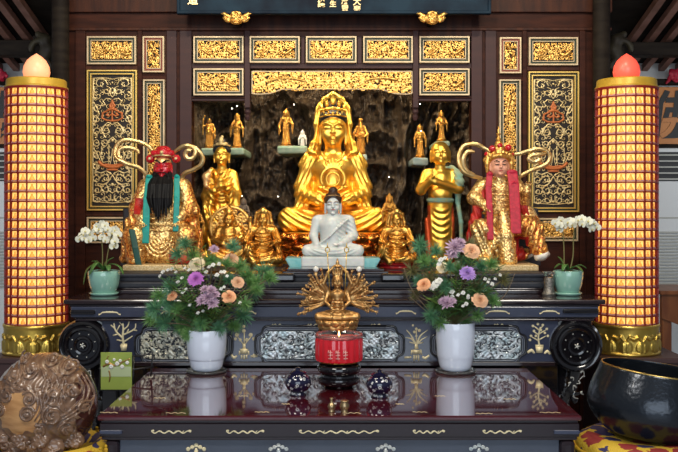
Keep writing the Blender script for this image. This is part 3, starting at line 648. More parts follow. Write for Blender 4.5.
for qc, bm_, lab in ((36.5, 'bulb_peach', 'tall red and amber tower lantern topped with a peach glowing bulb'), (626.5, 'bulb_coral', 'tall red and amber tower lantern topped with a coral red bulb')):
    z0 = Zz(352, YL); t = thing('tower_lantern', lab, 'lantern', (X(qc, YL), YL, z0), 0, 'tower lanterns flanking the altar'); dz = -z0
    link('lotus_foot', base_me, t); link('niche_drum', wall_me, t, (0, 0, dz)); o = link('niche_figurine', fig_me, t, (0, 0, dz)); link('lattice', lat_me, t, (0, 0, dz)); link('name_strip', tag_me, t, (0, 0, dz))
    bm = bmesh.new(); zc = zt - z0; lathe(bm, [(0, zc), (RL + .001, zc), (RL + .002, zc + .01), (RL - .006, zc + .014), (RL - .008, zc + 8.5 * UL), (RL - .014, zc + 9.5 * UL), (0, zc + 10 * UL)], 60); obj('cap', bm, M['cap_gold'], t, smooth=True, auto=40)
    bm = bmesh.new(); zc += 9.5 * UL; rb = 13.3 * UL; lathe(bm, [(rb * .7, zc - .004), (rb * .93, zc + .018), (rb, zc + .042), (rb * .93, zc + .075), (rb * .7, zc + .106), (rb * .38, zc + .128), (rb * .12, zc + .140), (0, zc + .146)], 40); obj('bulb', bm, M[bm_], t, smooth=True)
    # plinth box under the lantern
    t2 = thing('plinth_box', 'dark purple brown plinth under the lantern with the %s bulb' % ('peach' if qc < 300 else 'coral red'), 'plinth', (X(qc + 6, YL), YL, 0), 0, 'plinths of the lanterns')
    bm = bmesh.new(); hw = 40 * UL; box2(bm, -hw, hw, -.2, .2, .0, z0 - .03, .004); obj('plinth_body', bm, M['wood_box'], t2)
    bm = bmesh.new(); box2(bm, -hw - .01, hw + .01, -.21, .21, z0 - .03, z0, .006); obj('plinth_top', bm, M['wood_box'], t2)
# ================================================================== ALTAR TABLES
YA = 4.70; UA = YA / F; ZA = Zz(299.5, YA)
def abox(bm, q0, q1, p0, p1, y0, y1, bev=.003, Y=YA, mi=0): return box2(bm, X(q0, Y), X(q1, Y), y0, y1, Zz(p1, Y), Zz(p0, Y), bev, mi)
def strokes(name, parent, Y, lst, m, y, flat=.35, org=(0, 0, 0)):
    """raised inlay drawn as flattened strokes in a vertical plane"""
    bm = bmesh.new()
    for pts, r in lst:
        if len(pts) > 2: pts = smooth_path([(p[0], 0, p[1]) for p in pts], 4); pts = [(p[0], p[2]) for p in pts]
        r = [q * 1.3 * Y / F for q in r] if isinstance(r, (list, tuple)) else r * 1.3 * Y / F
        tube(bm, [(X(p[0], Y) - org[0], y - org[1], Zz(p[1], Y) - org[2]) for p in pts], r, 6, flat=flat, fdir=(0, 1, 0))
    return obj(name, bm, m, parent, smooth=True)
def squiggle(q0, q1, p, amp=1.2, n=3, r=.5):
    L = q1 - q0; pts = [(q0 + L * t, p + amp * math.sin(2 * PI * n * t)) for t in np.linspace(0, 1, 8 * n + 1)]
    e = min(2.2, L * .12); out = [(pts, [r * .7, r, r * .7])]
    for q, s in ((q0, 1), (q1, -1)): out.append(([(q + s * .2, p), (q - s * e * .3, p - e * .6), (q + s * e * .6, p - e * .8), (q + s * e * .5, p - e * .2)], [r, r * .8, r * .6]))
    for t in np.linspace(.2, .8, max(2, n)): out.append(([(q0 + L * t, p), (q0 + L * t + 1.3, p - 1.5)], [r * .9, r * .3]))
    return out
def swag(q0, q1, p, r=.6):
    m = (q0 + q1) / 2
    return [([(q0, p + 1), (q0 + 2.2, p + .2), (q0 + 4, p - 1.2), (m, p - 1.6), (q1 - 4, p - 1.2), (q1 - 2.2, p + .2), (q1, p + 1)], [r * 1.3, r * .7, r, r * 1.4, r, r * .7, r * 1.3])] + [([(m + d, p - 1.6), (m + d * 1.2, p - 2.8)], [r, r * .4]) for d in (-2.5, 0, 2.5)]
org = (0, 0, 0)
T2 = thing('altar_table', 'long black lacquer altar table with pearl inlay and curled ends', 'table', (0, YA, 0)); o2 = (0, YA, 0)
def ta(name, bm, m, smooth=False, parent=None): 
    bm.transform(Matrix.Translation((0, -YA, 0))); return obj(name, bm, m, parent or T2, smooth=smooth)
bm = bmesh.new(); abox(bm, 63, 606, 299.5, 304.5, YA, 5.93, .008); abox(bm, 68, 601, 304.5, 307, YA + .02, 5.9, .003); ta('table_top', bm, M['lac'])
bm = bmesh.new(); abox(bm, 70, 599, 307, 317.5, YA + .012, YA + .05, .003); ta('frieze', bm, M['lac_daylight_tint'])
bm = bmesh.new(); abox(bm, 72, 597, 317.5, 319.5, YA + .03, YA + .06, .001); abox(bm, 74, 595, 319.5, 321.5, YA + .016, YA + .05, .002); ta('rail', bm, M['lac'])
bm = bmesh.new(); abox(bm, 100, 560, 321.5, 364, YA + .04, YA + .08, .002); ta('front_panel', bm, M['lac_daylight_tint'])
bm = bmesh.new(); abox(bm, 104, 556, 362.5, 367, YA + .02, YA + .06, .004); ta('base_moulding', bm, M['lac'])
bm = bmesh.new(); abox(bm, 100, 560, 364, 520, YA + .05, YA + .12, .002); abox(bm, 72, 110, 318, 330, YA + .06, 5.8, .01); abox(bm, 552, 596, 318, 330, YA + .06, 5.8, .01); ta('body', bm, M['lac_black'])
# raised slot bars at the frieze ends
for q0, q1, p in ((70, 95, 312.2), (563, 599, 311)):
    bm = bmesh.new(); abox(bm, q0, q1, p - 2.2, p + 2.4, YA - .004, YA + .03, .006); ta('slot_bar', bm, M['lac_black'])
# pearl panels
def stadium(x0, x1, z0, z1, notch=.22, n=8):
    h = (z1 - z0); c = (z0 + z1) / 2; e = h * notch; out = []
    right = [(x1 - e * 2.2, z1), (x1 - e * 1.1, z1 - e * .15), (x1 - e * .75, z1 - e * .9), (x1 - e * .1, z1 - e * 1.3), (x1, c), (x1 - e * .1, z0 + e * 1.3), (x1 - e * .75, z0 + e * .9), (x1 - e * 1.1, z0 + e * .15), (x1 - e * 2.2, z0)]
    left = [(x0 + x1 - p[0], p[1]) for p in right[::-1]]
    r = [(p[0], p[2]) for p in smooth_path([(p[0], 0, p[1]) for p in right], 4)]; l = [(p[0], p[2]) for p in smooth_path([(p[0], 0, p[1]) for p in left], 4)]
    return r + l
M['pearl'] = mat('iridescent pearl shell', (.60, .63, .66), .16, .25, col2=(.36, .46, .50), nscale=24, coat=.6)
M['pearl_warm'] = mat('warm pearl shell', (.62, .57, .44), .18, .25, col2=(.40, .42, .36), nscale=26, coat=.6)
def pearl_relief(w, h, seed, m):
    rnd = random.Random(seed); S = Sculpt(.42, 0); R_ = 7.
    def slab(x, y, z):
        qx, qz = abs(x) - w / 2 + R_, abs(z) - h / 2 + R_
        return np.maximum(np.sqrt(np.maximum(qx, 0) ** 2 + np.maximum(qz, 0) ** 2) + np.minimum(np.maximum(qx, qz), 0) - R_, abs(y + .02 * np.sin(x * 1.3) * np.sin(z * 1.5) * 8) - .7) + 0 * y
    S.func(slab, (-w / 2, -.9, -h / 2), (w / 2, .9, h / 2), 0)
    for k in range(int(w * h / 15)):                      # dark lines left between the cut shell pieces
        x, z = rnd.uniform(-w / 2, w / 2), rnd.uniform(-h / 2, h / 2)
        q = rnd.random()
        if q < .62: S.chain([(p[0], -.3, p[2]) for p in spiral2(x, z, rnd.uniform(2., 4.2), rnd.uniform(.5, 1.1), rnd.uniform(0, 6.3), rnd.choice((-1, 1)))], [.55, .85, .4], 0, 's')
        elif q < .9:
            a = rnd.uniform(0, 3.14); S.chain([(x + t * 5 * math.cos(a + .15 * t), -.3, z + t * 3.2 * math.sin(a + .3 * t)) for t in np.linspace(-1, 1, 7)], [.3, .9, .3], 0, 's')
        else: S.ell((x, 0, z), (rnd.uniform(1, 2), 2, rnd.uniform(.8, 1.5)), 0, 's')
    return S.mesh('pearl_shell', m, UA)
for q0, q1, sd, m in ((138, 227, 1, 'pearl_warm'), (259, 400, 2, 'pearl'), (436, 523, 3, 'pearl')):
    x0, x1, z0, z1 = X(q0, YA), X(q1, YA), Zz(361, YA), Zz(331, YA)
    def outl(d): return [(p[0], 0, p[1]) for p in stadium(x0 - d, x1 + d, z0 - d, z1 + d)]
    bm = bmesh.new(); prism(bm, [(p[0], p[2]) for p in outl(.004)], .03, .05); pn = obj('pearl_field', bm, mat('dark shell ground', (.030, .034, .042), .3, 0, col2=(.012, .013, .018), nscale=60), T2)
    bm = bmesh.new(); lp = outl(.004); tube(bm, lp + [lp[0]], .0028, 6, mi=1); lp = outl(.013); tube(bm, lp + [lp[0]], .0022, 6, mi=1); lp = outl(.022); tube(bm, lp + [lp[0]], .006, 6)
    bm.transform(Matrix.Translation((0, .032, 0))); obj('pearl_border', bm, [M['lac_black'], mat('edge line with painted reflection', (.22, .24, .29), .25, .2, coat=.5)], pn, smooth=True)  # pale border lines carry a painted reflection along the panel edges
    link('pearl_shell', pearl_relief(q1 - q0 - 2.5, 28, sd, M[m]), pn, ((x0 + x1) / 2, .028, (z0 + z1) / 2))
# curled volutes at both ends
for q, p, R in ((82, 346, 26), (577.5, 346.5, 26.5)):
    u = UA; prof = [(0, -.022), (3, -.022), (4, -.014), (6, -.014), (7, -.020), (9, -.022), (10, -.010), (14.5, -.010), (16, -.024), (18, -.026), (19.5, -.010), (21, -.016), (24, -.020), (R, -.004), (R, .16), (0, .16)]
    bm = bmesh.new(); lathe(bm, [(a * u, b) for a, b in prof], 56)
    bm.transform(Matrix.Rotation(-PI / 2, 4, 'X') @ Matrix.Diagonal((1, 1, 1, 1)));
    v = obj('volute', bm, M['lac_black'], T2, (X(q, YA), .03, Zz(p, YA)), smooth=True, auto=35)
    bm = bmesh.new(); bmesh.ops.create_icosphere(bm, subdivisions=1, radius=.0042); st = None
    for k in range(8):
        a = k * PI / 4 + .3
        if st is None: st = obj('stud', bm, M['silver'], v, smooth=True); o = st
        else: o = st.copy(); C.objects.link(o)
        o.location = (12.3 * u * math.cos(a), -.012, 12.3 * u * math.sin(a))
    strokes('flower_inlay', v, YA, [([(q, p), (q + 3 * math.cos(a), p + 3 * math.sin(a))], [.7, .3]) for a in (0, 1.2, 2.5, 3.8, 5)], M['silver'], YA + .03 - .024, org=(X(q, YA), YA + .03, Zz(p, YA)))
    # carved leg below the volute
    s = 1 if q < 300 else -1
    S = Sculpt(.9, 2.); S.chain([(0, 4, -20), (s * 3, 2, -32), (s * 10, 0, -44), (s * 4, 0, -58), (0, 0, -80), (-s * 3, -2, -108), (s * 6, -6, -120)], [16, 13, 10, 9, 8, 8, 11]); S.box((2 * s, 4, -132), (16, 12, 8), 2)
    for k, (ax, az) in enumerate(((-4, -36), (6, -42), (0, -52), (4, -60))): S.chain([(ax + 5 * (1 - t) * math.cos(6 * t + k), -9, az + 5 * (1 - t) * math.sin(6 * t + k)) for t in np.linspace(0, .9, 8)], [1.5, .8])
    lg = link('leg', S.mesh('leg', M['lac_black'], UA, zmin=-(346 - 204 - 142) - 10000), T2, (X(q, YA) + s * 4 * u, .12, Zz(p, YA)))
    zs = Zz(p, YA) / (138 * UA); lg.scale = (1, 1, zs)
    strokes('leg_inlay', T2, YA, [([(q + a, p + b), (q + a + 3 * math.cos(k), p + b + 2.5 * math.sin(k * 1.7)), (q + a + 5 * math.cos(k + 1), p + b + 3)], [.8, .5, .3]) for k, (a, b) in enumerate(((-6, 32), (2, 35), (8, 31), (0, 42), (6, 46), (-3, 50), (4, 27), (-8, 38)))], M['silver'], YA + .02, org=o2)
# gold inlays on the altar
for q0, q1, p in ((98, 120, 314), (160, 178, 313), (236, 256, 313), (396, 416, 313), (486, 510, 313), (540, 560, 313)): strokes('scroll_inlay', T2, YA, swag(q0, q1, p), M['inlay'], YA + .011, org=o2)
for q in (165, 276, 312, 376, 470, 500): strokes('scroll_inlay', T2, YA, squiggle(q - 4, q + 4, 326, .6, 2, .4), M['inlay'], YA + .039, org=o2)
yi = YA + .038
strokes('coral_inlay', T2, YA, [([(122, 346), (121, 338), (121.5, 330), (121, 324)], [1., .9, .6]), ([(121, 339), (114, 332), (112, 324)], [.9, .6]), ([(113.5, 330), (109, 326)], .6), ([(117, 335), (111, 336.5)], .6), ([(121.5, 331), (126, 327), (127.5, 322.5)], [.7, .5]), ([(121, 336), (129, 332.5), (133.5, 329), (134, 324.5)], [.8, .5]),
    ([(131, 331), (135.5, 331.5)], .5), ([(121.3, 327), (117.5, 323)], .5), ([(115, 332), (118, 326)], .5), ([(125, 334), (127, 330)], .5), ([(122, 343), (128, 339), (131, 337)], [.8, .4]), ([(121, 342), (115, 341)], .6), ([(119, 346), (125.5, 346)], 1.1), ([(122, 346), (122, 352)], [3.2, 2.2])], M['inlay'], yi, org=o2)
def blossom(q, p, r=1.0, n=5): return [([(q, p), (q + r * 1.5 * math.cos(a), p + r * 1.5 * math.sin(a))], [r * .4, r * .75]) for a in np.linspace(0, 2 * PI, n, endpoint=False) + .3]
strokes('vase_inlay', T2, YA, sum([blossom(*b) for b in ((243, 327.5), (243, 332, 1.2), (236, 336, 1.3), (250, 336, 1.3), (253, 340), (239.5, 341), (246, 341, 1.2), (234.5, 340))], []) + [([(243.3, 348), (243.5, 334)], .5), ([(243, 346), (237, 338)], .5), ([(243.6, 346), (250, 338)], .5), ([(243.3, 345), (243.3, 350)], 1.3),
    ([(243.3, 350), (243.3, 355)], [3.6, 2.8]), ([(239, 352), (238.5, 356)], .7), ([(247.6, 352), (248, 356)], .7), ([(241, 356), (240.5, 360)], .7), ([(245.6, 356), (246, 360)], .7), ([(243.3, 356), (243.3, 361)], .8), ([(230.5, 356), (233, 359), (236, 357)], [.8, 1.3, .6]), ([(250, 357.5), (257, 357.5)], [.8, 1.6, .8])] + blossom(253.5, 357, 1.2), M['inlay'], yi, org=o2)
strokes('orchid_inlay', T2, YA, sum([blossom(*b) for b in ((413.5, 326.3, .7), (417, 330, .9), (420, 331.5, 1.), (415, 333, .9), (417, 337, .7))], []) + [([(417, 347), (417, 330)], .45), ([(416.8, 346), (412, 337), (407, 331)], [.9, .7, .2]), ([(417.2, 346), (421, 337), (428.5, 331)], [.9, .7, .2]), ([(416.6, 346), (412, 340), (406, 338.5)], [.8, .6, .2]), ([(417.4, 346), (422, 341), (428, 337.5)], [.8, .6, .2]), ([(416, 345), (410, 343)], .5), ([(418, 345), (424, 343.5)], .5),
    ([(417, 345), (417, 350)], [1.3, 1.7]), ([(417, 351), (417, 355)], [3.8, 3.]), ([(412.5, 351), (412, 356)], .7), ([(421.5, 351), (422, 356)], .7), ([(415, 356), (414.6, 362)], .7), ([(419, 356), (419.5, 362)], .7), ([(417, 356), (417, 361)], .8), ([(405, 359), (412, 358.5)], [.9, 1.8, .7]), ([(423, 358), (426, 359.5), (430, 356.5)], [.6, 1.3, .7])], M['inlay'], yi, org=o2)
strokes('potted_tree_inlay', T2, YA, [([(541, 347), (540, 338), (542, 328)], [.9, .7, .5])] + [([(540.5, b), (540.5 + s * d, b - 4)], [.7, .4]) for b, s, d in ((342, -1, 7), (341, 1, 7), (336, -1, 6), (335, 1, 7), (331, -1, 5), (331, 1, 4))] + sum([blossom(540.5 + a, b, .85) for a, b in ((-8, 337), (-5, 332), (-6, 327), (-1, 325), (4, 326), (8, 330), (6, 334), (9, 337), (-3, 337), (2, 331), (-9, 341))], []) + [([(537, 347), (545, 347)], 1.), ([(541, 348), (541, 354)], [3.4, 2.6]), ([(529, 354), (533, 351.5), (536, 354.5)], [1., 1.4, .8]), ([(546, 355), (549, 352.5), (552, 355.5)], [.8, 1.3, .8])], M['inlay'], yi, org=o2)

# ------------------------------------------------------------------ stepped black plinth on the altar
YD = 4.98; t = thing('stepped_plinth', 'long black stepped plinth carrying the gilt statues on the altar', 'plinth', (0, YD, ZA))
ZD = Zz(272, 5.15)
def dbox(bm, q0, q1, z0, z1, y0, y1, bev=.004): 
    bm_ = box2(bm, X(q0, 5.1), X(q1, 5.1), y0 - YD, y1 - YD, z0 - ZA, z1 - ZA, bev)
bm = bmesh.new(); dbox(bm, 116, 547, ZA, ZA + .022, 4.98, 5.9); dbox(bm, 120, 543, ZA + .022, ZA + .03, 5.0, 5.9); obj('lower_step', bm, M['lac'], t)
bm = bmesh.new(); dbox(bm, 119, 544, ZA + .03, ZA + .062, 4.995, 5.9, .008); obj('middle_step', bm, M['black_fabric'], t)
bm = bmesh.new(); dbox(bm, 122, 541, ZA + .062, ZA + .09, 5.04, 5.92, .003); dbox(bm, 118, 545, ZD - .02, ZD, 5.03, 5.92, .006); obj('upper_step', bm, M['black_fabric'], t)
for q0, q1 in ((200, 265), (272, 296), (380, 404), (410, 475)):
    bm = bmesh.new(); dbox(bm, q0, q1, ZA + .062, ZD + .003, 4.99, 5.2, .012); obj('scrolled_bracket', bm, M['lac_black'], t)
rnd = random.Random(5)
S = Sculpt(.5, .3)
for k in range(40):
    for q0 in (205, 416):
        S.chain([(p[0], 0, p[2]) for p in spiral2(q0 + rnd.uniform(0, 54), rnd.uniform(1, 9), rnd.uniform(1.2, 2.2), 1, rnd.uniform(0, 6), rnd.choice((-1, 1)))], [.6, .4])
link('carved_band', S.mesh('carved_band', M['lac'], 5.1 / F, (-CX * 5.1 / F, 0, 0)), t, (0, .008, .035))
ZG = 1.245
bm = bmesh.new(); box2(bm, -.95, .9, 5.93, 7.0, 1.1, ZD, .004); struct(obj('grotto_floor', bm, M['rock']))

# ------------------------------------------------------------------ front offering table
YF = 3.63; UF = YF / F; ZF = .80
T1 = thing('offering_table', 'front maroon lacquer offering table with glossy reflecting top', 'table', (0, YF, 0)); o1 = (0, YF, 0)
def tf(name, bm, m, smooth=False):
    bm.transform(Matrix.Translation((0, -YF, 0))); return obj(name, bm, m, T1, smooth=smooth)
bm = bmesh.new(); box2(bm, X(97, YF), X(582, YF), YF, 4.69, Zz(421, YF), ZF, .006); tf('table_top', bm, M['lac_red'])
bm = bmesh.new(); abox(bm, 100, 579, 421, 424, YF + .015, 4.67, .002, YF); abox(bm, 101, 578, 437.5, 441, YF + .012, 4.67, .003, YF); tf('rail', bm, M['lac'])
bm = bmesh.new(); abox(bm, 99, 580, 424, 437.5, YF + .008, YF + .05, .003, YF); abox(bm, 99, 104, 424, 437.5, YF + .03, 4.66, .003, YF); abox(bm, 575, 580, 424, 437.5, YF + .03, 4.66, .003, YF); tf('frieze', bm, M['lac'])
bm = bmesh.new(); abox(bm, 118, 561, 441, 560, YF + .03, YF + .06, .003, YF); tf('front_panel', bm, M['lac_field'])
for q0, q1 in ((103, 118), (561, 577)):
    for y0 in (YF + .01, 4.56):
        bm = bmesh.new(); box2(bm, X(q0, YF), X(q1, YF), y0, y0 + .09, 0, Zz(441, YF), .02); tf('leg', bm, M['lac'])
for q0, q1 in ((99, 122), (554, 580)):
    bm = bmesh.new(); abox(bm, q0, q1, 430.5, 434.5, YF - .002, YF + .03, .004, YF); tf('slot_bar', bm, M['lac_daylight_tint'])
for q0, q1, n in ((152, 190, 4), (227, 263, 4), (300, 378, 7), (414, 444, 4), (484, 521, 4)): strokes('scroll_inlay', T1, YF, squiggle(q0, q1, 432.5, 1.1, n, .6), M['inlay'], YF + .006, org=o1)
for q in (195, 278, 386, 480): strokes('flower_inlay', T1, YF, sum([blossom(q + a, 447 + b, 1.3) for a, b in ((0, 0), (-4, 2), (4, 2), (-8, 4), (8, 4), (0, 6))], []) + [([(q - 9, 452), (q, 448), (q + 9, 452)], .7), ([(q, 450), (q, 460)], 1.)], M['inlay'] if q in (195,) else M['pearl_fig'], YF + .028, org=o1)
# inlays lying flat in the glossy top
def flat_inlay(px, py, w):
    Y = F * (CZ - ZF) / (py - HY); x0 = X(px, Y); bm = bmesh.new(); n = 20; u = Y / F
    tube(bm, [(x0 + w * u * (t - .5), Y - YF + .006 * math.sin(t * 18), ZF + .0002) for t in np.linspace(0, 1, n)], .6 * u, 6, flat=.3, fdir=(0, 0, 1)); obj('top_inlay', bm, M['inlay'], T1)
for a in ((109, 412.5, 18), (176, 413, 20), (262, 412, 14), (352, 413, 18), (420, 412, 14), (484, 413.5, 16), (550, 412.5, 20), (160, 398, 12), (243, 396, 10), (286, 404, 8), (400, 404, 8), (440, 396, 10), (510, 399, 12)): flat_inlay(*a)
# ================================================================== STATUES (px of the photograph at the statue's own depth as the local unit)
def head(S, c, hh, wide=1., ear=1., k=None, jaw=1.):
    """face looking to -y; hh = height from chin to top of skull"""
    u = hh / 10.; x0, y0, z0 = c; k = .9 * u if k is None else k
    S.ell((x0, y0 + .5 * u, z0 + .9 * u), (3.7 * u * wide, 4.3 * u, 4.1 * u), k)
    S.ell((x0, y0 - .5 * u, z0 - 2.2 * u), (2.95 * u * wide * jaw, 3.1 * u, 2.8 * u), k)
    for s in (-1, 1):
        S.ell((x0 + s * 1.7 * u, y0 - 2.5 * u, z0 - 1.4 * u), (1.3 * u, 1.1 * u, 1.3 * u), .8 * u)              # cheek
        S.chain([(x0 + s * .45 * u, y0 - 3.75 * u, z0 + 1.0 * u), (x0 + s * 1.5 * u, y0 - 3.7 * u, z0 + 1.5 * u), (x0 + s * 2.7 * u, y0 - 2.8 * u, z0 + 1.15 * u)], .24 * u, .3 * u)   # brow
        S.ell((x0 + s * 1.55 * u, y0 - 3.25 * u, z0 + .25 * u), (1.0 * u, .55 * u, .5 * u), .25 * u)             # lid
        S.cap((x0 + s * .75 * u, y0 - 3.95 * u, z0 - .05 * u), (x0 + s * 2.35 * u, y0 - 3.4 * u, z0 + .02 * u), .14 * u, None, .1 * u, 's')
        S.ell((x0 + s * 3.75 * u * wide, y0 + .3 * u, z0 - .3 * u), (.5 * u, 1.0 * u, 1.5 * u), .4 * u)          # ear
        S.cap((x0 + s * 3.75 * u * wide, y0 + .1 * u, z0 - 1.3 * u), (x0 + s * 3.7 * u * wide, y0, z0 - (1.6 + 1.6 * ear) * u), .55 * u, .5 * u, .3 * u)
        S.ell((x0 + s * .5 * u, y0 - 4.35 * u, z0 - 1.15 * u), (.42 * u, .4 * u, .36 * u), .25 * u)               # nostril
    S.cap((x0, y0 - 3.7 * u, z0 + .9 * u), (x0, y0 - 4.7 * u, z0 - 1.0 * u), .3 * u, .52 * u, .4 * u)           # nose
    S.ell((x0, y0 - 3.75 * u, z0 - 2.15 * u), (.95 * u, .45 * u, .26 * u), .2 * u); S.ell((x0, y0 - 3.7 * u, z0 - 2.65 * u), (.75 * u, .45 * u, .28 * u), .2 * u)
    S.ell((x0, y0 - 3.05 * u, z0 - 4.0 * u), (1.0 * u, .9 * u, .75 * u), .5 * u)
    S.cap((x0, y0 + .6 * u, z0 - 3 * u), (x0, y0 + .9 * u, z0 - 6.6 * u), 2.1 * u, 2.3 * u, .8 * u)              # neck
def hand(S, w, d, nrm, s, curl=.3):
    """five fingered hand: w wrist, d pointing direction, nrm palm normal, s length"""
    w = Vector(w); d = Vector(d).normalized(); n = Vector(nrm); n = (n - d * n.dot(d)).normalized(); sd = d.cross(n)
    for q in (-.2, 0, .2): S.cap(w + sd * q * s * .6, w + d * .46 * s + sd * q * s, .115 * s, .105 * s, .08 * s)
    for i, L in enumerate((.40, .48, .45, .34)):
        a = w + d * .46 * s + sd * (-.27 + .18 * i) * s; b = a + (d + n * curl * .4).normalized() * L * .5 * s; e = b + (d + n * curl * 1.6).normalized() * L * .5 * s
        S.chain([a, b, e], [.08 * s, .07 * s, .055 * s], .03 * s)
    a = w + d * .12 * s - sd * .22 * s; b = a + (d * .6 - sd * .7 + n * .3).normalized() * .26 * s; S.chain([a, b, b + (d + n * .4).normalized() * .22 * s], [.09 * s, .08 * s, .06 * s], .04 * s)
def folds(S, fn, lo, hi, amp):
    lo = np.array(lo, float); hi = np.array(hi, float); m = (hi - lo) * .15 + 1e-6
    def f(x, y, z):
        w = 1
        for a, q in enumerate((x, y, z)): w = w * np.clip(np.minimum((q - lo[a]) / m[a], (hi[a] - q) / m[a]), 0, 1)
        return amp * w * fn(x, y, z)
    return S.disp(f, lo, hi)
def lotus(r, h, n, rows, name, m, u, h_=.8, flip=1):
    S = Sculpt(h_, 1.); S.func(lambda x, y, z: np.maximum(np.sqrt(x * x + y * y) - r * (.80 + .12 * np.sin(np.clip(z / h, 0, 1) * PI)), abs(z - h / 2) - h / 2), (-r, -r, 0), (r, r, h))
    for j in range(rows):
        z = h * (j + .55) / rows; rr = r * (.86 + .08 * j / max(1, rows - 1))
        for k in range(n):
            a = 2 * PI * (k + .5 * (j % 2)) / n; ca, sa = math.cos(a), math.sin(a); R = Matrix(((-sa, ca, 0), (ca, sa, 0), (0, 0, 1))).transposed()
            S.ell((rr * ca, rr * sa, z), (r * 3.0 / n, r * .10, h / rows * .62), .4, rot=R); S.ell((rr * 1.07 * ca, rr * 1.07 * sa, z + h / rows * .18), (r * 1.2 / n, r * .07, h / rows * .22), .6, rot=R)
    return S.mesh(name, m, u)
def tassel(S, pts, w, t, k=.6):
    """flat bundle of threads following pts"""
    for i in range(len(pts) - 1):
        for q in np.linspace(-1, 1, max(3, int(w / .9))):
            S.cap((pts[i][0] + q * w / 2, pts[i][1], pts[i][2]), (pts[i + 1][0] + q * w / 2, pts[i + 1][1], pts[i + 1][2]), t, None, k)
def ribbon(parent, pts, u, w=2.3, m='ribbon', name='ribbon'):
    p = smooth_path(pts, 6); bm = bmesh.new(); n = len(p)
    tube(bm, [q * u for q in p], [w * u * (.55 + .45 * min(1, 6 * t, 6 * (1 - t) + .3)) for t in np.linspace(0, 1, n)], 8, flat=.55, fdir=(0, 1, .15))
    tube(bm, [(q + Vector((0, -1.3, 0))) * u for q in p], .7 * u, 6)
    return obj(name, bm, M[m], parent, smooth=True)
SD = ZD
def statue(name, label, cat, px, Y, z, group=None): return thing(name, label, cat, (X(px, Y), Y, z), 0, group)

# ---------------- the large seated gold figure
Y = 6.12; u = Y / F; t = statue('gilded_statue', 'largest gold seated statue in veil and crown on a reddish gold lotus before the grotto', 'statue', 333, Y, SD)
zb_ = 29.5                                   # px above the grotto floor of the lotus top
S = Sculpt(.75, 4.)
S.ell((0, 4, 15), (32, 22, 17)); S.ell((0, -8, 9), (45, 25, 10))
for s in (-1, 1):
    S.cap((s * 17, 2, 13), (s * 42, -14, 13), 13, 11.5); S.cap((s * 41, -17, 10), (s * -4, -28, 8), 9, 7); S.ell((s * 44, -13, 12), (9.5, 10, 11))
    S.cap((s * 23, 6, 70), (s * 30, 2, 44), 8.5, 8.5); S.cap((s * 30, 2, 45), (s * 31, -4, 26), 8.5, 7); S.cap((s * 30, -2, 38), (s * 14, -22, 31), 7.5, 6)
    S.chain([(s * 16, 8, 88), (s * 20, 8, 78), (s * 27, 4, 66)], [5, 6, 7])
    hand(S, (s * 15, -23, 30), (-s * .8, -.3, -.1), (0, -.3, 1), 15)
S.cap((0, 6, 20), (0, 5, 58), 22, 18); S.ell((0, 2, 64), (23, 15, 16)); S.cap((-20, 6, 71), (20, 6, 71), 9)
head(S, (0, -1, 102), 37, .93, 1.3)
S.chain([(11 * math.cos(a), -15 + 2.0 * math.cos(a) ** 2, 80 + 11 * math.sin(a)) for a in np.linspace(PI * 1.05, PI * 1.95, 12)], 1.1, 1.)
S.torus((0, -20, 52), 11.5, 1.8, 1, 1.); S.torus((0, -21, 52), 6.5, 1.1, 1, 1.)
for k in range(7):
    a = math.radians(30 + 20 * k); S.cap((7 * math.cos(a), -20, 60 + 6 * math.sin(a)), (11 * math.cos(a), -20, 61 + 11 * math.sin(a)), 1.6, 1.0, .5)
def uf(x, y, z): return np.sin((z - .022 * x * x) * .95 + .4 * np.sin(x * .2))
folds(S, lambda x, y, z: np.sin((z - .020 * x * x) * 1.05), (-20, -40, 24), (20, 0, 48), .8)
for s in (-1, 1):
    a, b = sorted((s * 19, s * 52)); folds(S, lambda x, y, z, s=s: np.sin((s * x * .75 + z * .42) * 1.25 + .7 * np.sin(z * .16)) + .35 * np.sin((s * x * .9 + z * .3) * 2.3), (a, -30, 20), (b + 2 * max(s, 0), 25, 82), .6)
    a, b = sorted((s * 4, s * 54)); folds(S, lambda x, y, z, s=s: np.sin((z * 1.0 - .010 * x * x + .12 * s * x) * .9), (a, -50, -2), (b, 0, 24), 1.0)
body = S.mesh('body', M['gold'], u, (0, 0, zb_ * u)); link('body', body, t)
S = Sculpt(.75, 1.4)
S.ell((0, 3, 113.5), (14.6, 15.5, 10)); S.ell((0, 4, 124), (10, 11, 8)); S.ell((0, -17, 104), (11.5, 8, 10.5), mode='s', k=1)
link('hair', S.mesh('hair', M['blue_hair'], u, (0, 0, zb_ * u)), t)
S = Sculpt(.75, 1.2)
S.chain([(-12, -9, 120), (-6, -13.5, 121.5), (0, -15, 122), (6, -13.5, 121.5), (12, -9, 120)], 1.5); S.chain([(-14, -5, 114), (-7, -12.5, 115.3), (0, -14.6, 115.6), (7, -12.5, 115.3), (14, -5, 114)], .8)
for x, z, r in ((0, 130, 3.3), (-6, 127, 2.4), (6, 127, 2.4), (-11, 124, 1.8), (11, 124, 1.8), (0, 135, 2.2)): S.ell((x, -10 + abs(x) * .35 + (z - 124) * .15, z), (r, 1.6, r * 1.35)); 
for x in (-9, -4.5, 0, 4.5, 9): S.ell((x, -13.6 + abs(x) * .25, 118), (1.3, 1.2, 1.3))
link('crown', S.mesh('crown', M['gold'], u, (0, 0, zb_ * u)), t)
S = Sculpt(.75, 2.)
S.chain([(-9, 6, 132), (0, 4, 137), (9, 6, 132)], [3.2, 3.6, 3.2])
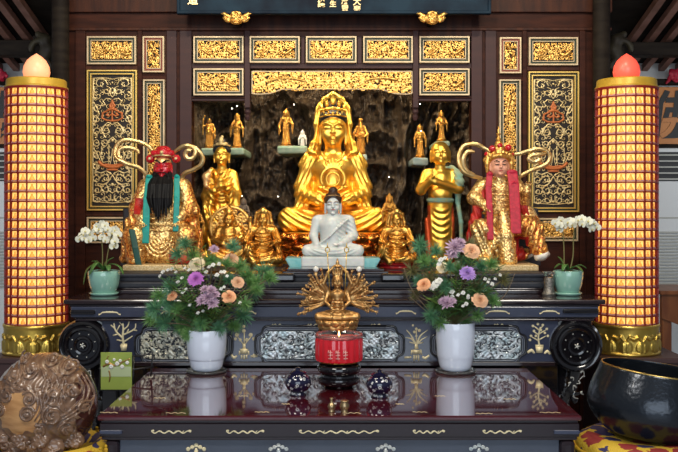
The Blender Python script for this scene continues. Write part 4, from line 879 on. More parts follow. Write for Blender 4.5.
for s in (-1, 1): S.chain([(s * 9, 6, 132), (s * 15, 4, 122), (s * 16.5, 2, 108), (s * 16.3, 2, 96), (s * 19, 0, 88), (s * 22, -2, 80), (s * 17, -6, 78)], [3.2, 3.2, 2.6, 2.6, 3.4, 3.6, 1.5])
S.ell((0, 13, 112), (17, 9, 24)); folds(S, lambda x, y, z: np.sin(np.abs(x) * 1.5 + z * .3), (-26, -20, 76), (26, 20, 138), .5)
link('veil', S.mesh('veil', M['gold'], u, (0, 0, zb_ * u)), t)
link('lotus_seat', lotus(55, zb_ - 3, 18, 3, 'lotus_seat', M['gold_red_tint'], u, .85), t, (0, -6 * u, 1.5 * u))
bm = bmesh.new(); lathe(bm, [(0, 0), (58 * u, 0), (58 * u, 3 * u), (0, 3 * u)], 40, (0, -6 * u, 0)); lathe(bm, [(0, 0), (49 * u, 0), (50 * u, 2 * u), (0, 2.5 * u)], 40, (0, -6 * u, (zb_ - 2) * u)); obj('seat_rim', bm, M['gold'], t, smooth=True, auto=40)

# ---------------- white marble seated figure
Y = 5.38; u = Y / F; t = statue('marble_buddha', 'white marble seated Buddha with brown hair on a pale stone slab', 'statue', 333, Y, SD)
z1 = 13.5
S = Sculpt(.5, 2.2)
S.ell((0, 2, 6), (18, 11, 8)); S.ell((0, -6, 4), (27, 13, 4.5))
for s in (-1, 1): S.cap((s * 9, -1, 7), (s * 25, -10, 6), 7.5, 5.5); S.cap((s * 25, -11, 5), (s * -3, -17, 4.5), 5, 4)
S.cap((0, 3, 10), (0, 3, 30), 13, 13.5); S.ell((0, 1, 31), (15, 9, 9)); S.cap((-13.5, 3, 36), (13.5, 3, 36), 5)
S.chain([(-16.5, 3, 35), (-19.5, 0, 20), (-16, -11, 11)], [5, 4.2, 3.2]); hand(S, (-16, -11.5, 11), (-.1, -.6, -.8), (0, 1, -.4), 9)
S.chain([(16.5, 3, 35), (20, 1, 20), (8, -13, 12)], [5.2, 5, 3.4]); hand(S, (8, -13, 12), (-1, -.2, -.1), (0, -.2, 1), 9)
head(S, (0, 0, 51), 21.5, .95, 1.4)
S.chain([(15, -5, 37), (6, -10.5, 29), (-3, -11.5, 20), (-12, -8, 13)], [1.3, 1.1, 1.1, 1.], .6)
folds(S, lambda x, y, z: np.sin((z + .6 * x) * 1.5), (2, -20, 12), (24, 6, 40), .28); folds(S, lambda x, y, z: np.sin((z - .012 * x * x) * 1.7), (-28, -25, 0), (28, -4, 10), .3)
link('body', S.mesh('body', M['jade'], u, (0, 0, z1 * u)), t)
S = Sculpt(.5, 1.); S.ell((0, 1.4, 56), (8.9, 9.9, 8.2)); S.ell((0, 1.5, 65), (4.6, 4.8, 4)); S.ell((0, -8.6, 50), (7.6, 6.6, 8.4), mode='s', k=.6)
folds(S, lambda x, y, z: np.sin(x * 3) * np.sin(z * 3) * np.sin(y * 3), (-10, -10, 45), (10, 12, 70), .35); link('hair', S.mesh('hair', M['brown_hair'], u, (0, 0, z1 * u)), t)
S = Sculpt(.4, .3)
for s in (-1, 1): S.chain([(s * 1, -8.9, 53.6), (s * 3.2, -8.6, 54.6), (s * 5.6, -6.9, 53.6)], .32); S.chain([(s * 1.7, -8.5, 51), (s * 3.4, -8.3, 50.7), (s * 5, -7.4, 51.1)], .28)
S.chain([(-7.6, -3, 59), (-4, -7.9, 60), (0, -9, 60.4), (4, -7.9, 60), (7.6, -3, 59)], .5); link('painted_line', S.mesh('painted_line', M['bronze'], u, (0, 0, z1 * u)), t)
S = Sculpt(.5, .4); S.ell((0, -8.4, 46.0), (1.9, .75, .75)); link('lips', S.mesh('lips', mat('rose lips', (.45, .12, .10), .4), u, (0, 0, z1 * u)), t)
bm = bmesh.new(); v = [(-47, 12), (47, 12), (41, 1.5), (-41, 1.5)]
prism(bm, [(a * u, b * u) for a, b in v], -22 * u, 14 * u); bmesh.ops.bevel(bm, geom=bm.edges[:], offset=.005, segments=2, affect='EDGES'); obj('slab', bm, M['jade_teal'], t)
bm = bmesh.new(); box2(bm, -31 * u, 31 * u, -23.5 * u, 10 * u, 3 * u, 13.6 * u, .01); obj('seat_block', bm, M['jade'], t)
bm = bmesh.new(); box2(bm, -47 * u, 47 * u, -26 * u, 16 * u, 0, 1.8 * u, .004); obj('black_stand', bm, M['lac_black'], t)
bm = bmesh.new(); box2(bm, X(283, 5.1), X(388, 5.1), 5.035, 5.21, ZD, ZD + .012, .004); box2(bm, X(287, 5.1), X(384, 5.1), 5.05, 5.20, ZD + .012, ZD + .024, .004)
tag(obj('stepped_board', bm, M['lac']), 'black stepped board in front of the white marble Buddha', 'board')

# ---------------- small robed statues: parametric standing figure, 100 units tall
def standing(seed, pose='hold', h=1.15, plump=0., bald=False, sway=0., paint=None, mats=None):
    rnd = random.Random(seed); S = Sculpt(h, 2.)
    S.cap((sway, 2, 4), (0, 2, 52), 12 + plump * 3, 9.5 + plump * 4); S.ell((sway, 2, 3), (15, 12, 4)); S.cap((0, 2, 50), (0, 2, 72), 10 + plump * 3, 9 + plump * 2); S.cap((-9, 2, 77), (9, 2, 77), 4.8 + plump)
    if plump: S.ell((0, -7, 56), (13, 10, 13))
    head(S, (0, -1, 90), 17, 1., 1.2, k=1.6)
    if not bald: S.ell((0, 2, 98), (6, 6, 4)); S.ell((0, 2, 102), (3, 3, 4.5)); S.chain([(-7, 3, 97), (-8, 4, 84), (-10, 4, 76)], [2, 2, 2]); S.chain([(7, 3, 97), (8, 4, 84), (10, 4, 76)], [2, 2, 2])
    def arm(s, e, w): S.chain([(s * 12, 2, 76), e, w], [4, 3.6, 2.8]); S.chain([e, (e[0], e[1] - 1, e[2] - 26)], [3.6, 2]); S.ell(w, (3, 3, 4)); S.cap(w, (w[0] - s * 1, w[1] - 2, w[2] + 4), 1.8, 1.2)
    if pose == 'hold': arm(-1, (-19, -4, 58), (-5, -15, 62)); arm(1, (19, -4, 58), (5, -15, 60)); S.ell((0, -17, 64), (3.5, 3, 5.5)); S.cap((0, -17, 68), (0, -17, 76), 2, 1)
    elif pose == 'pray': arm(-1, (-18, -4, 58), (-2, -16, 68)); arm(1, (18, -4, 58), (2, -16, 68)); S.cap((0, -17, 68), (0, -16, 79), 2.5, 1.2)
    elif pose == 'up': arm(-1, (-22, -2, 70), (-21, -6, 94)); arm(1, (19, -4, 56), (12, -12, 46)); S.cap((-21, -6, 94), (-16, -6, 106), 1.6); S.ell((-14, -6, 107), (3, 2, 3))
    elif pose == 'beard': arm(-1, (-20, -6, 56), (-10, -16, 48)); arm(1, (20, -6, 56), (10, -16, 48)); S.chain([(0, -9, 83), (0, -14, 74), (0, -14, 62)], [4, 4.5, 1.5]); S.ell((0, 0, 99), (8, 8, 5))
    elif pose == 'down': arm(-1, (-20, 0, 56), (-16, -10, 40)); arm(1, (19, -4, 60), (8, -14, 66))
    folds(S, lambda x, y, z: np.sin(x * 1.15 + .02 * z * x + .3 * seed), (-24, -20, 2), (24, 20, 52), 1.2); folds(S, lambda x, y, z: np.sin((z - .05 * x * x) * .8), (-12, -22, 40), (12, 0, 76), .7)
    return S.mesh('body', mats or M['gold_old'], 1., paint=paint)
STG = 'small gilt figures on the rock ledges'
def small(px, ptop, pbot, Y, label, seed, name='gilt_figurine', m=None, foot='lotus_foot', footm='gold_old', grp=STG, **kw):
    t = statue(name, label, 'figurine', px, Y, Zz(pbot, Y), grp); sc_ = (pbot - ptop) / 108. * Y / F
    o = link('body', standing(seed, mats=m, **kw), t, (0, 0, 4 * sc_)); o.scale = (sc_,) * 3
    bm = bmesh.new(); lathe(bm, [(0, 0), (.17, 0), (.19, .02), (.15, .04), (.18, .06), (0, .065)], 24); bm.transform(Matrix.Scale(100 * sc_, 4)); obj(foot, bm, M[footm], t, smooth=True, auto=40); return t
YS = 6.24
small(209.5, 117, 148.5, YS, 'plump gilt figurine with one arm raised on the pale green ledge', 1, pose='up', plump=.8, bald=True)
small(237, 113.5, 148.5, YS, 'slim robed gilt figurine beside the one with a raised arm', 2, pose='hold')
small(286, 109, 146.5, YS, 'gilt figurine standing on a green ledge beside the thin white figurine', 3, pose='down')
small(360.5, 118, 155, YS, 'bearded plump gilt figurine at the shoulder of the large gold statue', 4, pose='beard', plump=.7, bald=True)
small(420, 124.5, 158, YS, 'gilt figurine on the grey blue ledge beside the bald praying figure', 5, pose='pray')
small(441.5, 111, 141.5, YS, 'gilt figurine standing right above the head of the bald praying figure', 6, pose='hold')
small(389.5, 194, 236, 5.85, 'slender gilt figurine behind the hooded gold figure on the red base', 7, pose='pray')
small(196, 205, 246, 5.88, 'dim gilt figurine between the red faced figure and the robed attendant', 8, pose='hold')
small(302.5, 130, 152, YS, 'thin plain white figurine on the rock face', 9, m=M['white_paint'], footm='white_paint', grp=None, pose='pray')
small(243.5, 198, 232, 5.95, 'dull grey figurine behind the gold figure with round openwork halo', 10, m=mat('grey brown stone', (.12, .09, .07), .6), footm='bronze', grp=None, pose='pray')
for px0, px1, p0, p1, m, lab in ((202, 245, 148.5, 155.5, 'moss_stone', 'pale green ledge under the figurine with the raised arm'), (278, 308, 146.5, 154, 'moss_stone', 'green rock ledge under the thin white figurine and its gilt neighbour'), (352, 367, 155, 162, 'blue_ledge', 'grey ledge under the bearded plump figurine'), (412, 427.5, 158, 165.5, 'blue_ledge', 'grey blue ledge beside the bald praying figure'), (434, 449, 141.5, 147, 'moss_stone', 'ledge hidden behind the bald head of the praying figure')):
    bm = bmesh.new(); x0, x1 = X(px0, YS), X(px1, YS); bx(bm, ((x0 + x1) / 2, YS + .19, (Zz(p0, YS) + Zz(p1, YS)) / 2), (x1 - x0, .52, Zz(p0, YS) - Zz(p1, YS)), .012)
    for v in bm.verts: v.co += Vector((0, .012 * vnoise(*(np.array([c * 30]) for c in v.co))[0], .006 * vnoise(*(np.array([c * 25 + 9]) for c in v.co))[0]))
    tag(obj('rock_ledge', bm, M[m]), lab, 'ledge')
# ledges for the three that stand free of the rock
for px, pb, Y, lab in ((389.5, 236, 5.85, 'dark stone post under the slender figurine behind the hooded figure'), (196, 246, 5.88, 'dark stone post under the dim gilt figurine'), (243.5, 232, 5.95, 'dark stone post under the dull grey figurine')):
    bm = bmesh.new(); h_ = Zz(pb, Y) - ZD; lathe(bm, [(0, 0), (.06, 0), (.055, h_ * .5), (.048, h_), (0, h_)], 10); tag(obj('stone_post', bm, M['rock'], None, (X(px, Y), Y, ZD)), lab, 'post')

# ---------------- hooded seated figures (60 units tall)
def hooded(seed, lift=1):
    S = Sculpt(.5, 1.3)
    S.ell((0, 0, 7), (18, 13, 8)); S.cap((0, 2, 8), (0, 2, 30), 11, 8.5); S.cap((-8, 2, 34), (8, 2, 34), 4.4)
    S.cap((-9, -4, 8), (-14 * lift, -12, 15), 7, 6); S.cap((-14, -12, 14), (-8, -15, 2), 5.5, 4); S.cap((9, -4, 7), (17, -10, 6), 7, 5.5); S.cap((16, -11, 5), (0, -15, 4), 5, 4)
    S.chain([(-11, 2, 34), (-15, -4, 22), (-8, -13, 20)], [3.8, 3.4, 2.2]); S.chain([(11, 2, 34), (15, -4, 22), (6, -13, 20)], [3.8, 3.4, 2.2]); S.ell((0, -13.5, 21), (3, 2.4, 3)); S.cap((0, -14, 22), (0, -14, 29), 1.6, .9)
    head(S, (0, -1.5, 45), 14, .95, 1.2, k=1.2)
    S.chain([(-9, 3, 30), (-8.6, 2.5, 42), (-6.5, 2, 51), (0, 1, 55.5), (6.5, 2, 51), (8.6, 2.5, 42), (9, 3, 30)], [2.6, 1.5, 1.5, 1.8, 1.5, 1.5, 2.6]); S.ell((0, 5.5, 42), (8.2, 4, 13)); S.ell((0, -4, 53.5), (3, 2, 3.5)); S.ell((-3.6, -3.4, 52), (1.8, 1.6, 2.2)); S.ell((3.6, -3.4, 52), (1.8, 1.6, 2.2))
    for s in (-1, 1): S.chain([(s * 10, 3, 36), (s * 14.5, 2, 22), (s * 19, 0, 4)], [2.4, 3.4, 3.4]); 
    for j in range(3): S.torus((0, -6, 34 - 3.2 * j), 4 + 1.6 * j, .5, 1, .5)
    folds(S, lambda x, y, z: np.sin((z - .03 * x * x) * 1.5 + seed), (-13, -24, 3), (13, -2, 34), .75)
    for s in (-1, 1):
        a, b = sorted((s * 10, s * 26)); folds(S, lambda x, y, z, s=s: np.sin((s * x + .35 * z) * 1.6), (a, -20, 2), (b, 10, 38), .9)
    return S
Y = 5.62; u = Y / F; t = statue('gilt_guanyin', 'small gold hooded seated figure between the openwork halo figure and the large statue', 'statue', 263, Y, SD)
S = hooded(1); S.ell((-13, 0, 38), (2.6, 2.4, 4)).cap((-13, 0, 41), (-13, 0, 46), 1.4, 2.2); S.cap((-13, 0, 36), (-12, 1, 30), 2.4)
S.func(lambda x, y, z: np.maximum(np.sqrt((x / 20.) ** 2 + ((y + 2) / 15.) ** 2) * 15 - 15, abs(z + 1.5) - 1.5), (-20, -17, -3), (20, 13, 0), .5)
link('body', S.mesh('body', M['gold_old'], u * .985, (0, 0, 3 * u)), t)
Y = 5.42; u = Y / F; t = statue('gilt_guanyin', 'small gold hooded seated figure on a dark red base', 'statue', 396.5, Y, SD)
link('body', hooded(4, .9).mesh('body', M['gold_old'], u * .95, (0, 0, 6 * u)), t)
bm = bmesh.new(); lathe(bm, [(0, 0), (20 * u, 0), (21 * u, 1.5 * u), (19 * u, 3 * u), (20.5 * u, 5 * u), (18 * u, 6.5 * u), (0, 6.6 * u)], 36, sy=.8); obj('red_base', bm, mat('wine red lacquer', (.20, .008, .012), .2, coat=.5), t, smooth=True, auto=40)
# ---------------- figure with round openwork halo
Y = 5.74; u = Y / F; t = statue('gilt_figure', 'gold seated figure ringed by a round openwork halo of swirls', 'statue', 229, Y, SD)
S = Sculpt(.7, 2.); S.ell((0, 0, 9), (16, 11, 9)); S.cap((0, 2, 8), (0, 2, 30), 12, 9); S.cap((-8, 2, 33), (8, 2, 33), 4.5); head(S, (0, -2, 43), 14, 1, 1, k=1.2); S.ell((0, 0, 51), (4, 4, 4)); S.ell((0, 0, 55), (2, 2, 2.5))
S.cap((-8, -4, 8), (-15, -11, 10), 6.5, 5.5); S.cap((-15, -11, 9), (0, -14, 4), 5, 4); S.cap((8, -4, 8), (15, -11, 10), 6.5, 5.5); S.cap((15, -11, 9), (0, -14, 4), 5, 4)
S.chain([(-10, 2, 33), (-14, -3, 22), (-4, -12, 20)], [4, 4, 2.6]); S.chain([(10, 2, 33), (14, -3, 22), (4, -12, 20)], [4, 4, 2.6]); S.cap((0, -13, 18), (0, -13, 26), 2.4, 1.2)
folds(S, lambda x, y, z: np.sin((z - .03 * x * x) * 1.3), (-16, -22, 1), (16, -2, 30), .6)
link('body', S.mesh('body', M['gold_old'], u, (0, 0, 2.5 * u)), t)
bm = bmesh.new(); lathe(bm, [(0, 0), (18 * u, 0), (17 * u, 3 * u), (0, 3 * u)], 30, sy=.8); obj('base_plate', bm, M['gold_old'], t)
S = Sculpt(.6, .5); rnd = random.Random(4); S.torus((0, 10, 38), 20, 1.7, 1); S.torus((0, 10, 38), 12.5, 1., 1)
for k in range(15):
    a = 2 * PI * k / 15; S.chain([(p[0], 10, p[2]) for p in spiral2(16.2 * math.cos(a), 38 + 16.2 * math.sin(a), 3.5, 1.2, a, 1 if k % 2 else -1)], [1.2, .9]); S.chain([(p[0], 10, p[2]) for p in spiral2(9.5 * math.cos(a + .2), 38 + 9.5 * math.sin(a + .2), 2.8, 1.1, a + 2, -1 if k % 2 else 1)], [.9, .6])
for k in range(22): a = 2 * PI * k / 22; S.cap((20 * math.cos(a), 10, 38 + 20 * math.sin(a)), (22.6 * math.cos(a + .06), 10, 38 + 22.6 * math.sin(a + .06)), 1.1, .4)
S.cap((0, 9, 2), (0, 10, 20), 2.5, 2); S.cap((-7, 9, 2), (-11, 10, 24), 1.6); S.cap((7, 9, 2), (11, 10, 24), 1.6)
link('halo', S.mesh('halo', M['gold_carve'], u), t)

# ---------------- robed attendant and bald praying attendant
Y = 6.03; u = Y / F; t = statue('gilt_attendant', 'tall gold standing attendant in flowing robes holding a vase', 'statue', 222, Y, SD)
S = Sculpt(.75, 3.)
S.ell((-6, 2, 3), (18, 12, 4)); S.cap((-6, 2, 5), (0, 2, 50), 13, 11); S.cap((0, 2, 48), (0, 2, 82), 11, 9.5); S.cap((-7, 2, 88), (7, 2, 88), 5.4)
head(S, (0, -2, 107), 21, .95, 1.2)
S.chain([(-11, 2, 87), (-15, -5, 66), (-5, -16, 72)], [4.8, 4.8, 3.4]); S.chain([(11, 2, 87), (15, -5, 68), (6, -16, 74)], [4.8, 4.8, 3.4]); S.chain([(-8, -4, 92), (-3, -11, 82), (5, -12, 70), (9, -9, 58)], 1.6, .8); S.chain([(8, -4, 92), (4, -11, 84), (0, -12, 76)], 1.6, .8); hand(S, (-5, -16, 72), (1, -.4, .3), (0, 0, 1), 10); hand(S, (7, -16, 74), (-1, -.4, .2), (0, 0, 1), 10)
S.ell((1, -18, 79), (4, 3.6, 5)); S.cap((1, -18, 83), (1, -18, 89), 1.8, 2.6)
S.chain([(-14, -6, 65), (-15, -8, 50), (-14, -8, 32)], [4.4, 4, 2]); S.chain([(14, -6, 66), (16, -8, 48), (14, -8, 28)], [4.4, 4, 2])
S.chain([(-9, -9, 92), (-14, -11, 85), (-14, -13, 76)], [2.6, 3.8, 2.6]); S.chain([(-8, -12, 66), (-12, -14, 44), (-18, -10, 20), (-24, -8, 2)], [2.6, 2.6, 2.6, 3]); S.chain([(10, -12, 66), (10, -14, 44), (4, -12, 18), (2, -10, 2)], [2, 2.4, 2.2, 2])
folds(S, lambda x, y, z: np.sin((x + .28 * z) * 1.05), (-24, -22, 1), (22, 18, 60), 1.); folds(S, lambda x, y, z: np.sin((z - .05 * x * x) * .9), (-14, -24, 52), (14, -2, 92), .6)
def pnt(x, y, z): return np.where((x < -9.5) & (z > 72) & (z < 94) & (y < -8), 1, 0)
link('body', S.mesh('body', [M['gold'], M['skin_gold']], u, paint=pnt), t)
S = Sculpt(.7, 1.2); S.ell((0, 0.5, 112), (9.2, 9.8, 6.4)); S.ell((0, 1, 120), (4.2, 4.2, 4.2)); S.ell((0, -9.5, 107), (7.6, 6.2, 9), mode='s', k=.6); link('hair', S.mesh('hair', M['blue_hair'], u), t)
S = Sculpt(.6, .8); S.chain([(-8, -4, 116), (-4, -8.5, 117), (0, -9.6, 117.4), (4, -8.5, 117), (8, -4, 116)], 1.1); S.ell((0, -8.5, 121), (2.6, 1.5, 3.6)); S.torus((0, 1, 118.5), 5, 1, 2); S.ell((0, 1, 125), (1.6, 1.6, 2)); link('crown', S.mesh('crown', M['gold_pale'], u), t)

t = statue('gilt_attendant', 'bald gold standing attendant with praying hands and teal scarf', 'statue', 440.5, Y, SD)
S = Sculpt(.75, 2.6)
for s in (-1, 1): S.cap((s * 7, 2, 4), (s * 5, 2, 40), 8, 10); S.ell((s * 7, -6, 2.5), (5, 9, 3.5))
S.cap((0, 2, 14), (0, 2, 56), 14, 12.5); S.cap((0, 2, 54), (0, 2, 82), 12, 12); S.cap((-11, 2, 88), (11, 2, 88), 5.8); S.ell((0, -6, 68), (11, 8, 10))
head(S, (-.5, -3, 109), 23, 1.1, 1.4, jaw=1.28)
S.chain([(-14, 2, 87), (-20, -6, 72), (-11, -17, 82)], [5.5, 5, 3.6]); S.chain([(14, 2, 87), (17, -7, 73), (-7, -17, 80)], [5.5, 5, 3.6])
hand(S, (-10.6, -17, 82), (.1, -.1, 1), (1, 0, 0), 12, .1); hand(S, (-8, -17, 81), (-.05, -.1, 1), (-1, 0, 0), 12, .1)
S.torus((0, 2, 62), 12.4, 1.8, 2, 1.)
folds(S, lambda x, y, z: np.sin((z - .06 * x * x) * .95), (-10, -22, 20), (10, -4, 56), .55); folds(S, lambda x, y, z: np.sin(x * 1.2 + .1 * z), (-22, -14, 1), (-8, 18, 58), .7); folds(S, lambda x, y, z: np.sin(x * 1.2 - .1 * z), (8, -14, 1), (22, 18, 58), .7)
def pnt(x, y, z): return np.where((np.abs(x) > 10.5) & (z < 57), 1, np.where((np.abs(z - 62) < 2.2) & (np.sqrt(x * x + (y - 2) ** 2) > 11.6), 2, 0))
link('body', S.mesh('body', [M['gold'], mat('orange red gilt', (.62, .10, .03), .35, .5), M['verdigris']], u, paint=pnt), t)
S = Sculpt(.7, 1.4); S.chain([(3, 12, 92), (12, 6, 93), (17, -2, 88), (18, -9, 80), (17, -6, 70), (17, -2, 60), (20, -4, 40), (20, -5, 22), (16, -6, 6)], [3, 4, 4.6, 4.6, 3.6, 2.4, 2.2, 2, 2.6]); folds(S, lambda x, y, z: np.sin(z * 1.1 + x), (8, -16, 68), (26, 14, 98), .5)
link('scarf', S.mesh('scarf', M['verdigris'], u), t)

# ---------------- red faced bearded figure
M['gb2'] = brocade_gold('orange gilt brocade', (.92, .52, .15), (.40, .08, .03), 38); M['gold_brocade'] = brocade_gold('figured gold brocade', (1., .74, .32), (.46, .20, .06), 46)
Y = 5.44; u = Y / F; t = statue('red_faced_statue', 'red faced statue with long black beard and teal tassels', 'statue', 164, Y, SD + .036)
S = Sculpt(.75, 3.)
S.ell((0, 4, 6), (36, 20, 8)); S.cap((0, 4, 15), (0, 4, 62), 25, 18); S.cap((-15, 4, 76), (15, 4, 76), 8.5); S.cap((0, 4, 60), (0, 4, 74), 17, 14)
for s in (-1, 1):
    S.cap((s * 14, 0, 22), (s * 25, -18, 26), 15, 13); S.cap((s * 25, -19, 24), (s * 24, -18, 5), 11, 10); S.ell((s * 23, -27, 3), (7, 10, 4))
    S.chain([(s * 18, 4, 75), (s * 26, -2, 52), (s * 18, -19, 44)], [9, 9, 6]); hand(S, (s * 18, -20, 43), (-s * .3, -.8, -.5), (0, 0, -1), 12)
    S.chain([(s * 26, 2, 52), (s * 30, 2, 30), (s * 33, 0, 5)], [6, 7, 8])
S.chain([(-26, -4, 54), (-30, -8, 40), (-33, -10, 22), (-38, -8, 4)], [6, 6, 6, 5])
head(S, (0, -5, 95), 23, .98, .6)
for k in range(5): S.chain([(x, -19.5 - 1.2 * (12 - abs(x)) / 12, 54 - 5.5 * k + (x / 12.) ** 2 * 2) for x in np.linspace(-13, 13, 9)], .9, .7)
for k in range(4): S.chain([(r * math.cos(a), -24 - 2.0 * math.sin(-a), 27 + r * 1.35 * math.sin(a)) for r in (15 - 3 * k,) for a in np.linspace(PI * 1.02, PI * 1.98, 12)], [.9, 1.4, .9], .6)
folds(S, lambda x, y, z: np.sin(x * .9 + .15 * z), (-48, -20, 1), (-27, 20, 60), .9); folds(S, lambda x, y, z: np.sin(x * .9 - .15 * z), (27, -20, 1), (48, 20, 60), .9)
folds(S, lambda x, y, z: np.sin(x * 1.6) * np.sin(z * 1.6 + y), (-34, -36, 5), (34, -2, 80), .45)
def pnt(x, y, z):
    r = np.where(np.abs(x) > 24, 1, 0); r = np.where((x < -19) & (x > -27) & (z > 48) & (z < 64) & (y < 4), 2, r); r = np.where((z < 9) & (x > 8) & (x < 32) & (y < -12), 2, r)
    fz = (z > 83) & (np.abs(x) < 13); r = np.where(fz, 3, r); return np.where(fz & (z > 99.4) & (z < 106), 4, r)
link('body', S.mesh('body', [M['gold_brocade'], M['gb2'], M['red'], M['red_gloss'], M['skin_gold']], u, paint=pnt), t)
S = Sculpt(.5, .5)
for s in (-1, 1): S.chain([(s * 1.2, -14.4, 98.6), (s * 4, -14.2, 100.6), (s * 7.4, -11.6, 101)], [.7, .9, .5]); S.ell((s * 3.6, -13.1, 95.6), (1.5, .5, .6))
link('brow', S.mesh('brow', M['black_hair'], u), t)
S = Sculpt(.6, 1.); S.ell((0, -2, 108), (11.5, 11, 5.5)); S.ell((0, -3, 112.5), (7.5, 7, 3.8))
for s in (-1, 1): S.ell((s * 13, -4, 103), (4.4, 4, 4.4)); S.ell((s * 8.5, -8, 108.5), (3.4, 3, 3.2))
S.ell((0, -10, 110), (4.2, 3, 4)); S.ell((0, -14, 98.5), (10.5, 6, 7.2), mode='s', k=.6); folds(S, lambda x, y, z: np.sin(x * 1.8) * np.sin(z * 1.8), (-18, -16, 98), (18, 10, 116), .4)
link('hat', S.mesh('hat', M['red_gloss'], u), t)
S = Sculpt(.6, .5); S.chain([(-11, -6, 105.5), (-6, -11.5, 106), (0, -13, 106.3), (6, -11.5, 106), (11, -6, 105.5)], .8); S.ell((0, -13.5, 109), (1.8, 1.2, 2)); S.ell((-13, -8.0, 103), (1.6, 1, 1.6)); S.ell((13, -8.0, 103), (1.6, 1, 1.6)); link('hat_band', S.mesh('hat_band', M['gold_pale'], u), t)
S = Sculpt(.55, .5); rnd = random.Random(2)
for k in range(46):
    a = -1 + 2 * k / 45; x0 = a * 10.5; L = 46 - 9 * abs(a) ** 2 + rnd.uniform(-8, 3); yy = rnd.uniform(-2, 1)
    S.chain([(x0 * .8, -11.5 + 3 * abs(a), 86 + 3.5 * abs(a)), (x0 * 1.1, -18 + yy, 77), (x0 * 1.12 + rnd.uniform(-.6, .6), -22 + yy, 64), (x0 * .95 + 1.2 + rnd.uniform(-1, 1), -23.5 + yy, 88 - L)], [.9, 1.3, 1.1, .3])
for s in (-1, 1): S.chain([(s * .6, -15, 89.6), (s * 4.5, -14.6, 88.6), (s * 8.5, -14.5, 82), (s * 10, -17, 70)], [.5, .7, .6, .3])
link('beard', S.mesh('beard', M['black_hair'], u), t)
for x, zt_, zb2, w in ((-13, 85, 20.5, 5.4), (16.3, 85, 32, 4.2)):
    S = Sculpt(.55, .6); tassel(S, [(x * .93, -13, zt_), (x, -20.5, zt_ - 22), (x, -24, zt_ - 40), (x, -27, zb2)], w, .85); S.ell((x * .93, -13.5, zt_ + .5), (w * .55, 2, 2)); S.torus((x, -20.5, zt_ - 22), w * .45, .8, 1); link('tassel', S.mesh('tassel', M['teal'], u), t)
S = Sculpt(.6, .8); tassel(S, [(-25, -33, 33), (-21, -36, 16), (-16.5, -37, -6)], 4.2, 1.); link('sash', S.mesh('sash', M['darkgreen'], u), t)
for pts in ([(-9, -2, 108), (-16, 0, 116), (-28, 0, 121), (-42, -2, 121), (-48, -4, 112), (-46, -6, 104), (-36, -6, 98), (-24, -3, 94), (-17, 0, 86), (-15, 3, 78)], [(-24, -4, 108), (-27, -4, 112), (-36, -5, 114), (-43, -6, 112), (-44, -7, 106), (-40, -7, 103)],
            [(9, -2, 108), (15, -3, 113), (22, -4, 116), (29, -4, 115), (35, -3, 111), (39, -2, 104), (37, -2, 97), (29, -1, 92), (20, 0, 88), (16, 2, 78)], [(29, -4, 115), (32, -5, 110), (30, -6, 104), (25, -6, 103), (22, -5, 107), (24, -5, 111), (28, -5, 111)]):
    ribbon(t, pts, u)
bm = bmesh.new(); box2(bm, X(126, 5.3) , X(198, 5.3), 5.21, 5.62, ZD, ZD + .034, .006); tag(obj('statue_slab', bm, M['stone_gold']), 'gold flecked slab under the red faced statue', 'slab', 'gold flecked slabs')

# ---------------- pink faced figure with crimson tassels
t = statue('pink_faced_statue', 'pink faced crowned statue with crimson tassels and white soled boot', 'statue', 500, Y, SD + .036)
S = Sculpt(.75, 3.)
S.ell((0, 4, 8), (34, 18, 9)); S.cap((-1, 4, 16), (0, 4, 46), 21, 13.5); S.cap((0, 4, 46), (0, 4, 74), 13, 13.5); S.cap((-14, 4, 77), (14, 4, 77), 7)
S.cap((-10, -2, 32), (-22, -18, 34), 12, 10); S.cap((-22, -19, 32), (-20, -20, 8), 9, 8); S.ell((-20, -27, 4), (7, 10, 4.5))
S.cap((10, -2, 36), (26, -14, 36), 13, 11); S.cap((26, -15, 34), (36, -18, 12), 10, 8); S.ell((37, -24, 8), (8, 9, 5), rot=rotm('Y', -25))
S.chain([(-17, 4, 77), (-26, -3, 64), (-18, -16, 57)], [7.2, 7, 4.6]); hand(S, (-18, -17, 55), (.5, -.7, -.3), (0, 0, -1), 11)
S.chain([(17, 4, 77), (24, -2, 62), (24, -14, 71)], [7.2, 6.4, 4.4]); hand(S, (25, -15, 73), (.1, -.3, 1), (0, -1, 0), 10, .9)
S.chain([(-14, -18, 40), (-8, -22, 22), (-20, -26, 4)], [4, 4, 4]); S.chain([(27, 2, 50), (36, 2, 34), (40, -2, 12)], [8, 8, 6])
S.chain([(0, -16, 48), (2, -22, 28), (4, -24, 4)], [5, 8, 9])
head(S, (-1.5, -6, 96.5), 22, 1.1, .4, jaw=1.16)
for k in range(5): S.chain([(x, -11 - .9 * (12 - abs(x)) / 3, 72 - 5 * k + (x / 12.) ** 2 * 2.4) for x in np.linspace(-12, 12, 9)], .9, .7)
S.torus((0, 3, 49), 15, 2, 2, 1)
folds(S, lambda x, y, z: np.sin((x * .8 + z * .35) * 1.1), (-36, -34, 2), (-4, 10, 46), .9); folds(S, lambda x, y, z: np.sin((x * .9 - z * .3) * 1.1), (4, -34, 2), (48, 10, 46), .9); folds(S, lambda x, y, z: np.sin(x * 1.7) * np.sin(z * 1.7), (-34, -30, 46), (34, 4, 84), .45)
def pnt(x, y, z):
    r = np.where((z < 46) & (x > 12), 1, 0); r = np.where((x < -13) & (z > 28) & (z < 46) & (y > -14), 2, r); r = np.where((x > 12) & (x < 24) & (z < 26), 2, r); r = np.where((np.abs(x + 18) < 4) & (z < 22) & (y > -22), 2, r); r = np.where((x > 27) & (z < 8.0 + (x - 30) * .35), 4, r)
    return np.where((z > 85) & (np.abs(x + 1.5) < 12), 3, r)
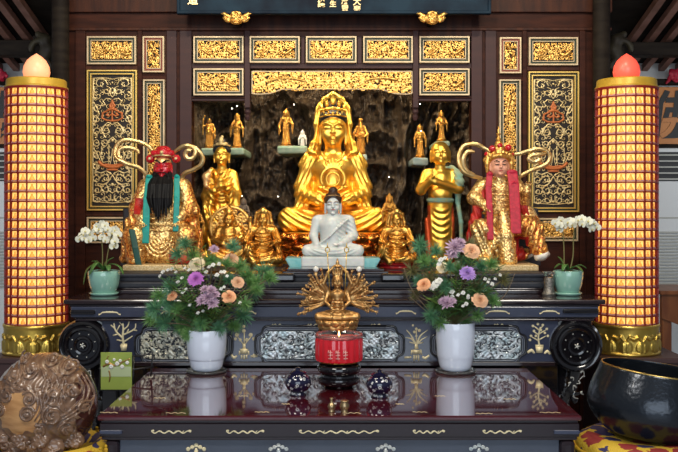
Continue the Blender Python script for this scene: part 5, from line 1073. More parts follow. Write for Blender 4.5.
link('body', S.mesh('body', [M['gold_brocade'], M['gb2'], M['red'], M['skin'], M['white_paint']], u, paint=pnt), t)
S = Sculpt(.45, .4)
for s in (-1, 1): S.chain([(-1.5 + s * 1.3, -14.9, 99.6), (-1.5 + s * 4, -14.5, 100.9), (-1.5 + s * 6.8, -12.5, 100.1)], [.45, .6, .3]); S.chain([(-1.5 + s * 1.8, -14.3, 97), (-1.5 + s * 3.6, -14.2, 96.9), (-1.5 + s * 5.2, -13.2, 97.2)], .5)
link('brow', S.mesh('brow', M['black_hair'], u), t)
S = Sculpt(.45, .3); S.ell((-1.5, -14.3, 91.2), (1.9, .8, .9)); link('lips', S.mesh('lips', mat('red lips', (.40, .03, .03), .35), u), t)
S = Sculpt(.55, .8)
S.chain([(-12, -3, 100), (-8, -11, 105), (-1.5, -14, 106), (5, -11, 105), (9, -3, 100)], [2.2, 2.4, 2.6, 2.4, 2.2]); S.ell((-1.5, 0, 107), (11, 11, 6)); S.ell((-1.5, -1, 113), (7.5, 7, 4.5)); S.ell((-1.5, -1, 118), (4, 4, 4)); S.ell((-1.5, -14, 96), (9.4, 8, 8), mode='s', k=.6)
for s in (-1, 1):
    S.chain([(-1.5 + s * 11, -4, 108), (-1.5 + s * 12, -5, 98), (-1.5 + s * 12, -5, 90)], [2.6, 2.6, 1.4]); S.ell((-1.5 + s * 13, -3, 102), (3, 2.6, 3.6))
    for a in (0, 1, 2): S.ell((-1.5 + s * (3 + 3.4 * a), -12 + 2.6 * a, 109 - 1. * a), (1.6, 1.4, 2.4))
S.ell((-1.5, -12, 111), (2.4, 1.6, 3.4)); S.cap((-1.5, 0, 118), (-1.5, 0, 136), 2.2, .5); S.torus((-1.5, 0, 123), 2.2, .8, 2); S.torus((-1.5, 0, 128), 1.8, .7, 2)
link('crown', S.mesh('crown', M['gold_carve'], u), t)
for s, ln in ((-1, [(-17, -4, 70), (-22, -6, 56), (-27, -8, 40), (-33, -6, 20)]), (1, [(18, 0, 68), (23, -2, 54), (30, -2, 40)])):
    S = Sculpt(.7, 2.); S.chain(ln, [3, 5, 5, 3]); folds(S, lambda x, y, z: np.sin(x * 1.3 + .4 * z), (-40, -16, 14), (36, 8, 74), .7); link('red_sleeve', S.mesh('red_sleeve', M['red'], u), t)
S = None
for x, y, z, r in ((-9, -7, 113, 3.4), (7, -7, 114, 3.4), (-13.5, -4, 107.5, 2.8), (11, -4, 107.5, 2.4), (-1.5, -8, 116, 2.6)):
    S = Sculpt(.5, .4); S.ell((x, y, z), (r, r * .9, r)); S.disp(lambda a, b, c: .4 * np.sin(a * 3) * np.sin(b * 3) * np.sin(c * 3), (x - 5, y - 5, z - 5), (x + 5, y + 5, z + 5)); link('pompom', S.mesh('pompom', M['red_gloss'], u), t)
for x0, x, zt_, zb2, w in ((-12, -14, 88, 24, 4.4), (10, 11, 90, 30, 8.6)):
    S = Sculpt(.55, .6); tassel(S, [(x0, -11, zt_), (x, -16, zt_ - 14), (x, -22, 54), (x, -28, zb2)], w, .95); S.ell((x0, -11.5, zt_), (w * .55, 2, 2.4)); S.torus((x, -16, zt_ - 14), w * .4, .9, 1); link('tassel', S.mesh('tassel', M['crimson'], u), t)
for pts in ([(-10, -2, 110), (-16, 0, 114), (-25, 0, 118), (-36, 0, 116), (-41, -2, 107), (-41, -4, 98), (-37, -5, 90), (-28, -4, 86), (-18, -1, 84)], [(-26, -4, 110), (-33, -4, 110), (-37, -5, 104), (-37, -5, 96), (-33, -5, 90), (-26, -3, 87)],
            [(10, -2, 108), (18, -2, 108), (28, -4, 111), (38, -4, 113), (47, -4, 110), (49, -4, 103), (44, -4, 97), (34, -3, 93), (24, -1, 88), (16, 2, 82)], [(45, -5, 108), (38, -6, 107), (30, -6, 106), (28, -6, 102), (34, -6, 100), (40, -6, 103)]):
    ribbon(t, pts, u)
bm = bmesh.new(); box2(bm, X(482, 5.3), X(535.5, 5.3), 5.21, 5.62, ZD, ZD + .034, .006); tag(obj('statue_slab', bm, M['stone_gold']), 'gold flecked slab under the pink faced statue', 'slab', 'gold flecked slabs')
bm = bmesh.new(); box2(bm, X(450, 5.45), X(482.5, 5.45), 5.24, 5.62, ZD, ZD + .034, .006); tag(obj('black_block', bm, M['lac_black']), 'black block beneath the robe of the pink faced statue, beside the right bouquet', 'block')
for q0, q1, lab in ((118, 136, 'black fabric backed seat behind the red faced statue'), (523, 543, 'black fabric backed seat behind the pink faced statue')):
    bm = bmesh.new(); s = -1 if q0 < 300 else 1; x0, x1 = X(q0, 5.6), X(q1, 5.6); xc = X(164 if s < 0 else 500, 5.6); w = abs((x0 if s < 0 else x1) - xc)
    tt = thing('throne', lab, 'throne', (xc, 5.72, ZD), 0, 'thrones of the two warrior statues')
    box2(bm, -w if s < 0 else -w * .35, w * .35 if s < 0 else w, .0, .06, .0, Zz(208, 5.7) - ZD, .01); obj('backrest', bm, M['black_fabric'], tt)
    bm = bmesh.new(); box2(bm, -w if s < 0 else -w * .35, w * .35 if s < 0 else w, -.06, 0, 0, .05, .006); obj('seat', bm, M['black_fabric'], tt)

# ---------------- bronze many armed figure on a black pedestal
Y = 4.37; u = Y / F; ZB = Zz(329.5, Y)
t = statue('bronze_statue', 'bronze many armed seated figure holding two crystal balls overhead', 'statue', 337.5, Y, ZB)
S = Sculpt(.45, 1.0)
S.ell((0, 1, 14), (12, 9, 5)); S.ell((0, -4, 12), (18, 10, 3))
for s in (-1, 1):
    S.cap((s * 7, 0, 15), (s * 19, -7, 14), 5, 3.8); S.cap((s * 19, -8, 13.5), (s * -3, -13, 12.5), 3.4, 2.6); hand(S, (s * 4, -9.5, 21), (-s, 0, .1), (0, -.3, 1), 5)
    S.chain([(s * 9.5, 1, 37), (s * 12, -3, 28), (s * 5, -9, 22)], [2.5, 2., 1.4])
    S.chain([(s * 9, 1, 38), (s * 14, -1, 46), (s * 9.5, -1, 57), (s * 3, -1, 63.5)], [2.2, 1.9, 1.6, 1.3]); S.chain([(s * 10, 2, 36), (s * 15, 0, 43), (s * 19, -1, 47), (s * 21.5, -2, 54)], [2.1, 1.7, 1.5, 1.2]); hand(S, (s * 21.5, -2, 54), (0, 0, 1), (0, -1, 0), 5)
    S.chain([(s * 10, 3, 34), (s * 20, 2, 40), (s * 27, 0, 50)], [2., 1.6, 1.2])
    S.chain([(s * 5, -9, 26), (s * 4, -11, 31)], [1.8, 1.2])
rnd = random.Random(9)
for s in (-1, 1):
    for ring_, (n_, L) in enumerate(((11, 19), (12, 24), (12, 28.5))):
        for k in range(n_):
            a = math.radians(-24 + (86 + 8 * ring_) * k / (n_ - 1)) + rnd.uniform(-.1, .1); yy = 3 + 2.4 * ring_; ca, sa = math.cos(a) * s, math.sin(a)
            L_ = L * rnd.uniform(.8, 1.08); b = (s * 8 + ca * L_ * .55, yy + 1, 29 + sa * L_ * .55 - 1.4); e = (s * 8 + ca * L_, yy - 2, 28 + sa * L_)
            S.chain([(s * 7, yy, 30), b, e], [1.7, 1.3, .85], .5); S.ell((e[0] + ca * 1.6, e[1] - .5, e[2] + sa * 1.6), (1.25, .8, 1.25), .3)
            for w in (-.5, 0, .5): S.cap((e[0] + ca * 2, e[1] - .5, e[2] + sa * 2), (e[0] + 4.2 * math.cos(a + w) * s, e[1] - .8, e[2] + 4.2 * math.sin(a + w)), .5, .35, .15)
            if k % 3 == 0: S.ell((e[0] + ca * 4.5, e[1] - 1.5, e[2] + sa * 4.5), (1.2, 1.1, 1.5), .2)
S.cap((0, 2, 16), (0, 1, 34), 6.6, 7); S.ell((0, 0, 35), (8.5, 5.6, 5)); head(S, (0, -1, 48.5), 14.5, .95, 1.2)
S.ell((0, 1, 55.5), (5, 5, 3.4)); 
for k in range(7): a = PI * k / 6; S.cap((4.6 * math.cos(a), -3.6 * math.sin(a), 55), (5 * math.cos(a), -4 * math.sin(a), 59.5 + 1.5 * math.sin(a)), 1., .5, .3)
S.ell((0, 0, 60), (2.4, 2.4, 3)); S.ell((0, -1, 63.5), (3.6, 2.4, 1.4)); S.ell((0, -1, 66.5), (1.9, 1.6, 2.6)); S.ell((0, -1, 70), (1., 1., 1.3))
folds(S, lambda x, y, z: np.sin((z - .03 * x * x) * 1.8), (-8, -14, 14), (8, -2, 32), .35)
link('body', S.mesh('body', M['bronze'], u), t)
link('lotus_seat', lotus(20.5, 10, 13, 2, 'lotus_seat', M['bronze'], u, .5), t)
for s in (-1, 1):
    bm = bmesh.new(); bmesh.ops.create_uvsphere(bm, u_segments=18, v_segments=12, radius=2.9 * u); bm.transform(Matrix.Translation((s * 21.5 * u, -2.4 * u, 60.5 * u))); obj('crystal_ball', bm, mat('milky crystal', (.75, .74, .68), .1, coat=1.), t, smooth=True)
    bm = bmesh.new(); x0 = s * 7; tube(bm, [(x0 * u, -11.5 * u, 30 * u), ((s * 9.5 - .5) * u, -7 * u, 77 * u)], .42 * u, 6); lp = [((s * 9.5 - .5 + 2 * math.cos(a)) * u, -7 * u, (80 + 2.8 * math.sin(a)) * u) for a in np.linspace(0, 2 * PI, 16)]; tube(bm, lp, .5 * u, 6); tube(bm, [((s * 9.5 - .5) * u, -7 * u, 82 * u), ((s * 9.5 - .5) * u, -7 * u, 87 * u)], [.7 * u, .2 * u], 6); obj('staff', bm, M['brass'], t, smooth=True)
hP = ZB - ZF - .001; bm = bmesh.new(); lathe(bm, [(0, 0), (.085, 0), (.088, .012), (.078, .02), (.06, .04), (.055, hP * .5), (.062, hP - .04), (.09, hP - .022), (.094, hP - .012), (.09, hP), (0, hP)], 36)
tag(obj('black_pedestal', bm, M['lac_black'], None, (X(337.5, Y), Y, ZF), smooth=True, auto=40), 'round black pedestal under the bronze many armed statue', 'pedestal')
# ================================================================== FLOWERS
def leaf_strip(bm, pts, w, up=(0, 0, 1), mi=0, fold=.25):
    """narrow leaf blade along pts with a folded midrib"""
    pts = [Vector(p) for p in pts]; n = len(pts); rows = []
    for i, p in enumerate(pts):
        t = (pts[min(i + 1, n - 1)] - pts[max(0, i - 1)]).normalized(); sd = t.cross(Vector(up)); sd = sd.normalized() if sd.length > 1e-4 else Vector((1, 0, 0)); nn = sd.cross(t)
        k = math.sin(PI * min(1, (i + .35) / (n - .4))) ** .7; ww = w * k
        rows.append([bm.verts.new(p - sd * ww + nn * ww * fold), bm.verts.new(p), bm.verts.new(p + sd * ww + nn * ww * fold)])
    for a, b in zip(rows, rows[1:]):
        for k in (0, 1): bm.faces.new((a[k], a[k + 1], b[k + 1], b[k])).material_index = mi
def solid(o, t=.0012):
    m = o.modifiers.new('thickness', 'SOLIDIFY'); m.thickness = t; m.offset = 0; return o
def pom_mesh(name, r, n, m, pw=.34, curl=.5, seed=1, dome=.62, spiky=0., frill=.18):
    """many-petalled blossom facing +z"""
    rnd = random.Random(seed); bm = bmesh.new()
    for i in range(n):
        t = (i + .5) / n; a = i * 2.39996; el = math.acos(1 - t * 1.02 if t < .98 else 0.02) ; el = min(el, 1.62)
        d = Vector((math.cos(a) * math.sin(el), math.sin(a) * math.sin(el), math.cos(el) * dome)); L = r * (.62 + .42 * t) * rnd.uniform(.88, 1.1); sd = Vector((-math.sin(a), math.cos(a), 0))
        p0 = d * r * .12; p1 = d * L * .6 + Vector((0, 0, .1 * r)); p2 = d * L + Vector((0, 0, (.14 - curl * .25 * t) * r)); w = pw * r * rnd.uniform(.8, 1.15)
        nn = d.cross(sd).normalized() * frill * w
        v = [bm.verts.new(p0 - sd * w * .2), bm.verts.new(p0 + sd * w * .2), bm.verts.new(p1 + sd * w * .8 + nn), bm.verts.new(p1 - sd * w * .8 + nn), bm.verts.new(p1)]
        tip = w * (1 - spiky)
        e = [bm.verts.new(p2 - sd * tip * .8 - nn), bm.verts.new(p2 + d * r * .04 + nn), bm.verts.new(p2 + sd * tip * .8 - nn)]
        bm.faces.new((v[0], v[1], v[4])); bm.faces.new((v[0], v[4], v[3])); bm.faces.new((v[1], v[2], v[4])); bm.faces.new((v[3], v[4], e[1], e[0])); bm.faces.new((v[4], v[2], e[2], e[1]))
    me = bpy.data.meshes.new(name); bm.to_mesh(me); bm.free(); me.materials.append(m)
    me.polygons.foreach_set('use_smooth', [True] * len(me.polygons)); return me
def tuft_mesh(name, r, n, m, seed, spread=1.25):
    rnd = random.Random(seed); bm = bmesh.new()
    for i in range(n):
        el = spread * math.sqrt(rnd.random()) * 1.25; a = rnd.uniform(0, 2 * PI); d = Vector((math.cos(a) * math.sin(el), math.sin(a) * math.sin(el), math.cos(el)))
        b = Vector((0, 0, -rnd.uniform(0, .55) * r)); L = r * rnd.uniform(.75, 1.1); e = b + d * L + Vector((0, 0, -.06 * r * el)); o = d.orthogonal().normalized() * .024 * r; q = d.cross(o)
        v = [bm.verts.new(b + o), bm.verts.new(b - o * .5 + q * .87), bm.verts.new(b - o * .5 - q * .87)]; mid = [bm.verts.new(b + d * L * .6 + w) for w in (o * .9, (-o * .5 + q * .87) * .9, (-o * .5 - q * .87) * .9)]; t = bm.verts.new(e)
        for k in range(3): bm.faces.new((v[k], v[(k + 1) % 3], mid[(k + 1) % 3], mid[k])); bm.faces.new((mid[k], mid[(k + 1) % 3], t))
    me = bpy.data.meshes.new(name); bm.to_mesh(me); bm.free(); me.materials.append(m); return me
YV = 4.58; UV = YV / F
FL = dict(
    peach=pom_mesh('blossom', 1., 90, M['peach'], .36, .5, 1), cream=pom_mesh('blossom', 1., 90, M['cream'], .36, .5, 2), apricot=pom_mesh('blossom', 1., 90, mat('apricot petal', (.78, .33, .14), .6, 0, col2=(.82, .48, .28), nscale=40), .36, .5, 5),
    magenta=pom_mesh('blossom', 1., 110, M['magenta'], .2, .5, 3, spiky=.6), lilac=pom_mesh('blossom', 1., 44, M['lilac'], .17, -.2, 4, .9, .75), white=pom_mesh('blossom', 1., 26, M['whitefl'], .3, .4, 6), violet=pom_mesh('blossom', 1., 110, mat('violet petal', (.34, .16, .62), .6, 0, col2=(.50, .34, .70), nscale=40), .2, .5, 7, spiky=.6))
TF = [tuft_mesh('needle_tuft', 1., 120, M['needle'], 1), tuft_mesh('needle_tuft', 1., 120, M['needle_b'], 2), tuft_mesh('needle_tuft', 1., 150, M['needle'], 3, 1.0), tuft_mesh('needle_tuft', 1., 110, mat('brown tipped needle', (.11, .15, .05), .55, 0, col2=(.18, .13, .05), nscale=20), 4)]
def aim(o, d, r):
    o.rotation_euler = Vector(d).to_track_quat('Z', 'Y').to_euler(); o.scale = (r, r, r)
def stem_obj(t, a, b, r, m='stem', sag=.02):
    a = Vector(a); b = Vector(b); mid = a.lerp(b, .55) + Vector((0, 0, sag)) + (Vector((0, 0, 1)) * (b - a).length * .06); bm = bmesh.new(); tube(bm, smooth_path([a, mid, b], 5), [r, r * .7], 6); return obj('stem', bm, M[m], t, smooth=True)
def flower(kind, mouth, px, py, r, dy, label, nm, cat='flower', face=None, clusters=None, group=None):
    Y = YV + dy; h = P(px, py, Y); t = thing(nm, label, cat, mouth, 0, group); h0 = h - Vector(mouth)
    d = Vector(face) if face else Vector(((px - mcx) * .014, -1, .75)); u_ = Y / F
    for (ax, az, k) in (clusters or ((0, 0, 1.),)):
        hh = h0 + Vector((ax * u_, -abs(ax) * .1 * u_, az * u_)); o = link('blossom', FL[kind], t, hh); aim(o, d + Vector((ax * .06, 0, az * .06)), r * k * u_ * .92)
    stem_obj(t, (0, 0, 0), h0 - d.normalized() * .006, .0022)
    bm = bmesh.new()
    for k in range(2):
        q = h0 * (.45 + .2 * k); s = 1 if k else -1; leaf_strip(bm, [q, q + Vector((s * .02, -.02, .012)), q + Vector((s * .045, -.035, .01)), q + Vector((s * .06, -.04, -.006))], .009)
    solid(obj('leaf', bm, M['leaf'], t, smooth=True)); return t
def sprig(mouth, px, py, r, dy, k, label, group, rnd, n=1):
    Y = YV + dy; h = P(px, py, Y) - Vector(mouth); t = thing('pine_sprig', label, 'pine sprig', mouth, 0, group); u_ = Y / F
    d = Vector((h.x * 1.0 + rnd.uniform(-.05, .05), -.26 + rnd.uniform(-.06, .06), max(h.z, -.02) * .8 + .05)).normalized()
    o = link('needle_tuft', TF[k], t, h - d * r * .3 * u_); aim(o, d, r * 1.17 * u_)
    if n > 1: o = link('needle_tuft', TF[(k + 1) % 3], t, h * .78 + Vector((rnd.uniform(-.02, .02), rnd.uniform(-.03, .0), 0))); aim(o, d + Vector((rnd.uniform(-.5, .5), -.3, .1)), r * .95 * u_)
    stem_obj(t, (0, 0, 0), h - d * r * .5 * u_, .003, 'twig', .0); return t
def fern(mouth, px, py, dy, label, group, m='fern'):
    Y = YV + dy; h = P(px, py, Y) - Vector(mouth); t = thing('leafy_sprig', label, 'leafy sprig', mouth, 0, group); bm = bmesh.new(); rnd = random.Random(int(px * 7 + py))
    ax = smooth_path([(0, 0, 0), h * .5 + Vector((0, -.01, .02)), h], 6)
    stem_obj(t, (0, 0, 0), h, .0018, 'stem', 0)
    for i in range(3, len(ax)):
        for s in (-1, 1):
            p = ax[i]; q = Vector((s * rnd.uniform(.6, 1), rnd.uniform(-.6, .2), rnd.uniform(.2, .8))).normalized() * .04 * rnd.uniform(.7, 1.1)
            leaf_strip(bm, [p, p + q * .4, p + q * .8 + Vector((0, 0, -.002)), p + q], .0085)
    solid(obj('foliage', bm, M[m], t, smooth=True), .0008); return t
mcx = 206
def vase(px, p0, p1, wt, wb, label):
    t = thing('porcelain_vase', label, 'vase', (X(px, YV), YV, ZF + .0015), 0, 'white porcelain vases'); zt = Zz(p0, YV) - ZF - .002; rt, rb_ = wt * UV / 2, wb * UV / 2; bm = bmesh.new()
    prof = [(0, .008), (rb_ * .62, .008), (rb_ * .82, .014), (rb_ * .95, .032), (rb_ * 1.03, .065), (rb_ * 1.08, zt * .35), (rt * .985, zt * .6), (rt, zt * .82), (rt * .985, zt * .97), (rt * .96, zt), (rt * .92, zt * .985), (rt * .92, zt * .9), (rt * .88, zt * .3), (0, zt * .1)]
    lathe(bm, [(p.x, p.z) for p in smooth_path([(a, 0, b) for a, b in prof], 3)], 56); obj('vase_body', bm, M['vase'], t, smooth=True, auto=50)
    bm = bmesh.new(); lathe(bm, [(0, 0), (rb_ * 1.12, 0), (rb_ * 1.2, .006), (rb_ * 1.16, .012), (rb_ * 1.05, .007), (0, .007)], 48); obj('glass_saucer', bm, M['glass'], t, smooth=True)
    return Vector((X(px, YV), YV, ZF + zt - .01))
GP, GW, GF = 'pine sprigs in the bouquet by the %s figure', 'white blossoms in the bouquet by the %s figure', 'leafy sprigs in the bouquet by the %s figure'
rnd = random.Random(21)
mL = vase(206.5, 329, 374.5, 40, 34, 'white porcelain vase on the front table on the red faced statue side'); mR = vase(455.5, 322, 374.5, 39, 34, 'white porcelain vase on the front table on the pink faced statue side')
fig = 'red faced'
for kind, px, py, r, dy, lab, cl in (
    ('cream', 197, 264.5, 8.5, -.10, 'cream carnation above the violet pink bloom in the bouquet by the bearded statue', None), ('peach', 231.5, 260.5, 8.5, -.06, 'topmost peach carnation of the bouquet before the openwork halo figure', None), ('peach', 238, 282.5, 7, -.10, 'peach carnation turned sideways below the topmost carnation of the bouquet by the bearded statue', None), ('apricot', 229, 297, 7.5, -.14, 'orange peach carnation just above the white vase by the bearded statue', None), ('apricot', 172.5, 296, 6, -.12, 'small faded brownish carnation under the red faced statue', None),
    ('magenta', 196, 279, 9, -.15, 'vivid violet pink chrysanthemum in the bouquet by the bearded statue', None), ('lilac', 208, 298, 10, -.17, 'cluster of pale lilac spider blooms low in the bouquet by the bearded statue', ((0, 0, .9), (-6, -3, .7), (4, -5, .8), (3, 7, .7), (-3, 8, .6), (7, 3, .6))), ('lilac', 214, 250, 6, .04, 'faint lilac bloom at the top of the bouquet by the bearded statue', None)):
    flower(kind, mL, px, py, r, dy, lab, 'carnation' if kind in ('peach', 'cream', 'apricot') else 'chrysanthemum', clusters=cl)
for px, py, cl in ((163, 272, ((0, 0, 1), (5, 2, .8), (-3, -4, .8))), (172, 269, ((0, 0, 1), (4, -3, .7))), (213, 265, ((0, 0, 1), (6, 1, .9), (-4, -2, .8))), (217, 275, ((0, 0, 1), (4, 3, .8))), (183, 292, ((0, 0, 1), (3, 3, .7))), (206, 272, ((0, 0, .9), (-3, 3, .7))), (190, 305, ((0, 0, .8),)), (240, 303, ((0, 0, .8),)), (198, 313, ((0, 0, .8), (5, 2, .7))), (178, 282, ((0, 0, .9), (4, 4, .8))), (224, 272, ((0, 0, .9), (3, -4, .7))), (189, 270, ((0, 0, .8), (-4, 2, .7))), (221, 289, ((0, 0, .8), (3, 2, .7)))):
    flower('white', mL, px, py, 2.6, -.12 + rnd.uniform(-.04, .04), 'spray of small white blossoms in the bouquet by the bearded statue', 'white_blossom', clusters=cl, group=GW % fig)
for px, py, r in ((151, 307, 12), (148, 318, 11), (160, 322, 12), (156, 294, 11), (168, 284, 11), (172, 312, 11), (177, 325, 11), (187, 334, 10), (182, 277, 10), (250, 272, 12), (268, 269, 12), (272, 276, 10), (256, 290, 11), (245, 314, 12), (236, 326, 10), (219, 328, 10), (184, 240, 10), (176, 251, 10), (192, 252, 10), (234, 243, 10), (242, 263, 10), (222, 315, 10), (246, 302, 10), (200, 322, 10), (166, 302, 11), (212, 257, 10), (260, 280, 10), (184, 300, 10), (192, 318, 11)):
    sprig(mL, px, py, r, rnd.uniform(-.13, .05), rnd.choice((0, 1, 1, 2, 0)), 'green pine sprig in the bouquet by the bearded statue', GP % fig, rnd, rnd.choice((1, 2)))
for px, py in ((185, 262), (178, 290), (165, 280), (222, 283), (236, 306), (200, 250), (180, 312), (215, 308), (228, 270), (190, 244), (245, 292), (172, 262)): fern(mL, px, py, rnd.uniform(-.19, -.05), 'small leaved green sprig in the bouquet by the bearded statue', GF % fig, rnd.choice(('fern', 'leaf')))
def twig(mouth, pts, label, dy=-.08):
    t = thing('bare_twig', label, 'twig', mouth); bm = bmesh.new(); tube(bm, smooth_path([P(a, b, YV + dy * k / (len(pts) - 1)) - mouth for k, (a, b) in enumerate(pts)], 6), [.003, .0022, .0016], 6); obj('stem', bm, M['twig'], t, smooth=True)
twig(mL, [(215, 330), (236, 312), (256, 290), (264, 272)], 'bare curved twig leaning outwards from the bouquet by the bearded statue')
mcx = 455; fig = 'pink faced'
for kind, px, py, r, dy, lab, cl in (
    ('peach', 471.5, 251.5, 9.5, -.06, 'wide flat peach carnation at the top of the bouquet by the crimson tasselled statue', None), ('apricot', 424, 285, 7.5, -.12, 'orange carnation at the outer edge of the bouquet, before the hooded figure on red', None), ('peach', 480, 300.5, 9, -.14, 'large peach carnation low in the bouquet by the crimson tasselled statue', None), ('cream', 442.5, 268, 6.5, -.10, 'small cream peach carnation inside the bouquet by the crimson tasselled statue', None),
    ('violet', 467.5, 273.5, 9, -.15, 'violet chrysanthemum in the middle of the bouquet by the crimson tasselled statue', None), ('lilac', 455, 248, 11, -.06, 'tall lilac spider bloom at the top of the bouquet below the bald praying figure', ((0, 0, 1), (-3, -6, .7), (5, 5, .6))), ('lilac', 447, 303.5, 9, -.16, 'greyish lilac spider bloom just above the white vase by the pink faced statue', ((0, 0, 1), (5, 2, .6), (-4, 2, .6)))):
    flower(kind, mR, px, py, r, dy, lab, 'carnation' if kind in ('peach', 'cream', 'apricot') else 'chrysanthemum', clusters=cl)
for px, py, cl in ((436, 284, ((0, 0, 2.), (-3, -3, 1.6), (3, 3, 1.6))), (441, 260, ((0, 0, 1.2), (4, 2, .9), (-2, -4, 1))), (492, 284, ((0, 0, 1), (3, 5, .8), (-4, 2, .7))), (485, 279, ((0, 0, .9), (4, 0, .7))), (463, 293, ((0, 0, 1), (5, -3, .8), (-5, -2, .8))), (466, 304, ((0, 0, 1), (2, 6, .8), (-3, -2, .7))), (452, 292, ((0, 0, 1.2), (0, -5, 1))), (500, 275, ((0, 0, .8),))):
    flower('white', mR, px, py, 2.6, -.13 + rnd.uniform(-.04, .04), 'spray of small white blossoms in the bouquet by the pink faced statue', 'white_blossom', clusters=cl, group=GW % fig)
for px, py, r in ((419, 242, 12), (428, 259, 12), (470, 241, 11), (410, 267, 11), (427, 275, 10), (458, 268, 10), (484, 263, 10), (494, 261, 10), (506, 277, 10), (489, 292, 11), (478, 285, 11), (449, 264, 9), (434, 303, 11), (430, 315, 10), (464, 306, 12), (453, 315, 11), (468, 319, 10), (413, 293, 8), (474, 285, 9), (440, 322, 10), (445, 285, 10), (496, 300, 9), (480, 314, 9), (436, 248, 9), (455, 296, 10)):
    sprig(mR, px, py, r, rnd.uniform(-.13, .05), rnd.choice((0, 1, 1, 2, 3)) if px != 413 else 3, 'green pine sprig in the bouquet by the pink faced statue', GP % fig, rnd, rnd.choice((1, 1, 2)))
for px, py in ((425, 268), (440, 278), (456, 282), (472, 262), (484, 272), (492, 290), (448, 255), (434, 292), (462, 258), (476, 292), (430, 300), (499, 268)): fern(mR, px, py, rnd.uniform(-.19, -.05), 'small leaved green sprig in the bouquet by the pink faced statue', GF % fig, rnd.choice(('fern', 'leaf')))
twig(mR, [(448, 324), (430, 311), (412, 290), (404, 268)], 'bare curved twig on the inner side of the bouquet by the pink faced statue')
twig(mR, [(446, 324), (432, 316), (418, 304), (410, 297)], 'low bare twig drooping towards the bronze statue from the bouquet by the pink faced statue')
twig(mR, [(462, 324), (485, 312), (505, 295), (515, 273)], 'bare curved twig on the outer side of the bouquet by the pink faced statue')

# ------------------------------------------------------------------ orchids in celadon pots
def orchid_blossom():
    bm = bmesh.new()
    for k, (a, w, L) in enumerate(((90, .42, 1.), (205, .42, .95), (335, .42, .95), (10, .62, 1.05), (170, .62, 1.05))):
        a = math.radians(a); d = Vector((math.cos(a), 0, math.sin(a))); sd = Vector((-math.sin(a), 0, math.cos(a))); y = -.05 if k > 2 else 0
        v = [bm.verts.new(d * L * t + sd * w * s * q + Vector((0, y - .18 * t * t + .08 * abs(s), 0))) for t, q in ((.05, .25), (.35, .8), (.65, 1.), (.88, .7)) for s in (-1, 0, 1)] + [bm.verts.new(d * L + Vector((0, y - .1, 0)))]
        for i in range(3):
            for j in range(2): bm.faces.new((v[3 * i + j], v[3 * i + j + 1], v[3 * i + j + 4], v[3 * i + j + 3]))
        bm.faces.new((v[9], v[10], v[12])); bm.faces.new((v[10], v[11], v[12]))
    n0 = len(bm.faces); r = bmesh.ops.create_uvsphere(bm, u_segments=8, v_segments=6, radius=.2)
    for v in r['verts']: v.co = Vector((v.co.x, v.co.y - .22, v.co.z * 1.3 - .12))
    for f in list(bm.faces)[n0:]: f.material_index = 1
    me = bpy.data.meshes.new('blossom'); bm.to_mesh(me); bm.free(); me.materials.append(mat('ivory orchid petal', (.74, .74, .62), .5)); me.materials.append(mat('pale yellow lip', (.60, .52, .20), .5)); me.polygons.foreach_set('use_smooth', [True] * len(me.polygons)); return me
OB = orchid_blossom(); YO = 4.93; UO = YO / F
def orchid(px, ptop, w, label, stems, blooms, leaves):
    zt = Zz(ptop, YO) - ZA; t = thing('orchid_pot', label, 'potted orchid', (X(px, YO), YO, ZA), 0, 'celadon orchid pots'); r = w / 2 * UO
    bm = bmesh.new(); lathe(bm, [(0, .006), (r * .62, .006), (r * .72, .016), (r * .9, zt * .4), (r * .99, zt * .75), (r, zt * .96), (r * .97, zt), (r * .9, zt), (r * .88, zt * .85), (0, zt * .8)], 44); obj('pot', bm, M['celadon'], t, smooth=True, auto=50)
    bm = bmesh.new(); lathe(bm, [(0, 0), (r * .78, 0), (r * .92, .012), (r * .88, .016), (r * .74, .006), (0, .006)], 40); obj('saucer', bm, M['celadon'], t, smooth=True)
    bm = bmesh.new(); lathe(bm, [(r * .9, zt * .86), (r * .7, zt * .97), (r * .3, zt * 1.02), (0, zt * 1.03)], 20, close=False); obj('moss', bm, M['moss'], t, smooth=True)
    def L(q, p, dy=0): return Vector((X(q, YO) - X(px, YO), dy, Zz(p, YO) - ZA))
    for pts in stems:
        bm = bmesh.new(); tube(bm, smooth_path([L(*p) for p in pts], 5), [.0035, .0028, .0016], 6); obj('stem', bm, mat('orchid stem', (.16, .15, .05), .5), t, smooth=True)
    for pts, ww in leaves:
        bm = bmesh.new(); leaf_strip(bm, smooth_path([L(*p) for p in pts], 4), ww * UO); solid(obj('leaf', bm, M['leaf'], t, smooth=True), .002)
    rr = random.Random(int(px))
    for q, p in blooms:
        o = link('blossom', OB, t, L(q, p, rr.uniform(-.06, .0))); s = 4.4 * UO * rr.uniform(.85, 1.1); o.scale = (s,) * 3; o.rotation_euler = (rr.uniform(-.3, .15), rr.uniform(-.4, .4), rr.uniform(-.5, .5))
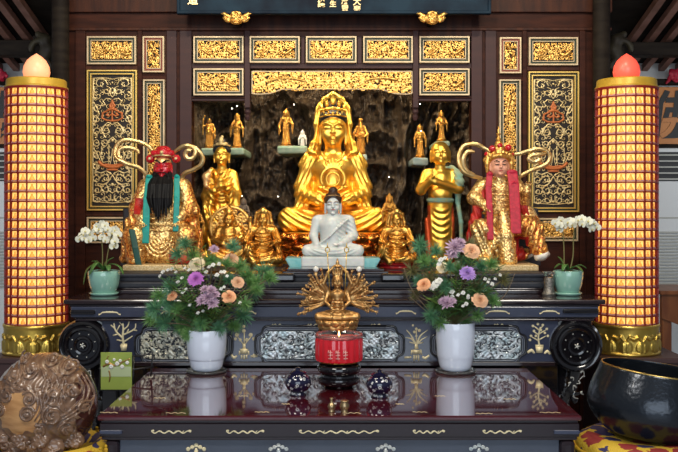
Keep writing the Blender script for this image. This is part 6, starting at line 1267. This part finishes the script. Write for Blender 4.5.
orchid(104, 270.5, 32, 'celadon pot with drooping white orchid by the red faced statue', [[(102, 270, 0), (102.5, 250, 0), (100, 234, -.01), (90, 231, -.03), (81, 236, -.05)], [(105, 270, 0), (108, 252, 0), (112, 236, -.01), (117, 238, -.03), (118, 246, -.05)]],
       ((80, 239), (84, 235), (88, 231), (86, 238), (92, 234), (97, 231), (95, 238), (101, 229), (104, 224), (106, 231), (103, 237), (110, 229), (113, 233), (116, 230), (119, 235), (117, 241), (115, 246), (111, 238), (99, 226), (108, 240), (91, 240), (107, 225)),
       [([(104, 271, 0), (96, 265, -.02), (89, 270, -.04), (86, 284, -.05)], 2.6), ([(104, 271, 0), (112, 264, -.02), (121, 267, -.03), (125, 274, -.04)], 2.6), ([(104, 271, 0), (100, 263, -.04), (97, 266, -.07), (94, 274, -.09)], 2.8), ([(104, 271, 0), (110, 265, -.05), (113, 270, -.09)], 2.8), ([(104, 270, 0), (106, 262, .02), (112, 258, .04)], 2.2), ([(103, 270, 0), (95, 262, .02), (90, 262, .04)], 2.2)])
orchid(568, 270.5, 30, 'celadon pot with arching white orchid by the pink faced statue', [[(564, 270, 0), (564, 250, 0), (563, 232, 0), (561, 224, -.02), (556, 222, -.04)], [(570, 270, 0), (573, 256, 0), (573.5, 238, 0), (575, 226, -.01), (584, 221, -.03), (594, 226, -.05)]],
       ((553, 223), (557, 225), (560, 220), (562, 226), (565, 222), (558, 229), (569, 221), (572, 225), (576, 220), (580, 219), (583, 223), (586, 221), (589, 225), (592, 223), (595, 227), (590, 229), (579, 224)),
       [([(568, 271, 0), (560, 264, -.02), (553, 268, -.03)], 2.6), ([(568, 271, 0), (578, 265, -.02), (585, 268, -.03)], 2.6), ([(568, 271, 0), (563, 264, -.05), (559, 270, -.08)], 2.6), ([(568, 271, 0), (574, 266, -.05), (579, 271, -.08)], 2.4), ([(567, 270, 0), (562, 260, .02), (559, 257, .03)], 2.2)])
# ================================================================== OFFERINGS AND RITUAL OBJECTS
# red candle glass on a black censer
Yc = 4.19; u = Yc / F; xc = X(339, Yc)
t = thing('censer', 'squat black censer with round rim under the red candle glass', 'censer', (xc, Yc, ZF)); hC = Zz(361, Yc) - ZF; bm = bmesh.new()
lathe(bm, [(0, .012), (15 * u, .012), (19 * u, .02), (21.5 * u, .034), (21 * u, .046), (17.5 * u, .052), (17 * u, .06), (20 * u, .068), (22 * u, .082), (21.5 * u, .098), (20 * u, .104), (18.5 * u, .100), (17.5 * u, .085), (0, .080)], 56); obj('bowl', bm, M['lac_black'], t, smooth=True, auto=50)
bm = bmesh.new(); lathe(bm, [(0, .080), (11 * u, .080), (10 * u, .09), (12 * u, hC - .006), (14.5 * u, hC), (0, hC)], 40); obj('inner_stand', bm, M['lac_black'], t, smooth=True, auto=50)
for k in range(3):
    a = k * 2 * PI / 3 - PI / 2; bm = bmesh.new(); lathe(bm, [(0, 0), (.010, 0), (.016, .01), (.018, .024), (0, .03)], 14, (13 * u * math.cos(a), 13 * u * math.sin(a), 0)); obj('foot', bm, M['lac_black'], t, smooth=True)
zt = ZF + hC; t = thing('candle_glass', 'pleated red candle glass with a tiny flame before the bronze statue', 'candle', (xc, Yc, zt)); R = 23.5 * u; hg = Zz(337.5, Yc) - zt
M['red_glass'] = mat('translucent red glass', (.52, .012, .022), .18, 0, coat=.6, emit=(1, .02, .03), estr=.06)
bm = bmesh.new(); n = 120; rings = []
for r_, z in ((.86, .0), (.98, .006), (1., .02), (1., hg - .012), (.97, hg)):
    rings.append([bm.verts.new(((R * r_ + .0022 * math.cos(20 * 2 * PI * i / n)) * math.cos(2 * PI * i / n), (R * r_ + .0022 * math.cos(20 * 2 * PI * i / n)) * math.sin(2 * PI * i / n), z)) for i in range(n)])
for a, b in zip(rings, rings[1:]):
    for i in range(n): bm.faces.new((a[i], a[(i + 1) % n], b[(i + 1) % n], b[i]))
bm.faces.new(rings[0]); bm.faces.new(rings[-1]); obj('red_body', bm, M['red_glass'], t, smooth=True, auto=50)
bm = bmesh.new(); zr = hg; lathe(bm, [(R * .90, zr - .002), (R * 1.0, zr), (R * 1.03, zr + .010), (R * .98, zr + .020), (R * .95, zr + .018), (R * .96, zr + .008), (R * .86, zr + .001)], 60); obj('glass_rim', bm, M['glass'], t, smooth=True)
bm = bmesh.new(); lathe(bm, [(0, -.004), (R * .8, -.004), (R * .9, .001), (R * .88, .007), (0, .004)], 48); obj('gilt_foot', bm, M['brass'], t, smooth=True)
bm = bmesh.new(); lathe(bm, [(0, hg + .004), (.003, hg + .008), (.0042, hg + .014), (.002, hg + .024), (0, hg + .032)], 12); obj('flame', bm, M['flame'], t, smooth=True)
bm = bmesh.new(); lathe(bm, [(0, hg - .001), (R * .6, hg - .001), (R * .6, hg + .002), (0, hg + .003)], 30); obj('wax', bm, mat('pink wax', (.72, .30, .26), .5, sss=.2), t, smooth=True)
sc3 = []
for cx_ in (-8.5, -1, 6.5):                       # pale raised figures on the front of the glass
    for (a, b), (c_, d_) in (((0, 0), (0, 9)), ((-2, 7), (2, 7)), ((-2.2, 4), (2.2, 4.6)), ((-2, 1), (2, 1)), ((-1.6, 9), (-2.2, 6))): sc3.append(((cx_ + a, 5 + b), (cx_ + c_, 5 + d_)))
bm = bmesh.new()
for a, b in sc3:
    pts = [(v[0] * u, -math.sqrt(R * R - (v[0] * u) ** 2) - .0022, v[1] * u) for v in (a, b)]; tube(bm, pts, .5 * u, 6)
obj('relief_stroke', bm, mat('pale pink relief', (.78, .38, .34), .3), t, smooth=True)

# two dark glazed jars
def flower_glaze():
    m = bpy.data.materials.new('cobalt glaze with silver flowers'); m.use_nodes = True; nt = m.node_tree; b = nt.nodes['Principled BSDF']; L = nt.links
    tc = nt.nodes.new('ShaderNodeTexCoord'); v = nt.nodes.new('ShaderNodeTexVoronoi'); v.inputs['Scale'].default_value = 46; L.new(tc.outputs['Object'], v.inputs['Vector'])
    n = nt.nodes.new('ShaderNodeTexNoise'); n.inputs['Scale'].default_value = 110; L.new(tc.outputs['Object'], n.inputs['Vector'])
    a = nt.nodes.new('ShaderNodeMath'); a.operation = 'MULTIPLY_ADD'; a.inputs[1].default_value = .5; L.new(n.outputs['Fac'], a.inputs[0]); L.new(v.outputs['Distance'], a.inputs[2])
    r = nt.nodes.new('ShaderNodeValToRGB'); r.color_ramp.interpolation = 'CONSTANT'; e = r.color_ramp.elements; e[0].color = (.008, .008, .03, 1); e[1].position = .40; e[1].color = (.62, .62, .60, 1); q = e.new(.56); q.color = (.008, .008, .035, 1)
    L.new(a.outputs[0], r.inputs['Fac']); L.new(r.outputs['Color'], b.inputs['Base Color']); b.inputs['Roughness'].default_value = .12; b.inputs['Coat Weight'].default_value = .8; return m
M['flower_glaze'] = flower_glaze()
for px, py, lab in ((298, 398, 'dark glazed lidded jar with silver flowers on the side of the bearded statue'), (379.5, 400, 'dark glazed lidded jar with silver flowers on the side of the pink faced statue')):
    Y = F * (CZ - ZF) / (py - 3 - HY); u = Y / F; t = thing('glazed_jar', lab, 'jar', (X(px, Y), Y, ZF), 0, 'dark glazed jars')
    bm = bmesh.new(); r = 13.2 * u; lathe(bm, [(0, 0), (r * .5, 0), (r * .55, 2 * u), (r * .5, 3.4 * u), (r * .8, 6 * u), (r * .99, 11 * u), (r, 14 * u), (r * .9, 18.5 * u), (r * .62, 21 * u), (r * .55, 21.5 * u), (0, 21.5 * u)], 44); obj('jar_body', bm, M['flower_glaze'], t, smooth=True, auto=60)
    bm = bmesh.new(); lathe(bm, [(0, 21.3 * u), (r * .62, 21.3 * u), (r * .66, 22.6 * u), (r * .45, 24.5 * u), (r * .16, 25.5 * u), (r * .2, 27 * u), (0, 28.5 * u)], 36); obj('lid', bm, M['cob'], t, smooth=True, auto=60)
    bm = bmesh.new(); lathe(bm, [(0, 0), (r * .62, -.0), (r * .66, .004), (r * .5, .006), (0, .006)], 30); obj('foot_ring', bm, M['cob'], t, smooth=True)
for px, py, prof, lab in ((331.5, 412, ((0, 0), (3, 0), (3.4, .8), (2.4, 1.8), (3.6, 4), (3.9, 6), (3, 8), (1.4, 9.6), (1.2, 12), (2, 14), (1.5, 14.4), (0, 13.5)), 'tiny brass bottle shaped cup at the front of the maroon table'), (344.5, 412, ((0, 0), (3.4, 0), (3.8, .8), (3, 2), (4.6, 4.5), (4.8, 7), (3.8, 9), (3.6, 10), (4.4, 11), (4, 11.6), (0, 10.8)), 'tiny squat brass pot at the front of the maroon table')):
    Y = F * (CZ - ZF) / (py - HY); u = Y / F; bm = bmesh.new(); lathe(bm, [(a * u, b * u) for a, b in prof], 28); o = obj('brass_pot', bm, mat('dull brass', (.42, .30, .16), .35, .9), None, (X(px, Y), Y, ZF), smooth=True); tag(o, lab, 'pot')
# pewter candlestick by the orchid
Y = 5.0
t = thing('pewter_candlestick', 'grey textured pewter stand between the pink faced statue and its orchid pot', 'candlestick', (X(549, 4.9), 4.9, ZA)); u = 4.9 / F; bm = bmesh.new()
lathe(bm, [(0, 0), (6.5 * u, 0), (7 * u, 2 * u), (5.5 * u, 4 * u), (4.6 * u, 9 * u), (5.4 * u, 14 * u), (4.6 * u, 18 * u), (0, 18 * u)], 26); obj('stem', bm, M['cut_silver'], t, smooth=True, auto=40)
bm = bmesh.new(); lathe(bm, [(0, 18 * u), (3 * u, 18 * u), (5.8 * u, 21 * u), (6.2 * u, 24 * u), (5.4 * u, 24 * u), (4.8 * u, 21 * u), (0, 20 * u)], 26); obj('cup', bm, M['glass'], t, smooth=True)
# green card on a wire rack
Yg = 4.40; u = Yg / F; zc = Zz(389, Yg); xg = X(117, Yg)
t = thing('wire_rack', 'black wire rack standing beside the front table', 'rack', (xg, Yg + .03, 0))
def wire(pts, r=.0045, nm='wire'):
    bm = bmesh.new(); tube(bm, [Vector((X(a, Yg) - xg, d - .03, Zz(b, Yg))) for a, b, d in pts], r, 8); obj(nm, bm, M['wire'], t, smooth=True)
wire([(100, 357, .02), (141, 357, .02), (152, 352.5, .02), (151, 366, .02), (150, 377, .02)]); wire([(98, 369, .02), (128, 370, .0), (153, 367.5, .02)]); wire([(100, 389.5, -.01), (134, 389.5, -.01)], .005); wire([(100, 389.5, -.01), (100, 357, .02)]); wire([(133, 389.5, -.01), (133, 357, .02)])
wire([(116, 357, .03), (116, 389.5, .03), (116, 560, .03)], .010, 'post'); bm = bmesh.new(); lathe(bm, [(0, 0), (.13, 0), (.13, .012), (.02, .02), (0, .02)], 30); obj('base_plate', bm, M['wire'], t)
t = thing('green_card', 'lime green card with white plum blossom print held in the wire rack', 'card', (xg, Yg - .012, zc)); hw = 15.5 * u; hh = 37 * u
bm = bmesh.new(); box2(bm, -hw, hw, -.004, .004, 0, hh, .001); o = obj('card_body', bm, M['green_card'], t)
bm = bmesh.new(); box2(bm, -hw * .96, hw * .96, -.0052, -.003, hh * .35, hh * .62, .0005); obj('pale_band', bm, mat('pale green band', (.44, .52, .30), .5), t)
org_ = (X(117, Yg), Yg - .012, zc)
strokes('plum_branch', t, Yg, [([(104, 366), (110, 363), (117, 365), (124, 361), (131, 358)], [.9, .7, .4]), ([(109, 364), (108, 358), (110, 355)], [.6, .3]), ([(110, 370), (111, 376), (110, 381)], [.7, .4])], M['bronze'], Yg - .0178, org=org_)
strokes('plum_blossom', t, Yg, sum([blossom(*b) for b in ((108, 361, 1.2), (112, 366, 1.4), (118, 363, 1.4), (123, 366, 1.3), (128, 362, 1.2), (115, 359, .9), (121, 360, 1.))], []), M['whitefl'], Yg - .0185, org=org_)

# ------------------------------------------------------------------ carved wooden fish drum
Yw = 3.72; u = Yw / F; cx_, cz_ = 45.5, 404
t = thing('wooden_fish', 'big carved wooden fish drum covered in curling scrolls', 'wooden fish drum', (X(cx_, Yw), Yw, Zz(466, Yw)))
A, B_, Cc = 51, 48, 51
def on(px, py, lift=0.):
    x = (px - cx_) / A; z = (cz_ - py) / Cc; q = math.sqrt(max(.02, 1 - x * x - z * z)); n = Vector((x / A, -q / B_, z / Cc)).normalized(); return Vector((x * A, -q * B_, z * Cc)) + n * lift
S = Sculpt(.62, 1.2); S.ell((0, 0, 0), (A, B_, Cc), 1.)
rnd = random.Random(12)
def curl(px, py, r, turns=1.7, ph=0., hand_=1, th=1.25, lift=.3):
    S.ell(tuple(on(px, py, -2.2)), (r * .9, 3.2, r * .9), 1.5)                       # low cushion under each curl
    pts = [on(px + a, py - b, lift + .8) for a, _, b in spiral2(0, 0, r, turns, ph, hand_, int(12 * turns))]; S.chain([tuple(p) for p in pts], [th * .9, th * 1.2, th * .9], .35)
    S.ell(tuple(on(px, py, lift + .8)), (th * 1.2,) * 3, .5)
def flow(pts, th=1.5, lift=.5): S.chain([tuple(on(p[0], p[1], lift)) for p in [(q.x, q.z) for q in smooth_path([(a, 0, b) for a, b in pts], 6)]], [th * .5, th, th * .5], .5)
for a in ((21, 388, 8, 1.7, .5, 1), (13, 402, 8, 1.7, 3.5, -1), (44, 390, 7.5, 1.6, 2.5, -1), (43, 404, 8, 1.8, .4, 1), (65, 406, 9, 1.8, 2, 1), (25, 370, 8.5, 1.6, 1, -1), (42, 365, 8.5, 1.6, 3, 1), (74, 364, 8.5, 1.7, 2, 1), (81, 385, 8.5, 1.7, 4, -1), (77, 421, 8, 1.6, 3, -1), (7, 384, 7, 1.5, 0, 1), (53, 420, 6, 1.5, 2, -1), (57, 357, 6.5, 1.4, 0, -1), (66, 386, 5.5, 1.4, 4, -1), (30, 356, 6, 1.4, 2, 1), (90, 402, 5.5, 1.4, 1, 1)): curl(*a)
for base in (((52, 364), (60, 376), (58, 392), (72, 396)), ((62, 366), (72, 376), (70, 394), (86, 412)), ((84, 372), (92, 388), (90, 408)), ((12, 374), (30, 380), (36, 376)), ((33, 362), (34, 378), (54, 382)), ((70, 412), (84, 404), (92, 394)), ((50, 410), (56, 398), (54, 384), (62, 374))):
    for d in (-3.2, 0, 3.2): flow([(p[0] + d, p[1] + d * .5) for p in base], 1.25)
S.disp(lambda x, y, z: np.where(y < -4, .35 * np.sin(x * .8 + 2.2 * np.sin(z * .3)) * np.clip((((x + 11) / 25) ** 2 + (z / 22) ** 2 - 1) * 3, 0, 1), 0), (-52, -50, -50), (52, 0, 50))
# smaller carved fish heads along the lower edge
for a, b, r in ((4, 436, 11), (24, 440, 12), (44, 440, 12), (62, 438, 12), (80, 434, 10), (34, 430, 8), (14, 428, 7), (54, 430, 8)):
    p = on(a, min(b, 446), 1.0); S.ell(tuple(p), (r, r * .6, r * .8), 2.)
    for j in range(4): c = p + Vector((rnd.uniform(-.6, .6) * r, -r * .55, rnd.uniform(-.5, .5) * r)); S.chain([(c.x + q[0], c.y - .5, c.z + q[2]) for q in spiral2(0, 0, r * .42, 1.4, rnd.uniform(0, 6), rnd.choice((-1, 1)))], [1.2, 1.5, .8], .5)
    S.chain([(p.x - r * .7, p.y - r * .5, p.z - 2), (p.x, p.y - r * .75, p.z - 4), (p.x + r * .7, p.y - r * .5, p.z - 1)], [1., 1.8, 1.], .5)
S.box((0, -30, -58), (30, 30, 2.2), 1, .5, 's')
def pnt(x, y, z): 
    q, p = x + cx_, cz_ - z; return np.where((((q - 33) / 23) ** 2 + ((p - 404) / 20) ** 2 < 1 + .25 * np.sin(q * .35) * np.sin(p * .4)) & (y < -14) & ((x / A) ** 2 + (y / B_) ** 2 + (z / Cc) ** 2 < 1.022), 1, np.where((q > 84) & ((x / A) ** 2 + (y / B_) ** 2 + (z / Cc) ** 2 < 1.02), 2, 0))
o = link('fish_body', S.mesh('fish_body', [M['wood_carved'], M['wood_light'], mat('mahogany smooth wood', (.075, .024, .018), .22, 0, col2=(.05, .016, .012), nscale=6, coat=.6)], u, (0, 0, 62 * u), paint=pnt), t)
def brocade():
    m = bpy.data.materials.new('yellow brocade with navy and maroon medallions'); m.use_nodes = True; nt = m.node_tree; b = nt.nodes['Principled BSDF']; L = nt.links
    tc = nt.nodes.new('ShaderNodeTexCoord'); v = nt.nodes.new('ShaderNodeTexVoronoi'); v.inputs['Scale'].default_value = 11; v.inputs['Randomness'].default_value = .5; L.new(tc.outputs['Object'], v.inputs['Vector'])
    n = nt.nodes.new('ShaderNodeTexNoise'); n.inputs['Scale'].default_value = 40; L.new(tc.outputs['Object'], n.inputs['Vector'])
    a = nt.nodes.new('ShaderNodeMath'); a.operation = 'MULTIPLY_ADD'; a.inputs[1].default_value = .35; L.new(n.outputs['Fac'], a.inputs[0]); L.new(v.outputs['Distance'], a.inputs[2])
    r = nt.nodes.new('ShaderNodeValToRGB'); r.color_ramp.interpolation = 'CONSTANT'; e = r.color_ramp.elements; e[0].color = (0, 0, 0, 1); e[1].position = .63; e[1].color = (1, 1, 1, 1); L.new(a.outputs[0], r.inputs['Fac'])
    s = nt.nodes.new('ShaderNodeSeparateColor'); L.new(v.outputs['Color'], s.inputs[0]); r2 = nt.nodes.new('ShaderNodeValToRGB'); r2.color_ramp.interpolation = 'CONSTANT'; e = r2.color_ramp.elements; e[0].color = (.03, .025, .11, 1); e[1].position = .6; e[1].color = (.30, .03, .03, 1); L.new(s.outputs[0], r2.inputs['Fac'])
    n3 = nt.nodes.new('ShaderNodeTexWave'); n3.inputs['Scale'].default_value = 60; n3.inputs['Distortion'].default_value = 8; L.new(tc.outputs['Object'], n3.inputs['Vector']); r3 = nt.nodes.new('ShaderNodeValToRGB'); e = r3.color_ramp.elements; e[0].color = (.62, .36, .015, 1); e[1].color = (.74, .52, .06, 1); L.new(n3.outputs['Fac'], r3.inputs['Fac'])
    mx = nt.nodes.new('ShaderNodeMix'); mx.data_type = 'RGBA'; L.new(r.outputs['Color'], mx.inputs['Factor']); L.new(r2.outputs['Color'], mx.inputs['A']); L.new(r3.outputs['Color'], mx.inputs['B']); L.new(mx.outputs['Result'], b.inputs['Base Color']); b.inputs['Roughness'].default_value = .65; return m
M['brocade'] = brocade()
def cushion(x, y, ztop, r, label, h=.10, dent=.86):
    t = thing('brocade_cushion', label, 'cushion', (x, y, ztop - h)); bm = bmesh.new()
    lathe(bm, [(0, 0), (r * .8, .0), (r * .96, h * .2), (r, h * .5), (r * .96, h * .8), (r * .82, h * .98), (r * .62, h * (.5 + .5 * dent)), (r * .4, h * dent), (0, h * (dent - .04))], 60); obj('cover', bm, M['brocade'], t, smooth=True)
    bm = bmesh.new(); tube(bm, [(r * 1.0 * math.cos(a), r * 1.0 * math.sin(a), h * .5) for a in np.linspace(0, 2 * PI, 61)], .009, 8); obj('piping', bm, M['yellow_cloth'], t, smooth=True); return t
def stool(x, y, ztop, r, label):
    t = thing('round_stand', label, 'stand', (x, y, 0)); bm = bmesh.new(); lathe(bm, [(0, ztop - .04), (r, ztop - .04), (r * 1.04, ztop - .02), (r, ztop), (0, ztop)], 48); obj('stand_top', bm, M['lac'], t, smooth=True, auto=40)
    for k in range(4):
        a = PI / 4 + k * PI / 2; bm = bmesh.new(); tube(bm, smooth_path([(r * .8 * math.cos(a), r * .8 * math.sin(a), ztop - .04), (r * .95 * math.cos(a), r * .95 * math.sin(a), ztop * .6), (r * .75 * math.cos(a), r * .75 * math.sin(a), .0)], 6), [.03, .022, .028], 10); obj('leg', bm, M['lac'], t, smooth=True)
zc = Zz(466, Yw); xw = X(cx_, Yw); ct = cushion(xw, Yw, zc + .105, .262, 'yellow brocade cushion with fringe under the carved wooden fish', .15, .4); stool(xw, Yw, zc - .045, .2, 'round dark stand under the carved wooden fish')
fm = None
for k in range(44):                                      # fringe of little yellow tassels round the rim
    a = 2 * PI * k / 44
    if fm is None:
        S = Sculpt(.5, .3); S.ell((0, 0, 0), (1.9, 1.9, 1.9)); S.ell((0, 0, 3), (1.4, 1.4, 1.2))
        for j in range(9): b = 2 * PI * j / 9; S.chain([(1.1 * math.cos(b), 1.1 * math.sin(b), -1), (1.7 * math.cos(b), 1.7 * math.sin(b), -9)], .6)
        fm = S.mesh('fringe_tassel', M['yellow_cloth'], u)
    o = link('fringe_tassel', fm, ct, (.266 * math.cos(a), .266 * math.sin(a), .128)); o.scale = (1.25,) * 3; o.rotation_euler = (0, 0, a)
# dark hammered singing bowl
def hammered():
    m = bpy.data.materials.new('dark hammered bronze'); m.use_nodes = True; nt = m.node_tree; b = nt.nodes['Principled BSDF']; L = nt.links
    b.inputs['Base Color'].default_value = (.022, .027, .036, 1); b.inputs['Metallic'].default_value = .6; b.inputs['Roughness'].default_value = .25; b.inputs['Coat Weight'].default_value = .25
    tc = nt.nodes.new('ShaderNodeTexCoord'); v = nt.nodes.new('ShaderNodeTexVoronoi'); v.inputs['Scale'].default_value = 75; v.feature = 'SMOOTH_F1'; L.new(tc.outputs['Object'], v.inputs['Vector'])
    bp = nt.nodes.new('ShaderNodeBump'); bp.inputs['Strength'].default_value = .35; bp.inputs['Distance'].default_value = .0025; L.new(v.outputs['Distance'], bp.inputs['Height']); L.new(bp.outputs['Normal'], b.inputs['Normal']); return m
M['hammered'] = hammered()
Yb = 3.86; u = Yb / F; xb = X(648, Yb); zr = Zz(369, Yb); zb_ = Zz(437, Yb + .0)
t = thing('singing_bowl', 'large dark hammered bronze bowl with thin gold rim resting tilted on brocade', 'bowl', (xb, Yb, zb_ + .006)); t.rotation_euler = (0, math.radians(7.2), 0); H = zr - zb_ - .006; r = 54 * u
bm = bmesh.new(); prof = [(0, 0), (r * .62, .0), (r * .86, .02), (r * 1.04, .06), (r * 1.15, H * .36), (r * 1.17, H * .5), (r * 1.14, H * .66), (r * 1.05, H * .88), (r * 1.0, H), (r * .965, H), (r * 1.02, H * .85), (r * 1.09, H * .6), (r * 1.08, H * .4), (r * .9, .05), (0, .025)]
lathe(bm, [(p.x, p.z) for p in smooth_path([(a, 0, b) for a, b in prof], 3)], 72); obj('bowl_body', bm, M['hammered'], t, smooth=True, auto=60)
bm = bmesh.new(); tube(bm, [(r * .985 * math.cos(a), r * .985 * math.sin(a), H + .001) for a in np.linspace(0, 2 * PI, 73)], .0042, 8); obj('gilt_rim', bm, mat('worn brass rim', (.55, .38, .12), .3, 1.), t, smooth=True)
cushion(xb + .005, Yb - .02, zb_ + .02, .30, 'yellow brocade cushion with navy and maroon medallions under the dark bowl', .12); stool(xb, Yb, zb_ - .10, .24, 'round dark stand under the brocade cushion of the dark bowl')
# tiny spot lamps in the grotto rock
for px, py in ((232, 108.5), (294, 104.5), (237, 106), (389, 177), (278, 196.5), (242, 196), (421, 131), (420, 104)):
    Yk = 6.2; t = thing('spot_lamp', 'pinpoint lamp glowing in the dark grotto', 'lamp', P(px, py, Yk), 0, 'pinpoint grotto lamps'); bm = bmesh.new(); bmesh.ops.create_icosphere(bm, subdivisions=2, radius=.0032); obj('bulb', bm, M['led'], t, smooth=True)
    bm = bmesh.new(); tube(bm, [(0, .004, 0), (0, .30, .02)], .003, 6); obj('holder', bm, M['dark'], t)
# ================================================================== CAMERA, LIGHT
cam = bpy.data.cameras.new('camera'); cam.lens = F / 678 * 36; cam.sensor_width = 36; cam.shift_y = -22 / 678
co = bpy.data.objects.new('camera', cam); C.objects.link(co); co.location = (0, 0, CZ); co.rotation_euler = (PI / 2, 0, 0)
sc = bpy.context.scene; sc.camera = co
def area(name, loc, size, power, color, look, sy=None):
    l = bpy.data.lights.new(name, 'AREA'); l.energy = power; l.color = color; l.size = size
    if sy: l.shape = 'RECTANGLE'; l.size_y = sy
    o = bpy.data.objects.new(name, l); C.objects.link(o); o.location = loc
    o.rotation_euler = (Vector(look) - Vector(loc)).to_track_quat('-Z', 'Y').to_euler(); return o
area('daylight_doorway', (0, -3.2, 2.0), 5.0, 160, (.78, .89, 1.0), (0, 5, 1.2), 3.0)
area('hall_lamp', (-1.3, 2.0, 3.3), .9, 42, (1, .93, .82), (-.5, 5.5, 1.3), .5)
area('hall_lamp', (1.3, 2.0, 3.3), .9, 42, (1, .93, .82), (.5, 5.5, 1.3), .5)
for x in (-.62, -.05, .55): area('grotto_lamp', (x, 6.12, 2.80), .25, 9, (1, .80, .50), (x, 6.25, 1.6), .08)
area('side_daylight', (-3.6, 5.9, 2.3), 1.0, 12, (.92, .96, 1), (-2.9, 7.6, 1.2), 1.0)
area('side_daylight', (3.6, 5.9, 2.3), 1.0, 12, (.92, .96, 1), (2.9, 7.6, 1.2), 1.0)
for x, tx in ((-1.15, -1.0), (-.4, -.3), (.45, .3), (1.2, .95)): area('gold_sparkle_light', (x, 4.3, 3.40), .10, 12, (1, .86, .62), (tx, 5.7, 1.5), .10)  # unseen small lights added for sparkling highlights on the gilding
w = bpy.data.worlds.new('world'); sc.world = w; w.use_nodes = True
bg = w.node_tree.nodes['Background']; bg.inputs['Color'].default_value = (.75, .85, 1, 1); bg.inputs['Strength'].default_value = .18
sc.view_settings.view_transform = 'Standard'; sc.view_settings.look = 'None'; sc.view_settings.exposure = 0.0; sc.view_settings.gamma = 1.0; sc.view_settings.use_curve_mapping = False
